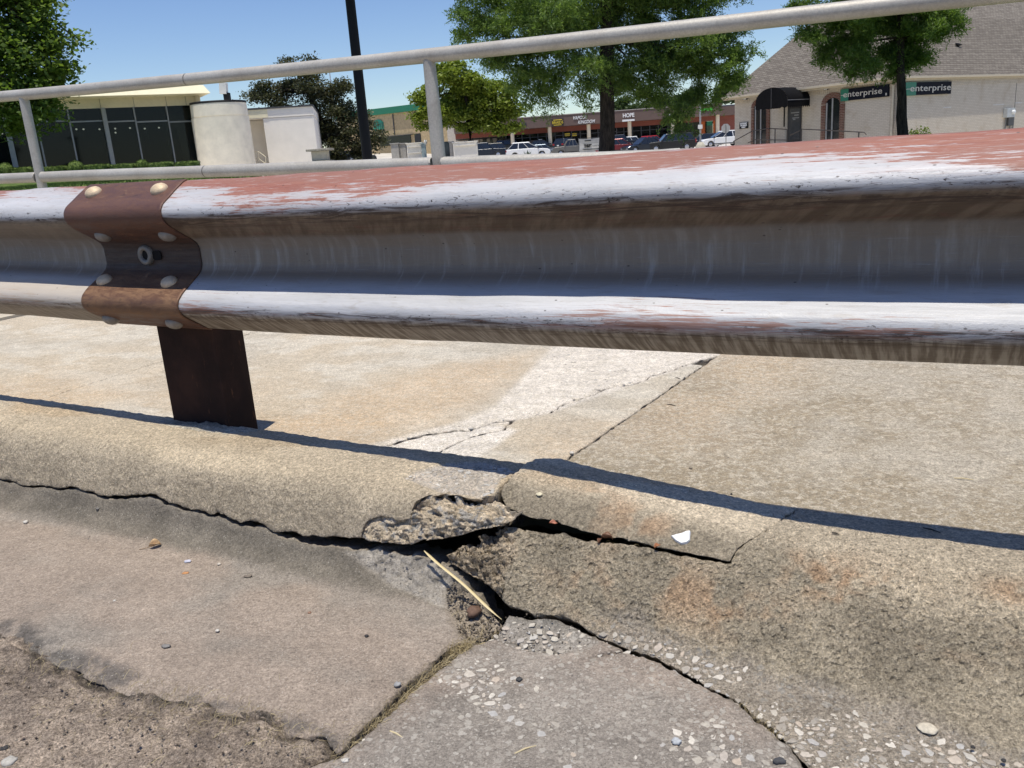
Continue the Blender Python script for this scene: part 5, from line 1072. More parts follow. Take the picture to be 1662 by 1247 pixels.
def hedge(px0, px1, pyt, pyb, ball, label):
    D = 43.; xm = (px0+px1)/2; s_ = D/FPX; P = at(xm, pyb+3, D); W_ = (px1-px0)*s_*.97; H_ = (pyb+3-pyt)*s_
    root = tag(empty('topiary_ball' if ball else 'clipped_hedge', tuple(P)), label, 'shrub', 'clipped shrubs along the glass front')
    if ball:
        th, ph = np.meshgrid(np.linspace(0, 2*math.pi, 28), np.linspace(.02, math.pi-.3, 16), indexing='ij'); x = np.sin(ph)*np.cos(th)*W_/2; y = np.sin(ph)*np.sin(th)*W_/2; z = H_-W_*.46+np.cos(ph)*W_*.46
    else:
        t_, ph = np.meshgrid(np.linspace(0, 1, 40), np.linspace(0, 1, 22), indexing='ij'); a = ph*2*math.pi
        sx = np.sign(np.cos(a))*np.abs(np.cos(a))**.35; sz = np.sign(np.sin(a))*np.abs(np.sin(a))**.35; e = np.clip(1-np.abs(2*t_-1)**14, .02, 1)**.5; x = (t_-.5)*W_; y = sx*.38*e; z = H_/2+sz*H_/2*e
    k = 1+.05*fbm(x*9, y*9+z*7, z*9, seed=int(px0) % 97+400); V = np.stack([x*k, y*k, z*k], -1).reshape(-1, 3); n, m_ = x.shape
    I = np.arange(n*m_).reshape(n, m_); Q = np.stack([I[:-1, :-1], I[1:, :-1], I[1:, 1:], I[:-1, 1:]], -1).reshape(-1, 4)
    np_mesh('foliage', V, Q, M_HEDGE, root); leafy(V+NR.normal(size=V.shape)*.015, None, 1400, .035, M_HL_, 'leaf_tufts', root, seed=int(px0) % 50)
hedge(-2, 24, 266.5, 281, True, 'round clipped bush at the left edge of the picture'); hedge(112, 137.5, 263, 276, True, 'round clipped bush between the two longest hedges, just right of the near railing post'); hedge(223, 242.5, 261, 274, True, 'smallest round clipped bush, below the middle mullions')
for i, (x0, x1, yt, yb, lb) in enumerate(((24, 52, 273, 281, 'clipped box hedge left of the near railing post'), (71, 110, 271.3, 278.5, 'clipped box hedge just right of the near railing post'), (139.5, 177, 268.2, 276, 'clipped box hedge right of the middle round bush'), (183, 222, 267.2, 275, 'clipped box hedge left of the smallest round bush'), (244.5, 282, 264.6, 273.5, 'clipped box hedge right of the smallest round bush'), (288, 324, 263.3, 272.5, 'clipped box hedge ending at the round drum'))): hedge(x0, x1, yt, yb, False, lb)

# ---------------------------------------------------------------- pale brick rental office
zE = 2.75
A = atz(1192.5, 156.5, zE); B = atz(1455.5, 124.5, zE); we = Wall(A, B)
off = tag(empty('rental_office', (float(B[0]), float(B[1]), -.3)), 'painted pale brick office with a steep brown shingle roof and black barrel awning', 'building')
M_PB = NT('painted_brick'); c = M_PB.coord((1, 1, 1)); br = M_PB.n('TexBrick'); br.inputs['Scale'].default_value = 1; br.inputs['Brick Width'].default_value = .21; br.inputs['Row Height'].default_value = .075; br.inputs['Mortar Size'].default_value = .008
br.inputs['Color1'].default_value = (.55, .49, .40, 1); br.inputs['Color2'].default_value = (.60, .54, .45, 1); br.inputs['Mortar'].default_value = (.42, .37, .30, 1)
tc = M_PB.attr('wuv', 'Vector'); M_PB.l(tc, br.inputs['Vector']); n_ = M_PB.noise(c, 1.4, 5, .7); cb = M_PB.mix(M_PB.math('MULTIPLY', M_PB.mr(n_, .5, .7), .4), br.outputs[0], (.36, .28, .19)); M_PB = M_PB.out(cb, .85, 0, M_PB.bump(br.outputs['Fac'], -1, .004), .3)
M_REDBR = NT('red_brick'); br = M_REDBR.n('TexBrick'); br.inputs['Scale'].default_value = 1; br.inputs['Brick Width'].default_value = .2; br.inputs['Row Height'].default_value = .075; br.inputs['Mortar Size'].default_value = .01
br.inputs['Color1'].default_value = (.20, .075, .05, 1); br.inputs['Color2'].default_value = (.14, .055, .04, 1); br.inputs['Mortar'].default_value = (.28, .22, .17, 1); M_REDBR.l(M_REDBR.attr('wuv', 'Vector'), br.inputs['Vector']); M_REDBR = M_REDBR.out(br.outputs[0], .85, 0, None, .3)
def wuv(o, wl):
    me = o.data; a = me.attributes.new('wuv', 'FLOAT_VECTOR', 'POINT'); v = np.array([q.co[:] for q in me.vertices]); X = np.stack([(v-wl.A)@wl.x+(v-wl.A)@wl.n, v[:, 2], 0*v[:, 0]], -1); a.data.foreach_set('vector', X.astype(np.float32).ravel()); return o
sx_ = np.array([-we.n[0], -we.n[1], 0]); C2 = B-0+(-we.n)*26; ws = Wall(B, C2)       # long side wall runs away to the right
zB = -.6
b = MB(); we.slab(b, 0, we.L, zB, zE, -.25, 0); kp(wuv(b.build('front_wall', M_PB), we), off)
b = MB(); ws.slab(b, .0, 26, zB, zE, -.25, 0); kp(wuv(b.build('side_wall', M_PB), ws), off)
# soldier course under the eaves
for wl, L in ((we, we.L-.1), (ws, 18.)):
    b = MB(); k = int(L/.12)
    for i in range(min(k, 260)): wl.slab(b, .1+i*.12, .1+i*.12+.095, zE-.42, zE-.17, .002, .03)
    kp(wuv(b.build('soldier_course', M_PB), wl), off)
# roof
M_SH = NT('shingles'); br = M_SH.n('TexBrick'); br.inputs['Scale'].default_value = 1; br.inputs['Brick Width'].default_value = .30; br.inputs['Row Height'].default_value = .14; br.inputs['Mortar Size'].default_value = .012; br.inputs['Bias'].default_value = .0
br.inputs['Color1'].default_value = (.17, .15, .13, 1); br.inputs['Color2'].default_value = (.24, .215, .185, 1); br.inputs['Mortar'].default_value = (.10, .08, .065, 1); M_SH.l(M_SH.attr('ruv', 'Vector'), br.inputs['Vector'])
n_ = M_SH.noise(M_SH.coord(), 90, 2, .7); M_SH = M_SH.out(M_SH.mix(1., br.outputs[0], M_SH.mr(n_, .3, .7, .8, 1.2, False), 'MULTIPLY'), .9, 0, M_SH.bump(br.outputs['Fac'], -1, .012), .2)
ov = .45; ovs = .10; pitch = 1.05; hw = 6.5; ze = zE-.02
def roofp(a, w_, wl): return None
c0 = we.P(-ov, ze, ov); c1 = we.P(we.L+ovs, ze, ov); fx = Vector(-we.n); ax = Vector(we.x)
# footprint rectangle c0,c1, c1+fx*D, c0+fx*D ; ridge runs along fx
Wd = we.L+ov+ovs; Dp = 27.; half = Wd/2; r0 = c0+ax*half+fx*half+Vector((0, 0, half*pitch)); r1 = c0+ax*half+fx*(Dp-half)+Vector((0, 0, half*pitch)); c2 = c1+fx*Dp; c3 = c0+fx*Dp
def rface(nm, P_, ux):
    n_s = 48; me_v = []; b = MB(); b.add(P_, [tuple(range(len(P_)))]); b.add([Vector(p)-Vector((0, 0, .12)) for p in P_], [tuple(range(len(P_)))[::-1]]); o = b.build(nm, M_SH); ux = Vector(ux).normalized(); nn = (Vector(P_[1])-Vector(P_[0])).cross(Vector(P_[2])-Vector(P_[0])).normalized(); vy = nn.cross(ux)
    a = o.data.attributes.new('ruv', 'FLOAT_VECTOR', 'POINT'); a.data.foreach_set('vector', np.array([[Vector(v.co-Vector(P_[0])).dot(ux), Vector(v.co-Vector(P_[0])).dot(vy), 0] for v in o.data.vertices], np.float32).ravel()); return kp(o, off)
rface('roof_slope', [c0, c1, r0], ax); rface('roof_slope', [c1, c2, r1, r0], fx); rface('roof_slope', [c3, c0, r0, r1], fx); rface('roof_slope', [c2, c3, r1], ax)
# shingle butts as fine raised courses on the two slopes in view
def courses(P0, P1, Rr0, Rr1, nm, n_c=44):
    b = MB()
    for i in range(1, n_c):
        f_ = i/n_c*.62; a = P0.lerp(Rr0, f_); c_ = P1.lerp(Rr1, f_); up = (Rr0-P0).normalized(); nz = (P1-P0).cross(Rr0-P0).normalized(); nz = nz if nz.z > 0 else -nz
        h_ = .012; V = [a+nz*.002, c_+nz*.002, c_+nz*h_, a+nz*h_, a+up*.12+nz*.002, c_+up*.12+nz*.002]; b.add(V, [(0, 1, 2, 3), (3, 2, 5, 4)])
    o = b.build(nm, M_SH); q = np.array([v.co[:] for v in o.data.vertices]); ux = np.array((P1-P0).normalized()); o['kind'] = 'stuff'
    a = o.data.attributes.new('ruv', 'FLOAT_VECTOR', 'POINT'); X = np.stack([(q-np.array(P0))@ux, q[:, 2]*1.38, q[:, 0]*0], -1); a.data.foreach_set('vector', X.astype(np.float32).ravel()); kp(o, off)
courses(c0, c1, r0, r0, 'shingle_courses'); courses(c1, c2, r0, r1, 'shingle_courses')
M_FAS = plain('fascia_tan', (.50, .42, .29), .7, 0, .08)
for a_, c_ in ((c0, c1), (c1, c2)):
    b = MB(); d_ = (c_-a_).normalized(); nn = Vector((d_.y, -d_.x, 0)); b.bar(a_+nn*.02+Vector((0, 0, -.10)), c_+nn*.02+Vector((0, 0, -.10)), .05, .17); kp(b.build('fascia_board', M_FAS), off)
    b = MB(); b.bar(a_+nn*.08+Vector((0, 0, -.04)), c_+nn*.08+Vector((0, 0, -.04)), .11, .09); kp(b.build('gutter_trough', plain('gutter_tan', (.58, .50, .37), .6, 0, .05)), off)
b = MB(); b.add([c0+Vector((0, 0, -.125)), c1+Vector((0, 0, -.125)), c1+fx*.6+Vector((0, 0, -.125)), c0+fx*.6+Vector((0, 0, -.125))], [(0, 1, 2, 3)]); b.add([c1+Vector((0, 0, -.127)), c2+Vector((0, 0, -.127)), c2-ax*.6+Vector((0, 0, -.127)), c1-ax*.6+Vector((0, 0, -.127))], [(0, 1, 2, 3)]); kp(b.build('soffit', M_FAS), off)
# openings on the front wall
def arch_window(x0, x1, yt, yb, bw, lab, mull):
    a0, z0 = we.hit(x0, yb, .05); a1, _ = we.hit(x1, yb, .05); zt = we.hit((x0+x1)/2, yt, .05)[1]; z0 = min(z0, 0.15)-.5; rise = (a1-a0)*.35; zc = zt-rise; am = (a0+a1)/2; hw_ = (a1-a0)/2
    arc = lambda g: [(am+(hw_+g)*math.cos(t), zc+(rise+g)*math.sin(t)) for t in np.linspace(0, math.pi, 15)]
    win = MB(); pts = [(a0, z0), (a1, z0)]+arc(0); win.prism([we.P(a, z, .0) for a, z in pts], tuple(we.n*.01), tuple(we.n*.02)); o = kp(win.build('window', plain('window_glass', (.012, .014, .016), .08)), off); o['label'] = lab
    # brick surround built brick by brick
    zz_ = z0; 
    while zz_ < zc-.03:
        for s_ in (0, 1):
            ba = a0-bw if s_ == 0 else a1; b = MB(); we.slab(b, ba, ba+bw, zz_, zz_+.065, .005, .07); kp(wuv(b.build('brick', M_REDBR), we), off)
        zz_ += .078
    nA = 17
    for i in range(nA):
        t0 = math.pi*i/nA+.02; t1 = math.pi*(i+1)/nA-.02; b = MB(); q = [(am+(hw_+g)*math.cos(t), zc+(rise+g)*math.sin(t)) for g, t in ((0, t0), (bw, t0), (bw, t1), (0, t1))]
        b.prism([we.P(a, z, 0) for a, z in q], tuple(we.n*.005), tuple(we.n*.07)); kp(wuv(b.build('brick', M_REDBR), we), off)
    for f_ in mull: b = MB(); a = a0+(a1-a0)*f_; we.slab(b, a-.035, a+.035, z0, zt-.02-(abs(f_-.5)*2)**2*rise, .022, .06); kp(b.build('mullion', plain('mullion_pale', (.30, .30, .29), .5)), off)
arch_window(1223.5, 1243.5, 166, 232, .20, 'tall arched window beneath the awning', (.12, .55)); arch_window(1338.5, 1361.5, 159, 228, .25, 'tall arched window left of the lettered board', (.08, .48))
b = MB(); a0, a1, z0, z1 = we.rect(b, 1278.5, 172, 1300, 240, .01, .05); kp(b.build('door', plain('door_frame', (.014, .014, .015), .4)), off)
b = MB(); we.rect(b, 1282, 176, 1298, 226, .05, .06); dg_ = kp(b.build('door_glass', plain('door_glass', (.045, .050, .055), .1)), off)
for y, x0, x1 in ((183, 1284, 1297), (187, 1289, 1296), (191.5, 1286, 1297), (194, 1287, 1291)): b = MB(); we.rect(b, x0, y-.8, x1, y+.8, .062, .066); kp(b.build('door_notice', plain('notice_grey', (.22, .23, .24), .6)), off)
b = MB(); we.rect(b, 1271.8, 168, 1273, 206, .01, .05); kp(b.build('door_post', M_BLACK), off)
b = MB(); we.rect(b, 1274, 170, 1278, 232, .01, .04); kp(b.build('door_trim', plain('trim_pale', (.40, .37, .31), .7)), off)
# awning
aA0 = we.hit(1263, 165)[0]; aA1 = we.hit(1315, 165)[0]; zs_ = we.hit(1290, 163)[1]; ztop = we.hit(1290, 141.5)[1]; out_ = 1.75
aw = tag(empty('awning', tuple(we.P((aA0+aA1)/2, zs_, 0))), 'black barrel vaulted fabric awning over the office door', 'awning')
am = (aA0+aA1)/2; hw_ = (aA1-aA0)/2; rise = ztop-zs_; M_AWN = plain('awning_fabric', (.008, .008, .009), .9, 0, .2, spec=.1)
ring = [(am+hw_*math.cos(t), zs_+rise*math.sin(t)) for t in np.linspace(0, math.pi, 20)]; val = zs_-.32
V = []; F = []
for o_ in (0.02, out_): V += [we.P(ring[0][0], val, o_)]+[we.P(a, z, o_) for a, z in ring]+[we.P(ring[-1][0], val, o_)]
n = 22; F = [(i, i+1, n+i+1, n+i) for i in range(n-1)]; b = MB(); b.add(V, F, True); kp(b.build('vault', M_AWN), aw)
b = MB(); sc_ = []
for i in range(25):
    a = aA0+(aA1-aA0)*i/24; sc_.append((a, val-.06*abs(math.sin(i*math.pi/4))))
pts = [we.P(a, z, out_+.002) for a, z in ring]+[we.P(a, z, out_+.002) for a, z in sc_]; b.add(pts, [tuple(range(len(pts)))]); kp(b.build('front_panel', M_AWN), aw)
b = MB(); 
for i in range(12):
    o0, o1 = out_*i/12, out_*(i+1)/12; b.add([we.P(aA1+.003, val, o0), we.P(aA1+.003, val, o1), we.P(aA1+.003, val-.07, (o0+o1)/2)], [(0, 1, 2)])
kp(b.build('scalloped_valance', M_AWN), aw)
b = MB(); b.bar(we.P(aA1+.01, zs_-.02, .05), we.P(aA1+.01, zs_-.02, out_), .01, .03); kp(b.build('piping', plain('piping_grey', (.20, .20, .21), .6)), aw)
b = MB(); b.bar(we.P(am, val, out_+.01), we.P(am, ztop-.02, out_+.01), .03, .01); kp(b.build('seam', plain('seam_grey', (.06, .06, .065), .6)), aw)
# boards with lettering
M_BRD = plain('board_navy', (.008, .010, .017), .8, 0, .1, spec=.15); M_GRN = plain('board_green', (.015, .17, .10), .5, 0, .05); M_LT1 = plain('letter_cream', (.55, .52, .46), .5, 0, .03)
def board(wl, x0, x1, yc, hpx, gx0, gx1, tx0, tx1, lab, dx=0, dot=False):
    am_, zc = wl.hit((x0+x1)/2, yc, .12); a0 = wl.hit(x0, yc, .12)[0]; a1 = wl.hit(x1, yc, .12)[0]; xm = (x0+x1)/2; H_ = wl.hit(xm, yc-hpx/2, .12)[1]-wl.hit(xm, yc+hpx/2, .12)[1]
    root = tag(empty('sign_board', tuple(wl.P(am_, zc, .06))), lab, 'sign', 'lettered boards on the pale brick office')
    g1 = wl.hit(gx1, yc, .12)[0]; b = MB(); wl.slab(b, g1+.002, a1, zc-H_/2, zc+H_/2, .005, .12); kp(b.build('panel', M_BRD), root); b = MB(); wl.slab(b, a0, g1, zc-H_/2-.01, zc+H_/2+.01, .005, .125); kp(b.build('green_panel', M_GRN), root)
    t0 = wl.hit(tx0, yc, .13)[0]; t1 = wl.hit(tx1, yc, .13)[0]; o = text('lettering', 'enterprise', H_*.62, M_LT1, None, None, .006, off=.002, spacing=1.04); wdt = max(v.co.x for v in o.data.vertices)
    o.matrix_world = frame(wl.P(t0, zc+H_*.02, .134), wl.x, (0, 0, 1)) @ Matrix.Diagonal(((t1-t0)/wdt, 1.15, 1, 1)); kp(o, root)
    b = MB(); wl.slab(b, a0+.03, t0+.08, zc-H_*.03, zc+H_*.01, .126, .136); kp(b.build('letter_bar', M_LT1), root)
    if dot: b = MB(); wl.rect(b, 1437, 151, 1439, 155, .121, .14); kp(b.build('small_mark', M_LT1), root)
board(we, 1364.5, 1441.5, 151, 19.5, 1364, 1377, 1368.5, 1431.5, 'dark enterprise board right of the arched window, left of the slim tree trunk', dot=True)
board(ws, 1470, 1544, 143.5, 20.5, 1470, 1487, 1477, 1543, 'dark enterprise board on the shaded side wall, right of the slim tree trunk')
b = MB(); a0, a1, z0, z1 = we.rect(b, 1200, 198.5, 1214, 209, .01, .04); pk = tag(empty('parking_sign', tuple(we.P((a0+a1)/2, (z0+z1)/2, .02))), 'small black notice with white lettering at the far end of the office wall', 'sign'); kp(b.build('plate', M_BLACK), pk)
for i, (tx, x0, x1) in enumerate((('CUSTOMER', 1200.9, 1213.1), ('PARKING', 1201.8, 1212.2), ('ONLY', 1203.6, 1210.2))): we.text('lettering', tx, x0, x1, 200.7+i*3.1, 2.2, M_LET, pk, .045, .003, off=.01)
for x, y, lb in ((1211, 158.5, 'small floodlight at the far corner of the office wall'), (1342, 142.5, 'black floodlight above the arched window'), (1427, 133, 'small pale floodlight above the enterprise board')):
    a, z = we.hit(x, y, .2); root = tag(empty('wall_floodlight', tuple(we.P(a, z, .1))), lb, 'floodlight', 'floodlights under the eaves')
    R_ = Matrix((Vector(we.x), Vector(we.n), Vector((0, 0, 1)))).transposed() @ Matrix.Rotation(-.4, 3, 'X'); b = MB(); b.box(we.P(a, z, .22), (.26, .22, .18), R_); kp(b.build('housing', M_BLACK if x < 1400 else M_DGREY, bevel=.02), root)
    b = MB(); b.box(Vector(we.P(a, z, .22))+R_ @ Vector((-.0, .115, 0)), (.18, .01, .12), R_); kp(b.build('lens', plain('lens_pale', (.6, .6, .57), .2)), root); b = MB(); b.bar(we.P(a, z+.08, .01), we.P(a, z, .18), .04); kp(b.build('arm', M_BLACK), root)
# handrail in front of the office
hr = tag(empty('entrance_handrail', tuple(we.P(8, -.3, 1.6))), 'black steel handrail along the ramp in front of the office', 'handrail'); M_HR = plain('handrail_dark', (.035, .028, .025), .5)
O = 1.6; q = lambda x, y, o_=O: we.P(we.hit(x, y, o_)[0], we.hit(x, y, o_)[1], o_)
b = MB()
for L_ in ([(1190, 230), (1222, 212.3)], [(1222, 212.3), (1248, 208.6), (1277, 210.2)], [(1300, 209.8), (1340, 211.6), (1403, 215.0), (1406, 219)], [(1282, 220), (1298, 212.5)], [(1214, 232), (1222, 229)], [(1222, 227), (1277, 227.5)]): b.tube([q(*p) for p in L_], .025, 8)
kp(b.build('rail', M_HR), hr)
for x, y in ((1223, 212), (1258, 209.5), (1277.5, 210), (1301, 210), (1394, 214.6)): b = MB(); p = q(x, y); b.bar(p, (p.x, p.y, -.5), .045); kp(b.build('upright', M_HR), hr)
b = MB(); p0 = we.hit(1453, 150, .1); b.bar(we.P(we.L-.12, zE-.35, .06), we.P(we.L-.12, zB, .06), .09, .07); kp(b.build('downpipe', plain('downpipe_tan', (.50, .44, .33), .6)), off)
# meter on the side wall
P_ = ws.hit(1641, 188, .2); mt = tag(empty('electric_meter', tuple(ws.P(P_[0], P_[1], .1))), 'grey electric meter box with conduits on the side wall', 'meter')
b = MB(); ws.rect(b, 1635, 175.5, 1648, 190.5, .01, .22); kp(b.build('box', plain('meter_grey', (.45, .47, .47), .5, .2), bevel=.01), mt)
a_, z_ = ws.hit(1644, 182, .22); b = MB(); b.lathe(ws.P(a_, z_, .22), [(.11, 0), (.11, .08), (.08, .12), (.001, .13)], 20, ws.n); kp(b.build('dial', plain('meter_glass', (.7, .72, .72), .2)), mt)
b = MB(); ws.rect(b, 1637, 190.5, 1646, 204, .01, .12); kp(b.build('lower_box', plain('meter_dark', (.09, .09, .09), .6)), mt)
b = MB()
for x in (1632.5, 1640, 1645): a_, z_ = ws.hit(x, 196, .06); b.tube([ws.P(a_, z_+.3, .06), ws.P(a_, -.5, .06)], .025, 8)
kp(b.build('conduit', plain('conduit', (.2, .2, .2), .5, .5)), mt)
for x0, x1, y in ((1531, 1544, 174.5), (1612, 1630, 170), (1648, 1659, 167)): b = MB(); ws.rect(b, x0, y-.9, x1, y+.9, .002, .006); kp(b.build('paint_patch', plain('patch_pale', (.60, .58, .54), .8)), off)
a_ = ws.hit(1648.5, 150)[0]; b = MB(); ws.slab(b, a_, a_+.03, zB, zE-.45, .002, .008); kp(b.build('wall_joint', M_DGREY), off)

# ---------------------------------------------------------------- smaller things in the middle distance
def pole(name, x0, y0, x1, y1, D, wtop, wbot, m, label, cat, sq=False):
    Pt, Pb = at(x0, y0, D), at(x1, y1, D); Pm = (Pt+Pb)/2; xb = Pb[0]; root = tag(empty(name, (float(xb), float(D), -.5)), label, cat); b = MB()
    pts = [(xb, D, -.6), (xb, D, float(Pt[2]))]
    if sq: b.box((xb, D, (Pt[2]-.6)/2), (wbot, wbot, Pt[2]+.6), Matrix.Rotation(.35, 3, 'Z'), wtop/wbot)
    else: b.tube(pts, [wbot/2, wtop/2], 14)
    kp(b.build('pole', m), root); return root, xb, Pt
r_, xb, Pt = pole('lamp_post', 572, -60, 597.5, 266, 18, .185, .22, M_BLACK, 'tall black lamp post left of the middle, standing behind the pipe railing', 'lamp post')
b = MB(); b.box((xb, 18, -.35), (.42, .42, .5)); kp(b.build('base', plain('base_conc', (.4, .38, .34), .9)), r_); b = MB(); b.box((xb, 17.6, float(Pt[2])+.05), (.4, 1.0, .14)); kp(b.build('lamp_head', M_BLACK), r_)
r_, xb, Pt = pole('lot_lamp', 1134.5, 95, 1137, 238, 66, .11, .15, plain('pole_grey', (.36, .36, .36), .5, .4), 'slim grey lot lamp with a small white plate, right of the big tree', 'lamp post')
c = at(1137, 240, 66); anchor(at(1137, 241, 66)); b = MB(); b.lathe((xb, 66, 0), [(.38, float(c[2])-.3), (.36, float(c[2])+.12), (.20, float(c[2])+.40), (.001, float(c[2])+.42)], 16); kp(b.build('base', plain('base_conc2', (.45, .42, .34), .9)), r_)
c = at(1136.5, 206, 65.8); b = MB(); b.box(c, (.33, .03, .30)); kp(b.build('small_plate', M_WHITE), r_); b = MB(); b.bar((xb, 66, float(Pt[2])), (xb+1.5, 66, float(Pt[2])+.1), .08); b.box((xb+1.6, 66, float(Pt[2])+.1), (.7, .3, .12)); kp(b.build('lamp_head', M_DGREY), r_)
c = at(1178, 208.5, 72); r8 = 6.7*72/FPX/math.cos(math.pi/8); ss = tag(empty('stop_sign', (float(c[0]), 72, -.4)), 'back of an unpainted octagonal stop sign beside the office', 'sign')
b = MB(); pts = [(c[0]+r8*math.cos(math.pi/8+k*math.pi/4), 72.0, c[2]+r8*math.sin(math.pi/8+k*math.pi/4)) for k in range(8)]; b.prism(pts, (0, 0, 0), (0, .02, 0)); kp(b.build('plate', plain('sign_back', (.42, .42, .41), .5, .3)), ss)
b = MB(); b.box((c[0], 71.95, (c[2]+r8-.5)/2-.1), (.06, .04, c[2]+r8+.5)); kp(b.build('post', plain('post_grey', (.22, .22, .22), .5, .4)), ss)
pole('flag_mast', 543.5, 114, 549, 236, 75, .09, .16, plain('mast_grey', (.42, .45, .48), .5, .3), 'thin grey mast rising behind the dusky tree', 'mast')
# banner
D = 52.; c = at(958.5, 238, D); bn = tag(empty('banner', tuple(at(958.5, 256, D))), 'white vinyl banner with black lettering tied up left of the big trunk', 'banner'); s_ = D/FPX; Wb, Hb = 36*s_, 25*s_
nx, ny = 24, 14; X, Z = np.meshgrid(np.linspace(-Wb/2, Wb/2, nx), np.linspace(-Hb/2, Hb/2, ny), indexing='ij'); Yy = .03*np.sin(X*6+Z*2)+.02*np.sin(Z*8); I = np.arange(nx*ny).reshape(nx, ny)
Zs = Z-.03*(1-(2*X/Wb)**2)*(Z > 0)
np_mesh('sheet', np.stack([X+c[0], Yy+c[1], Zs+c[2]], -1).reshape(-1, 3), np.stack([I[:-1, :-1], I[1:, :-1], I[1:, 1:], I[:-1, 1:]], -1).reshape(-1, 4), plain('vinyl_white', (.46, .46, .45), .5, 0, .08), None).name = 'sheet'; kp(sc.objects['sheet'], bn)
M_INK = plain('ink_black', (.02, .02, .02), .6)
def btext(s, x0, x1, y, h, m=M_INK, **kw):
    o = text('lettering', s, h*s_*1.35, m, None, None, .003, **kw); wdt = max(v.co.x for v in o.data.vertices); p = at(x0, y, D-.08); p2 = at(x1, y, D-.08)
    o.matrix_world = frame((p[0], D-.08, c[2]+(238-y+(x0-958.5)*-.0)*s_), (1, 0, 0), (0, 0, 1)) @ Matrix.Diagonal(((p2[0]-p[0])/wdt, 1, 1, 1)); kp(o, bn)
btext('THRIFT', 948, 960.5, 237, 4.6, off=.02); btext('square', 961, 972, 237, 3.4, shear=.3); btext('Shop Shop Save Now', 943, 964.5, 247.6, 2.6, off=.01); btext('SALE', 967, 976, 247.2, 4.2, plain('ink_red', (.35, .03, .04), .6), off=.02)
b = MB(); b.box((c[0]+.0, D-.07, c[2]-3.9*s_), (26*s_, .01, 1.0*s_)); b.box((c[0]-4*s_, D-.07, c[2]+9*s_), (10*s_, .01, 1.6*s_)); b.box((c[0]+.0, D-.07, c[2]+5.2*s_), (25*s_, .01, .25*s_)); kp(b.build('printed_rules', M_INK), bn)
for sx in (-1, 1): b = MB(); b.bar((c[0]+sx*Wb/2, D+.03, c[2]-1.6), (c[0]+sx*Wb/2, D+.03, c[2]+Hb/2+.05), .04); kp(b.build('stake', M_DGREY), bn)
b = MB(); b.bar((c[0]-Wb/2, D+.02, c[2]+Hb/2+.02), (c[0]+Wb/2, D+.02, c[2]+Hb/2+.02), .03); kp(b.build('top_bar', M_DGREY), bn)
anchor(at(958, 256, D))
# pedestal of stacked slabs
D = 40.; s_ = D/FPX; pd = tag(empty('slab_pedestal', tuple(at(517, 270, D))), 'weathered concrete pedestal of two slabs in front of the white wing', 'pedestal'); M_PD = plain('pedestal_conc', (.30, .28, .23), .9, 0, .3, 12, .004, 80)
for nm, x0, x1, y0, y1, dp in (('top_slab', 497, 536, 241.5, 245.2, 1.1), ('block', 505, 530, 245.3, 261, .7), ('lower_slab', 498.5, 537, 261.2, 265, 1.1), ('foot', 503, 534, 265.1, 274, .9)):
    p0 = at(x0, (y0+y1)/2, D); p1 = at(x1, (y0+y1)/2, D); t0 = at(517, y0, D)[2]; t1 = at(517, y1, D)[2]; b = MB(); b.box(((p0[0]+p1[0])/2, D+.4, (t0+t1)/2), (p1[0]-p0[0], dp, t0-t1)); kp(b.build(nm, M_PD if nm != 'block' else plain('block_pale', (.45, .42, .34), .9), bevel=.02), pd)
# utility enclosures
M_ENC = plain('enclosure_beige', (.78, .74, .67), .8, 0, .06); M_ENC_SHADE = plain('enclosure_shaded_side', (.38, .36, .33), .85, 0, .15)  # second one is the enclosures' shaded side, its shade put into the colour
def enc(name, x0, x1, y0, y1, D, dep, m, label, cat, yaw=0, lip=True, m2=None):
    p0, p1 = at(x0, (y0+y1)/2, D), at(x1, (y0+y1)/2, D); xm = (x0+x1)/2; zt, zb_ = at(xm, y0, D)[2], at(xm, y1, D)[2]; root = tag(empty(name, (float((p0[0]+p1[0])/2), D, float(zb_))), label, cat); w_ = p1[0]-p0[0]; R_ = Matrix.Rotation(yaw, 3, 'Z')
    c_ = Vector(((p0[0]+p1[0])/2, D+dep/2, (zt+zb_-.5)/2)); b = MB(); b.box(c_, (w_, dep, zt-zb_+.5), R_); kp(b.build('cabinet', m, bevel=.015), root)
    if lip:
        for f_ in ((.88, .58) if m2 is None else (.90,)): b = MB(); b.box((c_.x, D-.04, zb_+(zt-zb_)*f_), (w_*.92, .09, .05)); kp(b.build('ledge', m), root)
    b = MB(); b.box((c_.x, c_.y, zt+.03), (w_+.08, dep+.08, .05)); kp(b.build('lid', m), root); return root
enc('utility_enclosure', 661, 685, 233.5, 268, 46, 1.0, M_ENC, 'beige utility cabinet with two ledges, left of the bent railing post', 'cabinet')
e2 = enc('utility_enclosure', 635.5, 648, 234, 268, 46.1, .9, M_ENC_SHADE, 'shaded side of the beige utility cabinet, painted grey, left half', 'cabinet', lip=False); enc('utility_enclosure', 648.6, 660, 234, 268, 46.3, .9, M_ENC_SHADE, 'shaded side of the beige utility cabinet, painted grey, right half next to its lit face', 'cabinet', lip=False)
enc('utility_enclosure', 736, 775.5, 231.5, 268, 44, 1.1, M_ENC, 'largest beige utility cabinet, right of the bent railing post', 'cabinet', m2=1); enc('utility_enclosure', 730.5, 735.5, 231.5, 268, 44.2, 1.1, M_ENC_SHADE, 'narrow shaded side of the cabinet group, painted grey, left of the largest beige one', 'cabinet', lip=False)
g_ = enc('transformer_box', 713, 730, 232, 268, 45, .9, plain('transformer_dark', (.075, .095, .095), .5, 0, .2), 'dark green grey transformer box with louvres behind the bent railing post', 'transformer', lip=False)
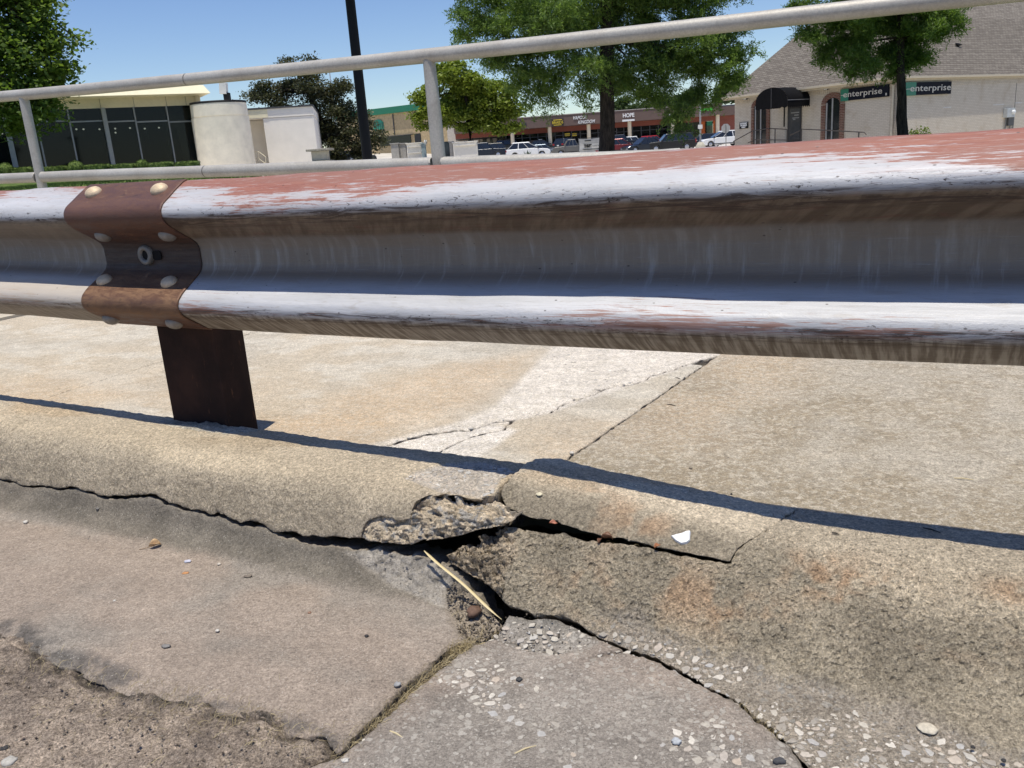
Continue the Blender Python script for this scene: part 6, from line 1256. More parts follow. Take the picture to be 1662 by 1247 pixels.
for i in range(5): b = MB(); b.box((g_.location.x, 44.97, g_.location.z+.15+i*.12), (.42, .05, .04)); kp(b.build('louvre', M_DGREY), g_)
g_ = enc('meter_pedestal', 685, 692, 234, 268, 46, .3, plain('pedestal_blue', (.30, .38, .40), .5, 0, .1), 'pale blue green meter pedestal with a white cap beside the beige cabinet', 'pedestal', lip=False)
b = MB(); c = at(690.5, 229.5, 46); b.lathe(c, [(.001, .08), (.06, .06), (.085, 0), (.07, -.1), (.05, -.16)], 12); kp(b.build('cap', M_WHITE), g_)
# bird on the roof
D_ = None
d = ray(1556, 77); n_r = (c2-c1).cross(r0-c1).normalized(); k = (c1-Vector(CAM)).dot(n_r)/Vector(d).dot(n_r); Pb = Vector(CAM)+Vector(d)*k
bd = tag(empty('bird', tuple(Pb)), 'black bird perched on the brown shingle roof', 'bird')
me = bpy.data.meshes.new('bird_body'); vs = [(0, 0, .10), (.10, 0, .15), (.17, 0, .20), (.23, 0, .20), (-.12, 0, .06), (-.26, 0, .02), (.03, .03, .0), (.03, -.03, .0)]; me.from_pydata(vs, [(0, 1), (1, 2), (2, 3), (0, 4), (4, 5), (0, 6), (0, 7)], []); me.materials.append(M_BLACK)
o = link(bpy.data.objects.new('body', me), bd); sk = o.modifiers.new('s', 'SKIN')
for i, r in enumerate((.075, .06, .045, .012, .05, .02, .012, .012)): me.skin_vertices[0].data[i].radius = (r, r*(.5 if i == 5 else 1))
me.skin_vertices[0].data[0].use_root = True; o.modifiers.new('u', 'SUBSURF').levels = 2; o.modifiers['u'].render_levels = 2; bd.rotation_euler = (0, .3, math.pi+.4); bd.location.z += .03

# ---------------------------------------------------------------- trees
M_BARK = NT('bark'); c = M_BARK.coord((1, 1, .25)); n_ = M_BARK.noise(c, 14, 6, .75); M_BARK = M_BARK.out(M_BARK.mix(M_BARK.mr(n_, .35, .65), (.014, .011, .009), (.050, .040, .031)), .95, 0, M_BARK.bump(n_, 1, .03), .2)
def tree(name, label, D, blobs, trunk, m, leaf, per, clump=.16, style='leaf', seed=1, extra=(), cat='tree', group=None, flat=1.0, limbs=True):
    r_ = np.random.RandomState(seed); base = at(trunk[-1][0], trunk[-1][1], D); zb = float(base[2])-.5; root = tag(empty(name, (float(base[0]), D, zb)), label, cat, group)
    s_ = D/FPX; b = MB(); pts = [(float(at(x, y, D)[0]), D, float(at(x, y, D)[2])) for x, y, w_ in trunk]+[(float(base[0]), D, zb)]; b.tube(pts, [w_*s_/2 for x, y, w_ in trunk]+[trunk[-1][2]*s_*.6], 14)
    top = Vector(pts[0]); ctr = []
    rr = []
    for i, bl in enumerate(blobs):
        x, y, rp = bl[:3]; of = bl[3] if len(bl) > 3 else r_.uniform(-.8, .8)*rp*s_*1.2; c_ = at(x, y, D+of); ctr.append(c_); rr.append(rp*s_)
    tp = np.array(pts[:-1])
    if limbs:
        for i, c_ in enumerate(ctr):
            if style != 'leaf' and (i % 3 or c_[2] < tp[2][2]+.4): continue
            j = int(np.argmin(np.linalg.norm(tp-c_, axis=1))); k = min(j, 2 if style != 'leaf' else j); a = Vector(tp[k])-Vector((0, 0, .3 if style != 'leaf' and k == 2 else 0)); e = Vector(c_); mid = a.lerp(e, .5)+Vector((0, 0, .12*(e-a).length if style == 'leaf' else -.02)); w0 = max(.03, trunk[0][2]*s_*.22)
            b.tube([a, a.lerp(mid, .6), mid, e], [w0, w0*.8, w0*.6, w0*.25], 6)
    kp(b.build('trunk', M_BARK), root)
    Cs = []; V = []
    tot = sum(r**2 for r in rr)
    for c_, r in zip(ctr, rr):
        nc = max(3, int(per*r*r/tot)); ns_ = max(3, min(14, nc//9)); e = r_.normal(size=(ns_, 3)); e /= np.linalg.norm(e, axis=1)[:, None]; e = e*r*r_.uniform(.35, .95, (ns_, 1)); pick = r_.randint(0, ns_, nc)
        d = r_.normal(size=(nc, 3)); d /= np.linalg.norm(d, axis=1)[:, None]; q = r*.36*(r_.uniform(.0, 1, (nc, 1))**.45)*r_.uniform(.8, 1.3, (nc, 1)); Cs.append(c_+e[pick]*[1, 1, .9]+d*q*[1.15, 1.15, .6])
    Cs = np.concatenate(Cs); nl = 46 if style == 'leaf' else 60
    if style == 'leaf':
        off_ = r_.normal(size=(len(Cs), nl, 3))*clump*[1, 1, .55]; P = (Cs[:, None]+off_).reshape(-1, 3)
        a = r_.normal(size=P.shape)*[1, 1, .55]; a /= np.linalg.norm(a, axis=1)[:, None]; nn = r_.normal(size=P.shape)*.75+[0, 0, 1.]; bb = np.cross(nn, a); bb /= np.linalg.norm(bb, axis=1)[:, None]; L_ = leaf*r_.uniform(.6, 1.3, (len(P), 1)); Wd_ = L_*.62
    else:                                                            # drooping feathery sprays
        dirs = r_.normal(size=(len(Cs), 1, 3))*[1, 1, .25]+[0, 0, -.38]; dirs /= np.linalg.norm(dirs, axis=2, keepdims=True); t_ = r_.uniform(-1, 1, (len(Cs), nl, 1)); sp = r_.normal(size=(len(Cs), nl, 3))*clump*.34
        P = (Cs[:, None]+dirs*t_*clump*1.7+sp*(1.1-abs(t_)*.6)-np.array([0, 0, 1])*np.abs(t_)*clump*.5).reshape(-1, 3)
        a = (dirs+r_.normal(size=(len(Cs), nl, 3))*.65+[0, 0, -.25]).reshape(-1, 3); a /= np.linalg.norm(a, axis=1)[:, None]; bb = np.cross(a, r_.normal(size=a.shape)+[0, 0, .6]); bb /= np.linalg.norm(bb, axis=1)[:, None]; L_ = leaf*r_.uniform(.7, 1.7, (len(P), 1)); Wd_ = L_*.24
    V = np.stack([P-a*L_, P-bb*Wd_, P+a*L_, P+bb*Wd_], 1).reshape(-1, 3); np_mesh('crown', V-np.array([base[0], D, zb]), np.arange(len(V)).reshape(-1, 4), m, root, False)
    return root
M_L1 = leaf_mat('maple_leaf', (.09, .15, .032), (.145, .215, .045), (.23, .30, .065), .5); M_L2 = leaf_mat('dusky_leaf', (.050, .062, .030), (.085, .090, .045), (.13, .115, .065), .3)
M_L3 = leaf_mat('lime_leaf', (.13, .18, .028), (.21, .27, .038), (.32, .37, .065), .4); M_L4 = leaf_mat('cypress_needle', (.075, .130, .036), (.135, .210, .048), (.24, .33, .075), .5); M_L5 = leaf_mat('far_leaf', (.035, .062, .025), (.06, .10, .035), (.09, .13, .045))
tree('maple_tree', 'leafy green tree filling the upper left corner', 19, [(20, -20, 60), (25, 22, 50), (66, 38, 34), (100, 58, 20), (120, 60, 9), (50, 66, 36), (14, 90, 44), (60, 95, 36), (88, 104, 20), (100, 110, 10), (20, 130, 44), (70, 128, 34), (92, 133, 20), (30, 160, 36), (72, 165, 26), (90, 172, 13), (55, 190, 30), (85, 200, 14), (20, 200, 34), (-30, 60, 70), (-40, 150, 70), (60, 8, 30), (40, 215, 15), (78, 82, 18)], [(-60, -40, 20), (-80, 120, 26), (-90, 330, 34)], M_L1, .055, 430, .18, seed=3)
tree('plum_tree', 'dusky dark leaved tree behind the white wing', 60, [(470, 108, 16), (505, 112, 14), (500, 135, 26), (470, 155, 34), (430, 160, 24), (408, 158, 12), (540, 155, 30), (525, 190, 36), (565, 190, 22), (555, 150, 18), (577, 180, 14), (545, 222, 36), (580, 225, 24), (605, 218, 16), (515, 225, 22), (560, 248, 26), (590, 250, 20), (612, 236, 12), (490, 98, 7), (507, 98, 6), (440, 180, 30), (600, 200, 14)], [(500, 150, 6), (540, 235, 10), (545, 275, 12)], M_L2, .085, 900, .28, seed=5)
tree('elm_tree', 'bright yellow green tree in the middle, right of the bent railing post', 45, [(735, 118, 24), (715, 108, 15), (765, 125, 26), (700, 150, 22), (745, 150, 30), (790, 150, 30), (820, 165, 24), (688, 172, 17), (710, 182, 22), (745, 186, 24), (790, 190, 26), (825, 192, 20), (676, 192, 10), (680, 160, 10), (838, 204, 11), (775, 203, 14), (812, 212, 10), (690, 203, 8), (755, 205, 9), (843, 178, 9), (730, 205, 9)], [(755, 150, 5), (763, 205, 8), (764, 262, 10)], M_L3, .085, 760, .21, seed=7)
tree('cypress_tree', 'huge feathery cypress with a dark trunk right of the banner', 32, [(745, 20, 18), (765, 50, 24), (790, 5, 46), (815, 60, 38), (800, 95, 28), (850, 30, 56), (860, 95, 44), (842, 130, 24), (910, 10, 60), (920, 70, 50), (905, 125, 26), (880, 150, 20), (960, 40, 60), (955, 115, 40), (1010, 20, 60), (1015, 90, 52), (1005, 130, 30), (1070, 20, 62), (1075, 85, 52), (1060, 140, 34), (1130, 40, 58), (1130, 100, 44), (1190, 60, 36), (1175, 110, 32), (1205, 95, 20), (1190, 130, 18), (1120, 150, 28), (1100, 180, 22), (1108, 208, 13), (1045, 152, 20), (1150, 160, 18), (955, 160, 14), (900, 165, 13), (860, 155, 14), (850, 172, 8), (1222, 78, 12), (830, -50, 60), (920, -60, 70), (1010, -60, 70), (1100, -60, 70), (1180, -30, 50), (885, 182, 6), (1092, 192, 10)], [(985, -40, 18), (985, 60, 20), (985, 150, 22), (986, 200, 23), (984, 262, 26)], M_L4, .055, 3900, .27, 'spray', seed=9)
tree('cypress_tree', 'smaller feathery cypress with a slim dark trunk in front of the pale brick office', 27, [(1310, 15, 26), (1305, 55, 18), (1345, 30, 34), (1345, 75, 24), (1395, 20, 40), (1390, 70, 30), (1400, 98, 18), (1388, 118, 10), (1440, 20, 42), (1438, 70, 34), (1450, 100, 20), (1490, 20, 42), (1490, 65, 32), (1485, 95, 20), (1530, 20, 30), (1520, 55, 20), (1550, 35, 14), (1400, -40, 46), (1470, -45, 50), (1365, 100, 12), (1340, 95, 10), (1420, 105, 12), (1500, 92, 10)], [(1462, -20, 9), (1462, 60, 11), (1461, 110, 12), (1464, 160, 14), (1463, 190, 16), (1466, 225, 17)], M_L4, .046, 1700, .21, 'spray', seed=11)
tree('far_tree', 'green tree top showing above the shop roof right of the HOPE sign', 165, [(1068, 170, 12), (1085, 164, 16), (1105, 166, 14), (1125, 158, 16), (1050, 172, 8)], [(1085, 180, 3), (1085, 235, 4)], M_L5, .25, 260, .6, seed=13, group='trees beyond the shops', limbs=False)
tree('far_tree', 'dark tree top between the strip mall end and the office roof', 160, [(1180, 150, 14), (1195, 158, 12), (1172, 158, 8), (1205, 145, 14), (1215, 160, 14)], [(1190, 170, 3), (1190, 235, 4)], M_L5, .25, 220, .6, seed=14, group='trees beyond the shops', limbs=False)
tree('far_tree', 'small green tree top just right of the big trunk above the shop roof', 165, [(1010, 172, 9), (1025, 176, 7), (998, 172, 7)], [(1010, 185, 3), (1010, 235, 4)], M_L5, .25, 110, .5, seed=15, group='trees beyond the shops', limbs=False)
# spiky plant
c = at(858, 262, 78); anchor(c); yp = tag(empty('yucca_plant', tuple(c)), 'spiky green plant in front of the white crossover', 'plant'); b = MB()
for i in range(46):
    a = rnd.uniform(0, 6.28); t_ = rnd.uniform(.1, .9); L_ = rnd.uniform(.7, 1.15); x, y, z = math.cos(a)*math.sin(t_)*L_, math.sin(a)*math.sin(t_)*L_, math.cos(t_)*L_; w_ = .035; px_, py_ = -math.sin(a)*w_, math.cos(a)*w_
    b.add([(px_, py_, 0), (-px_, -py_, 0), (x*.6-px_, y*.6-py_, z*.65), (x*.6+px_, y*.6+py_, z*.65), (x, y, z*.95)], [(0, 1, 2, 3), (3, 2, 4)])
b.build('leaf_blades', M_L5, yp)
for k_, (x, y) in enumerate(((1484, 214), (1500, 214))):
    c = at(x, y, 31.5); w_ = tag(empty('wall_weed', (float(c[0]), float(c[1]), float(c[2])-.5)), ('green weed against the office side wall, the one nearer the slim trunk', 'green weed against the office side wall, the farther one from the slim trunk')[k_], 'plant'); P = NR.normal(size=(220, 3))*[.13, .08, .12]+[0, 0, .42]; leafy(P, None, 220, .04, M_L3, 'leaves', w_, seed=k_)

# ---------------------------------------------------------------- terrain
for x, y, D in ((60, 283, 42), (200, 281, 43), (330, 279, 45), (440, 276, 48), (200, 292.2, 26), (80, 300.5, 26), (320, 287, 30), (420, 280, 40), (540, 271, 60), (660, 268.5, 46), (750, 268.5, 44), (620, 248, 175), (660, 246, 160), (760, 246, 140), (640, 256, 120), (900, 262, 60), (1000, 251, 70), (1250, 238, 33), (1400, 232, 30), (1500, 228, 29)): anchor(at(x, y, D))
for x in (-60, -30, 0, 30, 60): anchor((x, 131, -.6 if x > -10 else 1.0)); anchor((x, 300, 0.)); anchor((x*6, 900, -4.))
for u_ in (-12, -8, -5, -2, 0, 3, 6): anchor(uvz(u_, 4.6, -.12+.02*max(0, -u_))); anchor(uvz(u_, 8, -.2+.03*max(0, -u_)))
anchor((20, 12, -.5)); anchor((30, 25, -.5)); anchor((60, 60, -.6)); anchor((-40, 30, 1.2)); anchor((-60, 60, 1.6)); anchor((15, 40, -.55)); anchor((0, 30, -.35)); anchor((-6, 20, -.0)); anchor((5, 15, -.4))
AN = np.array(ANCH)
def ground_z(X, Y):
    X = np.asarray(X, float); Y = np.asarray(Y, float); num = 0; den = 0
    for a in AN:
        sc0 = 1+.02*np.hypot(X, Y); w_ = 1/((X-a[0])**2+(Y-a[1])**2+(.6*sc0)**2)**1.7; num = num+w_*a[2]; den = den+w_
    return num/den
rad = np.concatenate([np.linspace(3.2, 12, 30), 12*1.055**np.arange(1, 98)]); az = np.linspace(math.radians(-8), math.radians(188), 200)
Rr, Az = np.meshgrid(rad, az, indexing='ij'); X = Rr*np.cos(Az); Y = Rr*np.sin(Az); vv = X*N_[0]+Y*N_[1]; keepv = vv > VB1-.02
sh = np.clip(VB1+.005-vv, 0, None); Z = ground_z(X, Y)
M_LAWN = NT('lawn_grass'); c = M_LAWN.coord(); n_ = M_LAWN.noise(c, 3, 8, .8); M_LAWN = M_LAWN.out(M_LAWN.mix(M_LAWN.mr(n_, .35, .65), (.055, .095, .022), (.12, .16, .04)), .9, 0, M_LAWN.bump(n_, 1, .03), .1)
M_LOT = NT('lot_concrete'); c = M_LOT.coord(); n_ = M_LOT.noise(c, .25, 8, .65); n2_ = M_LOT.noise(c, 20, 4, .7); cc = M_LOT.mix(M_LOT.mr(n_, .4, .6), (.50, .46, .40), (.60, .56, .50)); M_LOT = M_LOT.out(M_LOT.mix(1., cc, M_LOT.mr(n2_, .3, .7, .85, 1.1, False), 'MULTIPLY'), .9, 0, None, .3)
I = np.arange(X.size).reshape(X.shape); Qa = np.stack([I[:-1, :-1], I[1:, :-1], I[1:, 1:], I[:-1, 1:]], -1)
xc = (X[:-1, :-1]+X[1:, 1:])/2; yc = (Y[:-1, :-1]+Y[1:, 1:])/2; kv = keepv[:-1, :-1] | keepv[1:, 1:]
lawn = (xc < -.235*yc-1.0) & (yc < 43.5) & (np.hypot(xc, yc) > 3) | ((xc > .30*yc) & (yc < 34) & (yc > 4)) | (yc < 14)
V = np.stack([X, Y, Z], -1).reshape(-1, 3); V[:, 2] -= np.where(V[:, :2]@N_[:2] < VB1+.2, .12, 0)
for nm, msk, m in (('lawn', lawn & kv, M_LAWN), ('parking_lot', ~lawn & kv, M_LOT)):
    Q = Qa[msk]; us_ = np.unique(Q); rem = np.full(len(V), -1); rem[us_] = np.arange(len(us_)); tag(np_mesh(nm, V[us_], rem[Q], m), kind='structure')
b = MB(); b.add([(-3500, -3500, -6), (3500, -3500, -6), (3500, 3500, -6), (-3500, 3500, -6)], [(0, 1, 2, 3)]); tag(b.build('ground', plain('earth', (.18, .16, .11), .95)), kind='structure')
# grass blades where the lawn shows under the lower rail
r_ = np.random.RandomState(5); n = 60000; xx = r_.uniform(-14, 2, n); yy = r_.uniform(7, 36, n); ok = (xx < -.19*yc.mean()*0-.19*yy-1.2); xx, yy = xx[ok], yy[ok]; zz = ground_z(xx, yy); hgt = r_.uniform(.03, .075, len(xx)); dx = r_.normal(size=len(xx))*.02; wv = .006+.0005*yy
V = np.stack([np.stack([xx-wv, yy, zz], -1), np.stack([xx+wv, yy, zz], -1), np.stack([xx+dx, yy, zz+hgt], -1)], 1).reshape(-1, 3); tag(np_mesh('grass', V, np.arange(len(V)).reshape(-1, 3), M_HL_, None, False), 'short green grass of the lawn seen below the lower pipe', 'grass', kind='stuff')
# ================================================================== small things lying about
def up_frame(S, x, y, h=0.):
    u, q = S.hit(x, y); P = S.pos(np.array([u]), np.array([q]))[0]; n = S.nrm(np.array([u]), np.array([q]))[0]; return Vector(P)+Vector(n)*h, Vector(n), (u, q)
def pebble(S, x, y, px, col, label, name='pebble', group=None, squash=.6, long=1.0, rot=0., h=0., seed=0, cat='pebble', depth=None):
    P, n, uq = up_frame(S, x, y); D = (P-Vector(CAM)).dot(Vector(_F)); r = px/2*D/FPX; k = 14
    th, ph = np.meshgrid(np.arange(k)*2*math.pi/k, np.linspace(.015, math.pi-.015, 9), indexing='ij'); X = np.sin(ph)*np.cos(th); Y = np.sin(ph)*np.sin(th); Z = np.cos(ph); f = 1+.16*facets(X*.5+seed, Y*.5+Z*.4, 3.1, seed+600)
    V = np.stack([X*long*f*r, Y*f*r, Z*squash*f*r], -1).reshape(-1, 3); I = np.arange(k*9).reshape(k, 9); Q = np.stack([I, np.roll(I, -1, 0)], -1); Q = np.stack([I[:, :-1], np.roll(I, -1, 0)[:, :-1], np.roll(I, -1, 0)[:, 1:], I[:, 1:]], -1).reshape(-1, 4)
    V = np.concatenate([V, [[0, 0, r*squash], [0, 0, -r*squash]]]); o = np_mesh(name, V, Q, plain('m_'+name, col, .8, 0, .25, 250, .0004, 500), None, False)
    o.location = P+n*(r*squash*.75+h); o.rotation_euler = (0, 0, rot); return tag(o, label, cat, group)
W_ = (.52, .49, .44); GY = (.20, .19, .18); DK = (.035, .033, .033); OR = (.45, .22, .09); BR = (.20, .10, .06)
G_ = 'loose grit on the left gutter slab'
pebble(G1s, 42, 849, 8, W_, 'white pebble near the left edge, below the start of the long crack', group=G_, seed=1)
pebble(G1s, 305, 913, 8, (.5, .5, .58), 'pale bluish pebble right of the curled dry leaf', group=G_, seed=2, long=1.5)
pebble(G1s, 356, 917, 6, (.5, .45, .38), 'tan crumb farther right along the dark band from the curled leaf', group=G_, seed=3)
pebble(G1s, 301, 931, 8, OR, 'orange crumb below the curled dry leaf', group=G_, seed=4, squash=.3, long=1.4)
pebble(G1s, 353, 1025, 7, W_, 'single white crumb in the middle of the left gutter slab', group=G_, seed=5)
pebble(G1s, 186, 976, 5, W_, 'white crumb left of the middle of the left gutter slab', group=G_, seed=6)
pebble(G1s, 270, 1050, 11, GY, 'dark grey flat pebble in the lower left of the gutter slab', group=G_, seed=7, squash=.4, long=1.3)
pebble(G1s, 595, 1034, 7, DK, 'black crumb near the right side of the left gutter slab', group=G_, seed=8)
pebble(G1s, 502, 996, 6, (.25, .15, .10), 'brown crumb between the dark toe band and the slab joint', group=G_, seed=9)
pebble(G1s, 160, 826, 7, (.15, .14, .13), 'dark crumb in the toe of the kerb, under the left part of the crack', group=G_, seed=10)
pebble(G1s, 402, 937, 8, (.17, .14, .11), 'small brown clod beside the dark band right of the curled leaf', group=G_, seed=11, long=1.7, squash=.5)
pebble(G1s, 771, 997, 21, (.13, .075, .05), 'reddish brown oblong pebble beside the straw', 'brown_pebble', seed=12, squash=.75, long=1.25, rot=.3)
pebble(G2s, 645, 1113, 11, (.30, .30, .30), 'grey pebble right of the straw filled joint', seed=13, group='loose pebbles on the right gutter slab')
pebble(G2s, 843, 1104, 10, (.05, .05, .05), 'black pebble among the pale set stones, nearest the middle', seed=14, squash=.5, group='loose pebbles on the right gutter slab')
pebble(G2s, 1098, 1206, 14, (.42, .44, .46), 'bluish grey pebble left of the lower end of the right crack', seed=15, long=1.2, group='loose pebbles on the right gutter slab')
pebble(G2s, 1265, 1238, 15, (.06, .06, .065), 'shiny black pebble at the bottom, by the lower end of the right crack', seed=16, long=1.5, group='loose pebbles on the right gutter slab')
pebble(G2s, 560, 1236, 10, W_, 'white pebble at the foot of the straw filled joint', seed=31, long=1.4, group='loose pebbles on the right gutter slab')
pebble(K3s, 1579, 1214, 7, DK, 'round black pebble under the kerb block, the left one of two', seed=17, group='round black pebbles at the lower right')
pebble(K3s, 1629, 1236, 8, DK, 'round black pebble under the kerb block, the right one of two', seed=18, group='round black pebbles at the lower right')
pebble(K3s, 1505, 1180, 27, (.50, .45, .36), 'large cream stone standing proud at the toe of the right kerb block', 'cream_stone', seed=20, squash=.26, long=1.15, cat="stone", h=-.0045)
pebble(K2s, 876, 803, 12, (.60, .54, .38), 'pale yellow pebble set in the loose upper kerb slice', seed=21, squash=.3)
pebble(W1s, 1121, 873-112, 5, (.2, .17, .13), 'brown speck of grit on the grey sidewalk slab', seed=22)
pebble(W1s, 928, 737, 8, W_, 'white pebble in the lower end of the sidewalk joint', seed=23)
pebble(K2s, 1187, 803, 4, DK, 'tiny dark crumb on the sunlit edge of the loose kerb slice', seed=24)
# road clods
re_d = Surf((PRL[0], PRL[1], PRL[2]+.0), [-3, 1], [0, 0])
pebble(re_d, 9, 1217, 13, DK, 'black gravel lump at the left edge of the road', seed=25, group='stones lying on the crumbled road'); pebble(re_d, 16, 1240, 24, (.40, .38, .34), 'pale grey stone in the bottom left corner', seed=26, group='stones lying on the crumbled road', squash=.5, cat='stone')
# crumbs of broken concrete in the gouge
r_ = np.random.RandomState(77); JV = []; JF = []; JC = []; nv = 0
def crumbs(S, poly, n, rmin, rmax, cols, h=.0):
    global nv
    poly = np.asarray(poly); k = 0
    while k < n:
        p = r_.uniform(poly.min(0), poly.max(0))
        if not inside(np.array([p[0]]), np.array([p[1]]), poly)[0]: continue
        k += 1; P = Vector(S.pos(np.array([p[0]]), np.array([p[1]]))[0])+Vector((0, 0, h)); r = rmin+(rmax-rmin)*r_.uniform()**3; R_ = Matrix.Rotation(r_.uniform(0, 6.3), 3, 'Z') @ Matrix.Rotation(r_.uniform(0, 6.3), 3, 'X')
        vs = [Vector(q)*r*r_.uniform(.6, 1.2) for q in ((1, 0, 0), (-1, 0, 0), (0, .8, 0), (0, -.8, 0), (0, 0, .6), (0, 0, -.6), (.6, .5, .3), (-.6, -.4, .35))]
        JV.extend([P+R_ @ v for v in vs]); JF.extend([tuple(q+nv for q in f) for f in ((0, 2, 6), (2, 4, 6), (4, 0, 6), (2, 1, 4), (1, 7, 4), (7, 3, 4), (1, 3, 7), (3, 0, 4), (2, 0, 5), (1, 2, 5), (3, 1, 5), (0, 3, 5))]); c = np.array(cols[r_.randint(len(cols))])*r_.uniform(.75, 1.2); JC.extend([c]*8); nv += 8
cc_ = [(.36, .31, .25), (.30, .25, .20), (.42, .36, .29), (.22, .18, .14)]
crumbs(G1s, gouge, 520, .0008, .0048, cc_, -.004); crumbs(G1s, chip, 160, .0006, .0022, [(.36, .33, .29), (.42, .39, .34)], -.004); crumbs(G1s, pG1, 520, .0005, .0017, cc_+[(.5, .47, .42)], .0); crumbs(G2s, rag, 90, .0006, .003, cc_)
crumbs(re_d, re_d.trace([(-60, 1040), (140, 1110), (330, 1150), (460, 1195), (545, 1225), (520, 1290), (-60, 1290)]), 1300, .0006, .0032, [(.44, .35, .28), (.36, .29, .23), (.50, .43, .35)], .002); crumbs(K3s, pK3, 200, .0005, .0016, cc_); crumbs(K1s, pK1, 160, .0005, .0014, cc_); crumbs(W1s, slabR, 260, .0006, .0016, cc_+[(.5, .47, .42)]); crumbs(W1s, slabA, 260, .0006, .0016, cc_)
o = np_mesh('grit', np.array([tuple(v) for v in JV]), np.array(JF), M_DIRT, None, False, np.clip(np.array(JC), 0, 1)); tag(o, 'scattered grit and concrete crumbs on the broken slabs', 'grit', kind='stuff')
# straw
a, n_a, _ = up_frame(G1s, 690, 908); e, n_e, _ = up_frame(G2s, 815, 1008)
a = a+Vector((0, 0, .016)); e = e+Vector((0, 0, .0025)); m_ = (a+e)/2+Vector((0, 0, .001)); V = []; F = []
d = (e-a).normalized(); sd = d.cross(Vector((0, 0, 1))).normalized(); k = 26
for i in range(k):
    f = i/(k-1); P = a*(1-f)**2+m_*2*f*(1-f)+e*f*f+sd*.0012*math.sin(f*9); w_ = .0026*min(1, (1-f)*5+.12)*min(1, f*9+.35)
    V += [P-sd*w_, P+Vector((0, 0, .0011)), P+sd*w_, P-Vector((0, 0, .0008))]
for i in range(k-1):
    for j in range(4): F.append((i*4+j, i*4+(j+1) % 4, (i+1)*4+(j+1) % 4, (i+1)*4+j))
t = NT('straw'); nn = t.noise(t.coord((1, 1, 1)), 400, 4); t_ = t.out(t.mix(nn, (.50, .40, .20), (.70, .58, .33)), .5); b = MB(); b.add(V, F); tag(b.build('straw', t_), 'pale yellow straw leaning across the broken corner', 'straw')
# white paint chip
P, n, _ = up_frame(K2s, 1106, 874, .0028); D = (P-Vector(CAM)).dot(Vector(_F)); s_ = D/FPX; R_ = n.to_track_quat('Z', 'Y').to_matrix(); out = [(-17, -1), (-9, 3), (-2, 6), (6, 10), (12, 12), (13, 5), (15, -2), (11, -7), (3, -10), (-7, -7)]
vx = Vector(T_); vy = n.cross(vx).normalized(); vx = vy.cross(n); b = MB(); n0 = len(out)
V = [P+vx*x*s_+vy*y*s_*1.25-n*.002+n*(.001*math.sin(x)) for x, y in out]+[P+vx*x*s_*.92+vy*y*s_*1.15+n*(.0015+.002*(y > 8)) for x, y in out]+[P+n*.0028]
b.add(V, [(i, (i+1) % n0, n0+(i+1) % n0, n0+i) for i in range(n0)]+[(n0+i, n0+(i+1) % n0, 2*n0) for i in range(n0)]); tag(b.build('white_chip', plain('chip_white', (.74, .74, .74), .6, 0, .08, 200)), 'jagged white chip lying on the loose upper kerb slice', 'chip')
# curled leaves in the long crack
def leaf(S, x, y, px, col, label, h, rot, curl=.5, group=None, stem=False):
    P, n, _ = up_frame(S, x, y); D = (P-Vector(CAM)).dot(Vector(_F)); r = px/2*D/FPX; gx, gy = np.meshgrid(np.linspace(-1, 1, 11), np.linspace(-1, 1, 7), indexing='ij'); wv = (1-gx**2)**.6; X = gx*r; Y = gy*wv*r*.55; Z = np.abs(gy)*wv*r*curl+.15*r*np.sin(gx*3+gy*2)+r*.25
    I = np.arange(77).reshape(11, 7); o = np_mesh('dry_leaf', np.stack([X, Y, Z], -1).reshape(-1, 3), np.stack([I[:-1, :-1], I[1:, :-1], I[1:, 1:], I[:-1, 1:]], -1).reshape(-1, 4), plain('m_leaf', col, .6, 0, .35, 300), None); o.location = P+Vector((0, 0, h)); o.rotation_euler = (.3*math.sin(rot*5), .3*math.cos(rot*3), rot)
    md = o.modifiers.new('t', 'SOLIDIFY'); md.thickness = .0004
    return tag(o, label, 'leaf', group)
gl = 'dry leaf scraps in the crack between kerb slice and block'
leaf(K3s, 898, 854, 14, (.38, .15, .09), 'bright orange red leaf scrap in the wide left end of the kerb crack', .004, .2, .4, gl); leaf(K3s, 985, 877, 19, (.15, .07, .035), 'brown curled leaf in the middle of the kerb crack', .002, -.3, .8, gl); leaf(K3s, 975, 880, 11, (.14, .06, .03), 'dark brown leaf scrap just left of the brown curled leaf in the kerb crack', .001, .9, .8, gl); leaf(K3s, 1067, 891, 13, (.34, .14, .06), 'orange brown leaf scrap at the narrow right part of the kerb crack', .003, .6, .6, gl)
leaf(G1s, 252, 888, 19, (.45, .30, .16), 'curled tan dry leaf with a thin stem on the left gutter slab', .001, .4, .9)
b = MB(); P, n, _ = up_frame(G1s, 243, 890, .002); P2, n2, _ = up_frame(G1s, 226, 893, .001); b.tube([P, P2], .0006, 5); s2 = b.build('leaf_stem', plain('stem_brown', (.2, .13, .07), .7)); s2.parent = [o for o in sc.objects if o.get('label', '').startswith('curled tan')][0]; s2.matrix_parent_inverse = (Matrix.Translation(s2.parent.location) @ s2.parent.rotation_euler.to_matrix().to_4x4()).inverted()
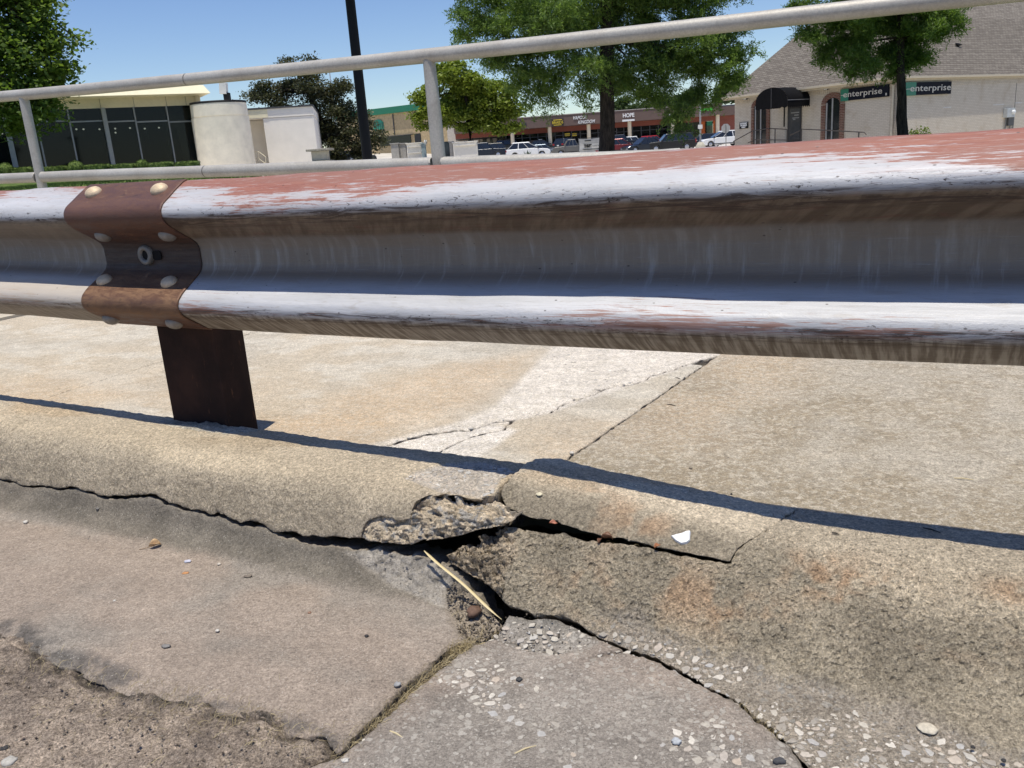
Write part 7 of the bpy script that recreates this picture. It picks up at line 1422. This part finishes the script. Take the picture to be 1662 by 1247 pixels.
for x0, y0, x1, y1, S, lb in ((1083, 657, 1097, 660, W1s, 'dark twig end beside the sidewalk joint'), (1096, 614, 1104, 616, W1s, 'tiny dark twig close to the far end of the sidewalk joint'), (1548, 777, 1580, 780, W1s, 'pale straw fragment lying on the grey sidewalk slab'), (1350, 866, 1362, 869, K3s, 'short dark twig in front of the shadow line on the kerb top'), (1498, 858, 1526, 866, K3s, 'ragged dark twig lying inside the shadow band'), (633, 1188, 655, 1200, G2s, 'short cream straw right of the straw filled joint'), (835, 1225, 870, 1212, G2s, 'thin curved straw at the bottom middle')):
    P, n, _ = up_frame(S, x0, y0, .0012); P2, _, _ = up_frame(S, x1, y1, .0012); b = MB(); b.tube([P, (P+P2)/2+Vector((0, .001, .0008)), P2], [.0009, .0013, .0007], 6); tag(b.build('twig', plain('twig_'+('d' if 'dark' in lb else 'p'), (.05, .04, .03) if 'dark' in lb else (.55, .46, .28), .7)), lb, 'twig')
# dried grass: in the slab joint, along the road edge, in the gouge
r_ = np.random.RandomState(99); V = []; F = []; n0 = 0
def blades(pts, n, spread, L, wd, lift=.012):
    global n0
    pts = np.asarray(pts)
    for i in range(n):
        k = r_.randint(len(pts)-1); f = r_.uniform(); p = pts[k]*(1-f)+pts[k+1]*f+r_.normal(size=3)*[spread, spread, .002]; p[2] += .002; a = r_.uniform(0, 6.28); l = L*r_.uniform(.35, 1.3); c = r_.normal()*.9; h = lift*r_.uniform(.1, 1); q = []
        for j in range(5):
            g = j/4; ang = a+c*g; p2 = p+np.array([math.cos(ang)*l*g, math.sin(ang)*l*g, h*math.sin(g*math.pi*r_.uniform(.8, 1.1))]); q.append(p2)
        for j, p2 in enumerate(q): w_ = wd*(1-.8*j/4); V.append(p2+[0, 0, w_]); V.append(p2+[math.sin(a)*w_, -math.cos(a)*w_, -w_*.5])
        for j in range(4): F.append((n0+2*j, n0+2*j+2, n0+2*j+3, n0+2*j+1))
        n0 += 10
P3 = lambda S, L, dz=0.: np.array([S.pos(np.array([u]), np.array([q]))[0]+[0, 0, dz] for u, q in S.trace(L)])
blades(P3(G2s, [(560, 1212), (610, 1172), (650, 1138), (680, 1108), (712, 1080), (745, 1055), (770, 1043)], -.006), 620, .0035, .020, .00045); blades(P3(G2s, [(735, 1062), (760, 1046)], -.004), 160, .008, .02, .0005)
blades(P3(G1s, [(735, 1000), (770, 1030), (800, 1020)], -.01), 110, .012, .015, .0004); blades(P3(re_d, [(60, 1075), (140, 1115), (250, 1140), (320, 1160), (400, 1175), (470, 1200), (540, 1222)], .004), 420, .018, .018, .0004); blades(P3(re_d, [(0, 1100), (200, 1200), (450, 1235)], .004), 200, .05, .016, .0004)
blades(P3(K3s, [(1195, 1140), (1225, 1165), (1250, 1183), (1262, 1195)], -.006), 90, .004, .012, .0004); blades(P3(K3s, [(890, 868), (930, 876), (1000, 882), (1060, 890)], -.014), 60, .004, .016, .0005)
t = NT('dried_grass'); g = t.n('NewGeometry'); t.b.inputs['Roughness'].default_value = .7; m = t.out(t.mix(g.outputs['Random Per Island'], (.24, .18, .09), (.56, .46, .26)), .7)
tag(np_mesh('dried_grass', np.array(V), np.array(F), m, None, False), 'dried grass and roots caught in the slab joint and cracks', 'dried grass', kind='stuff')
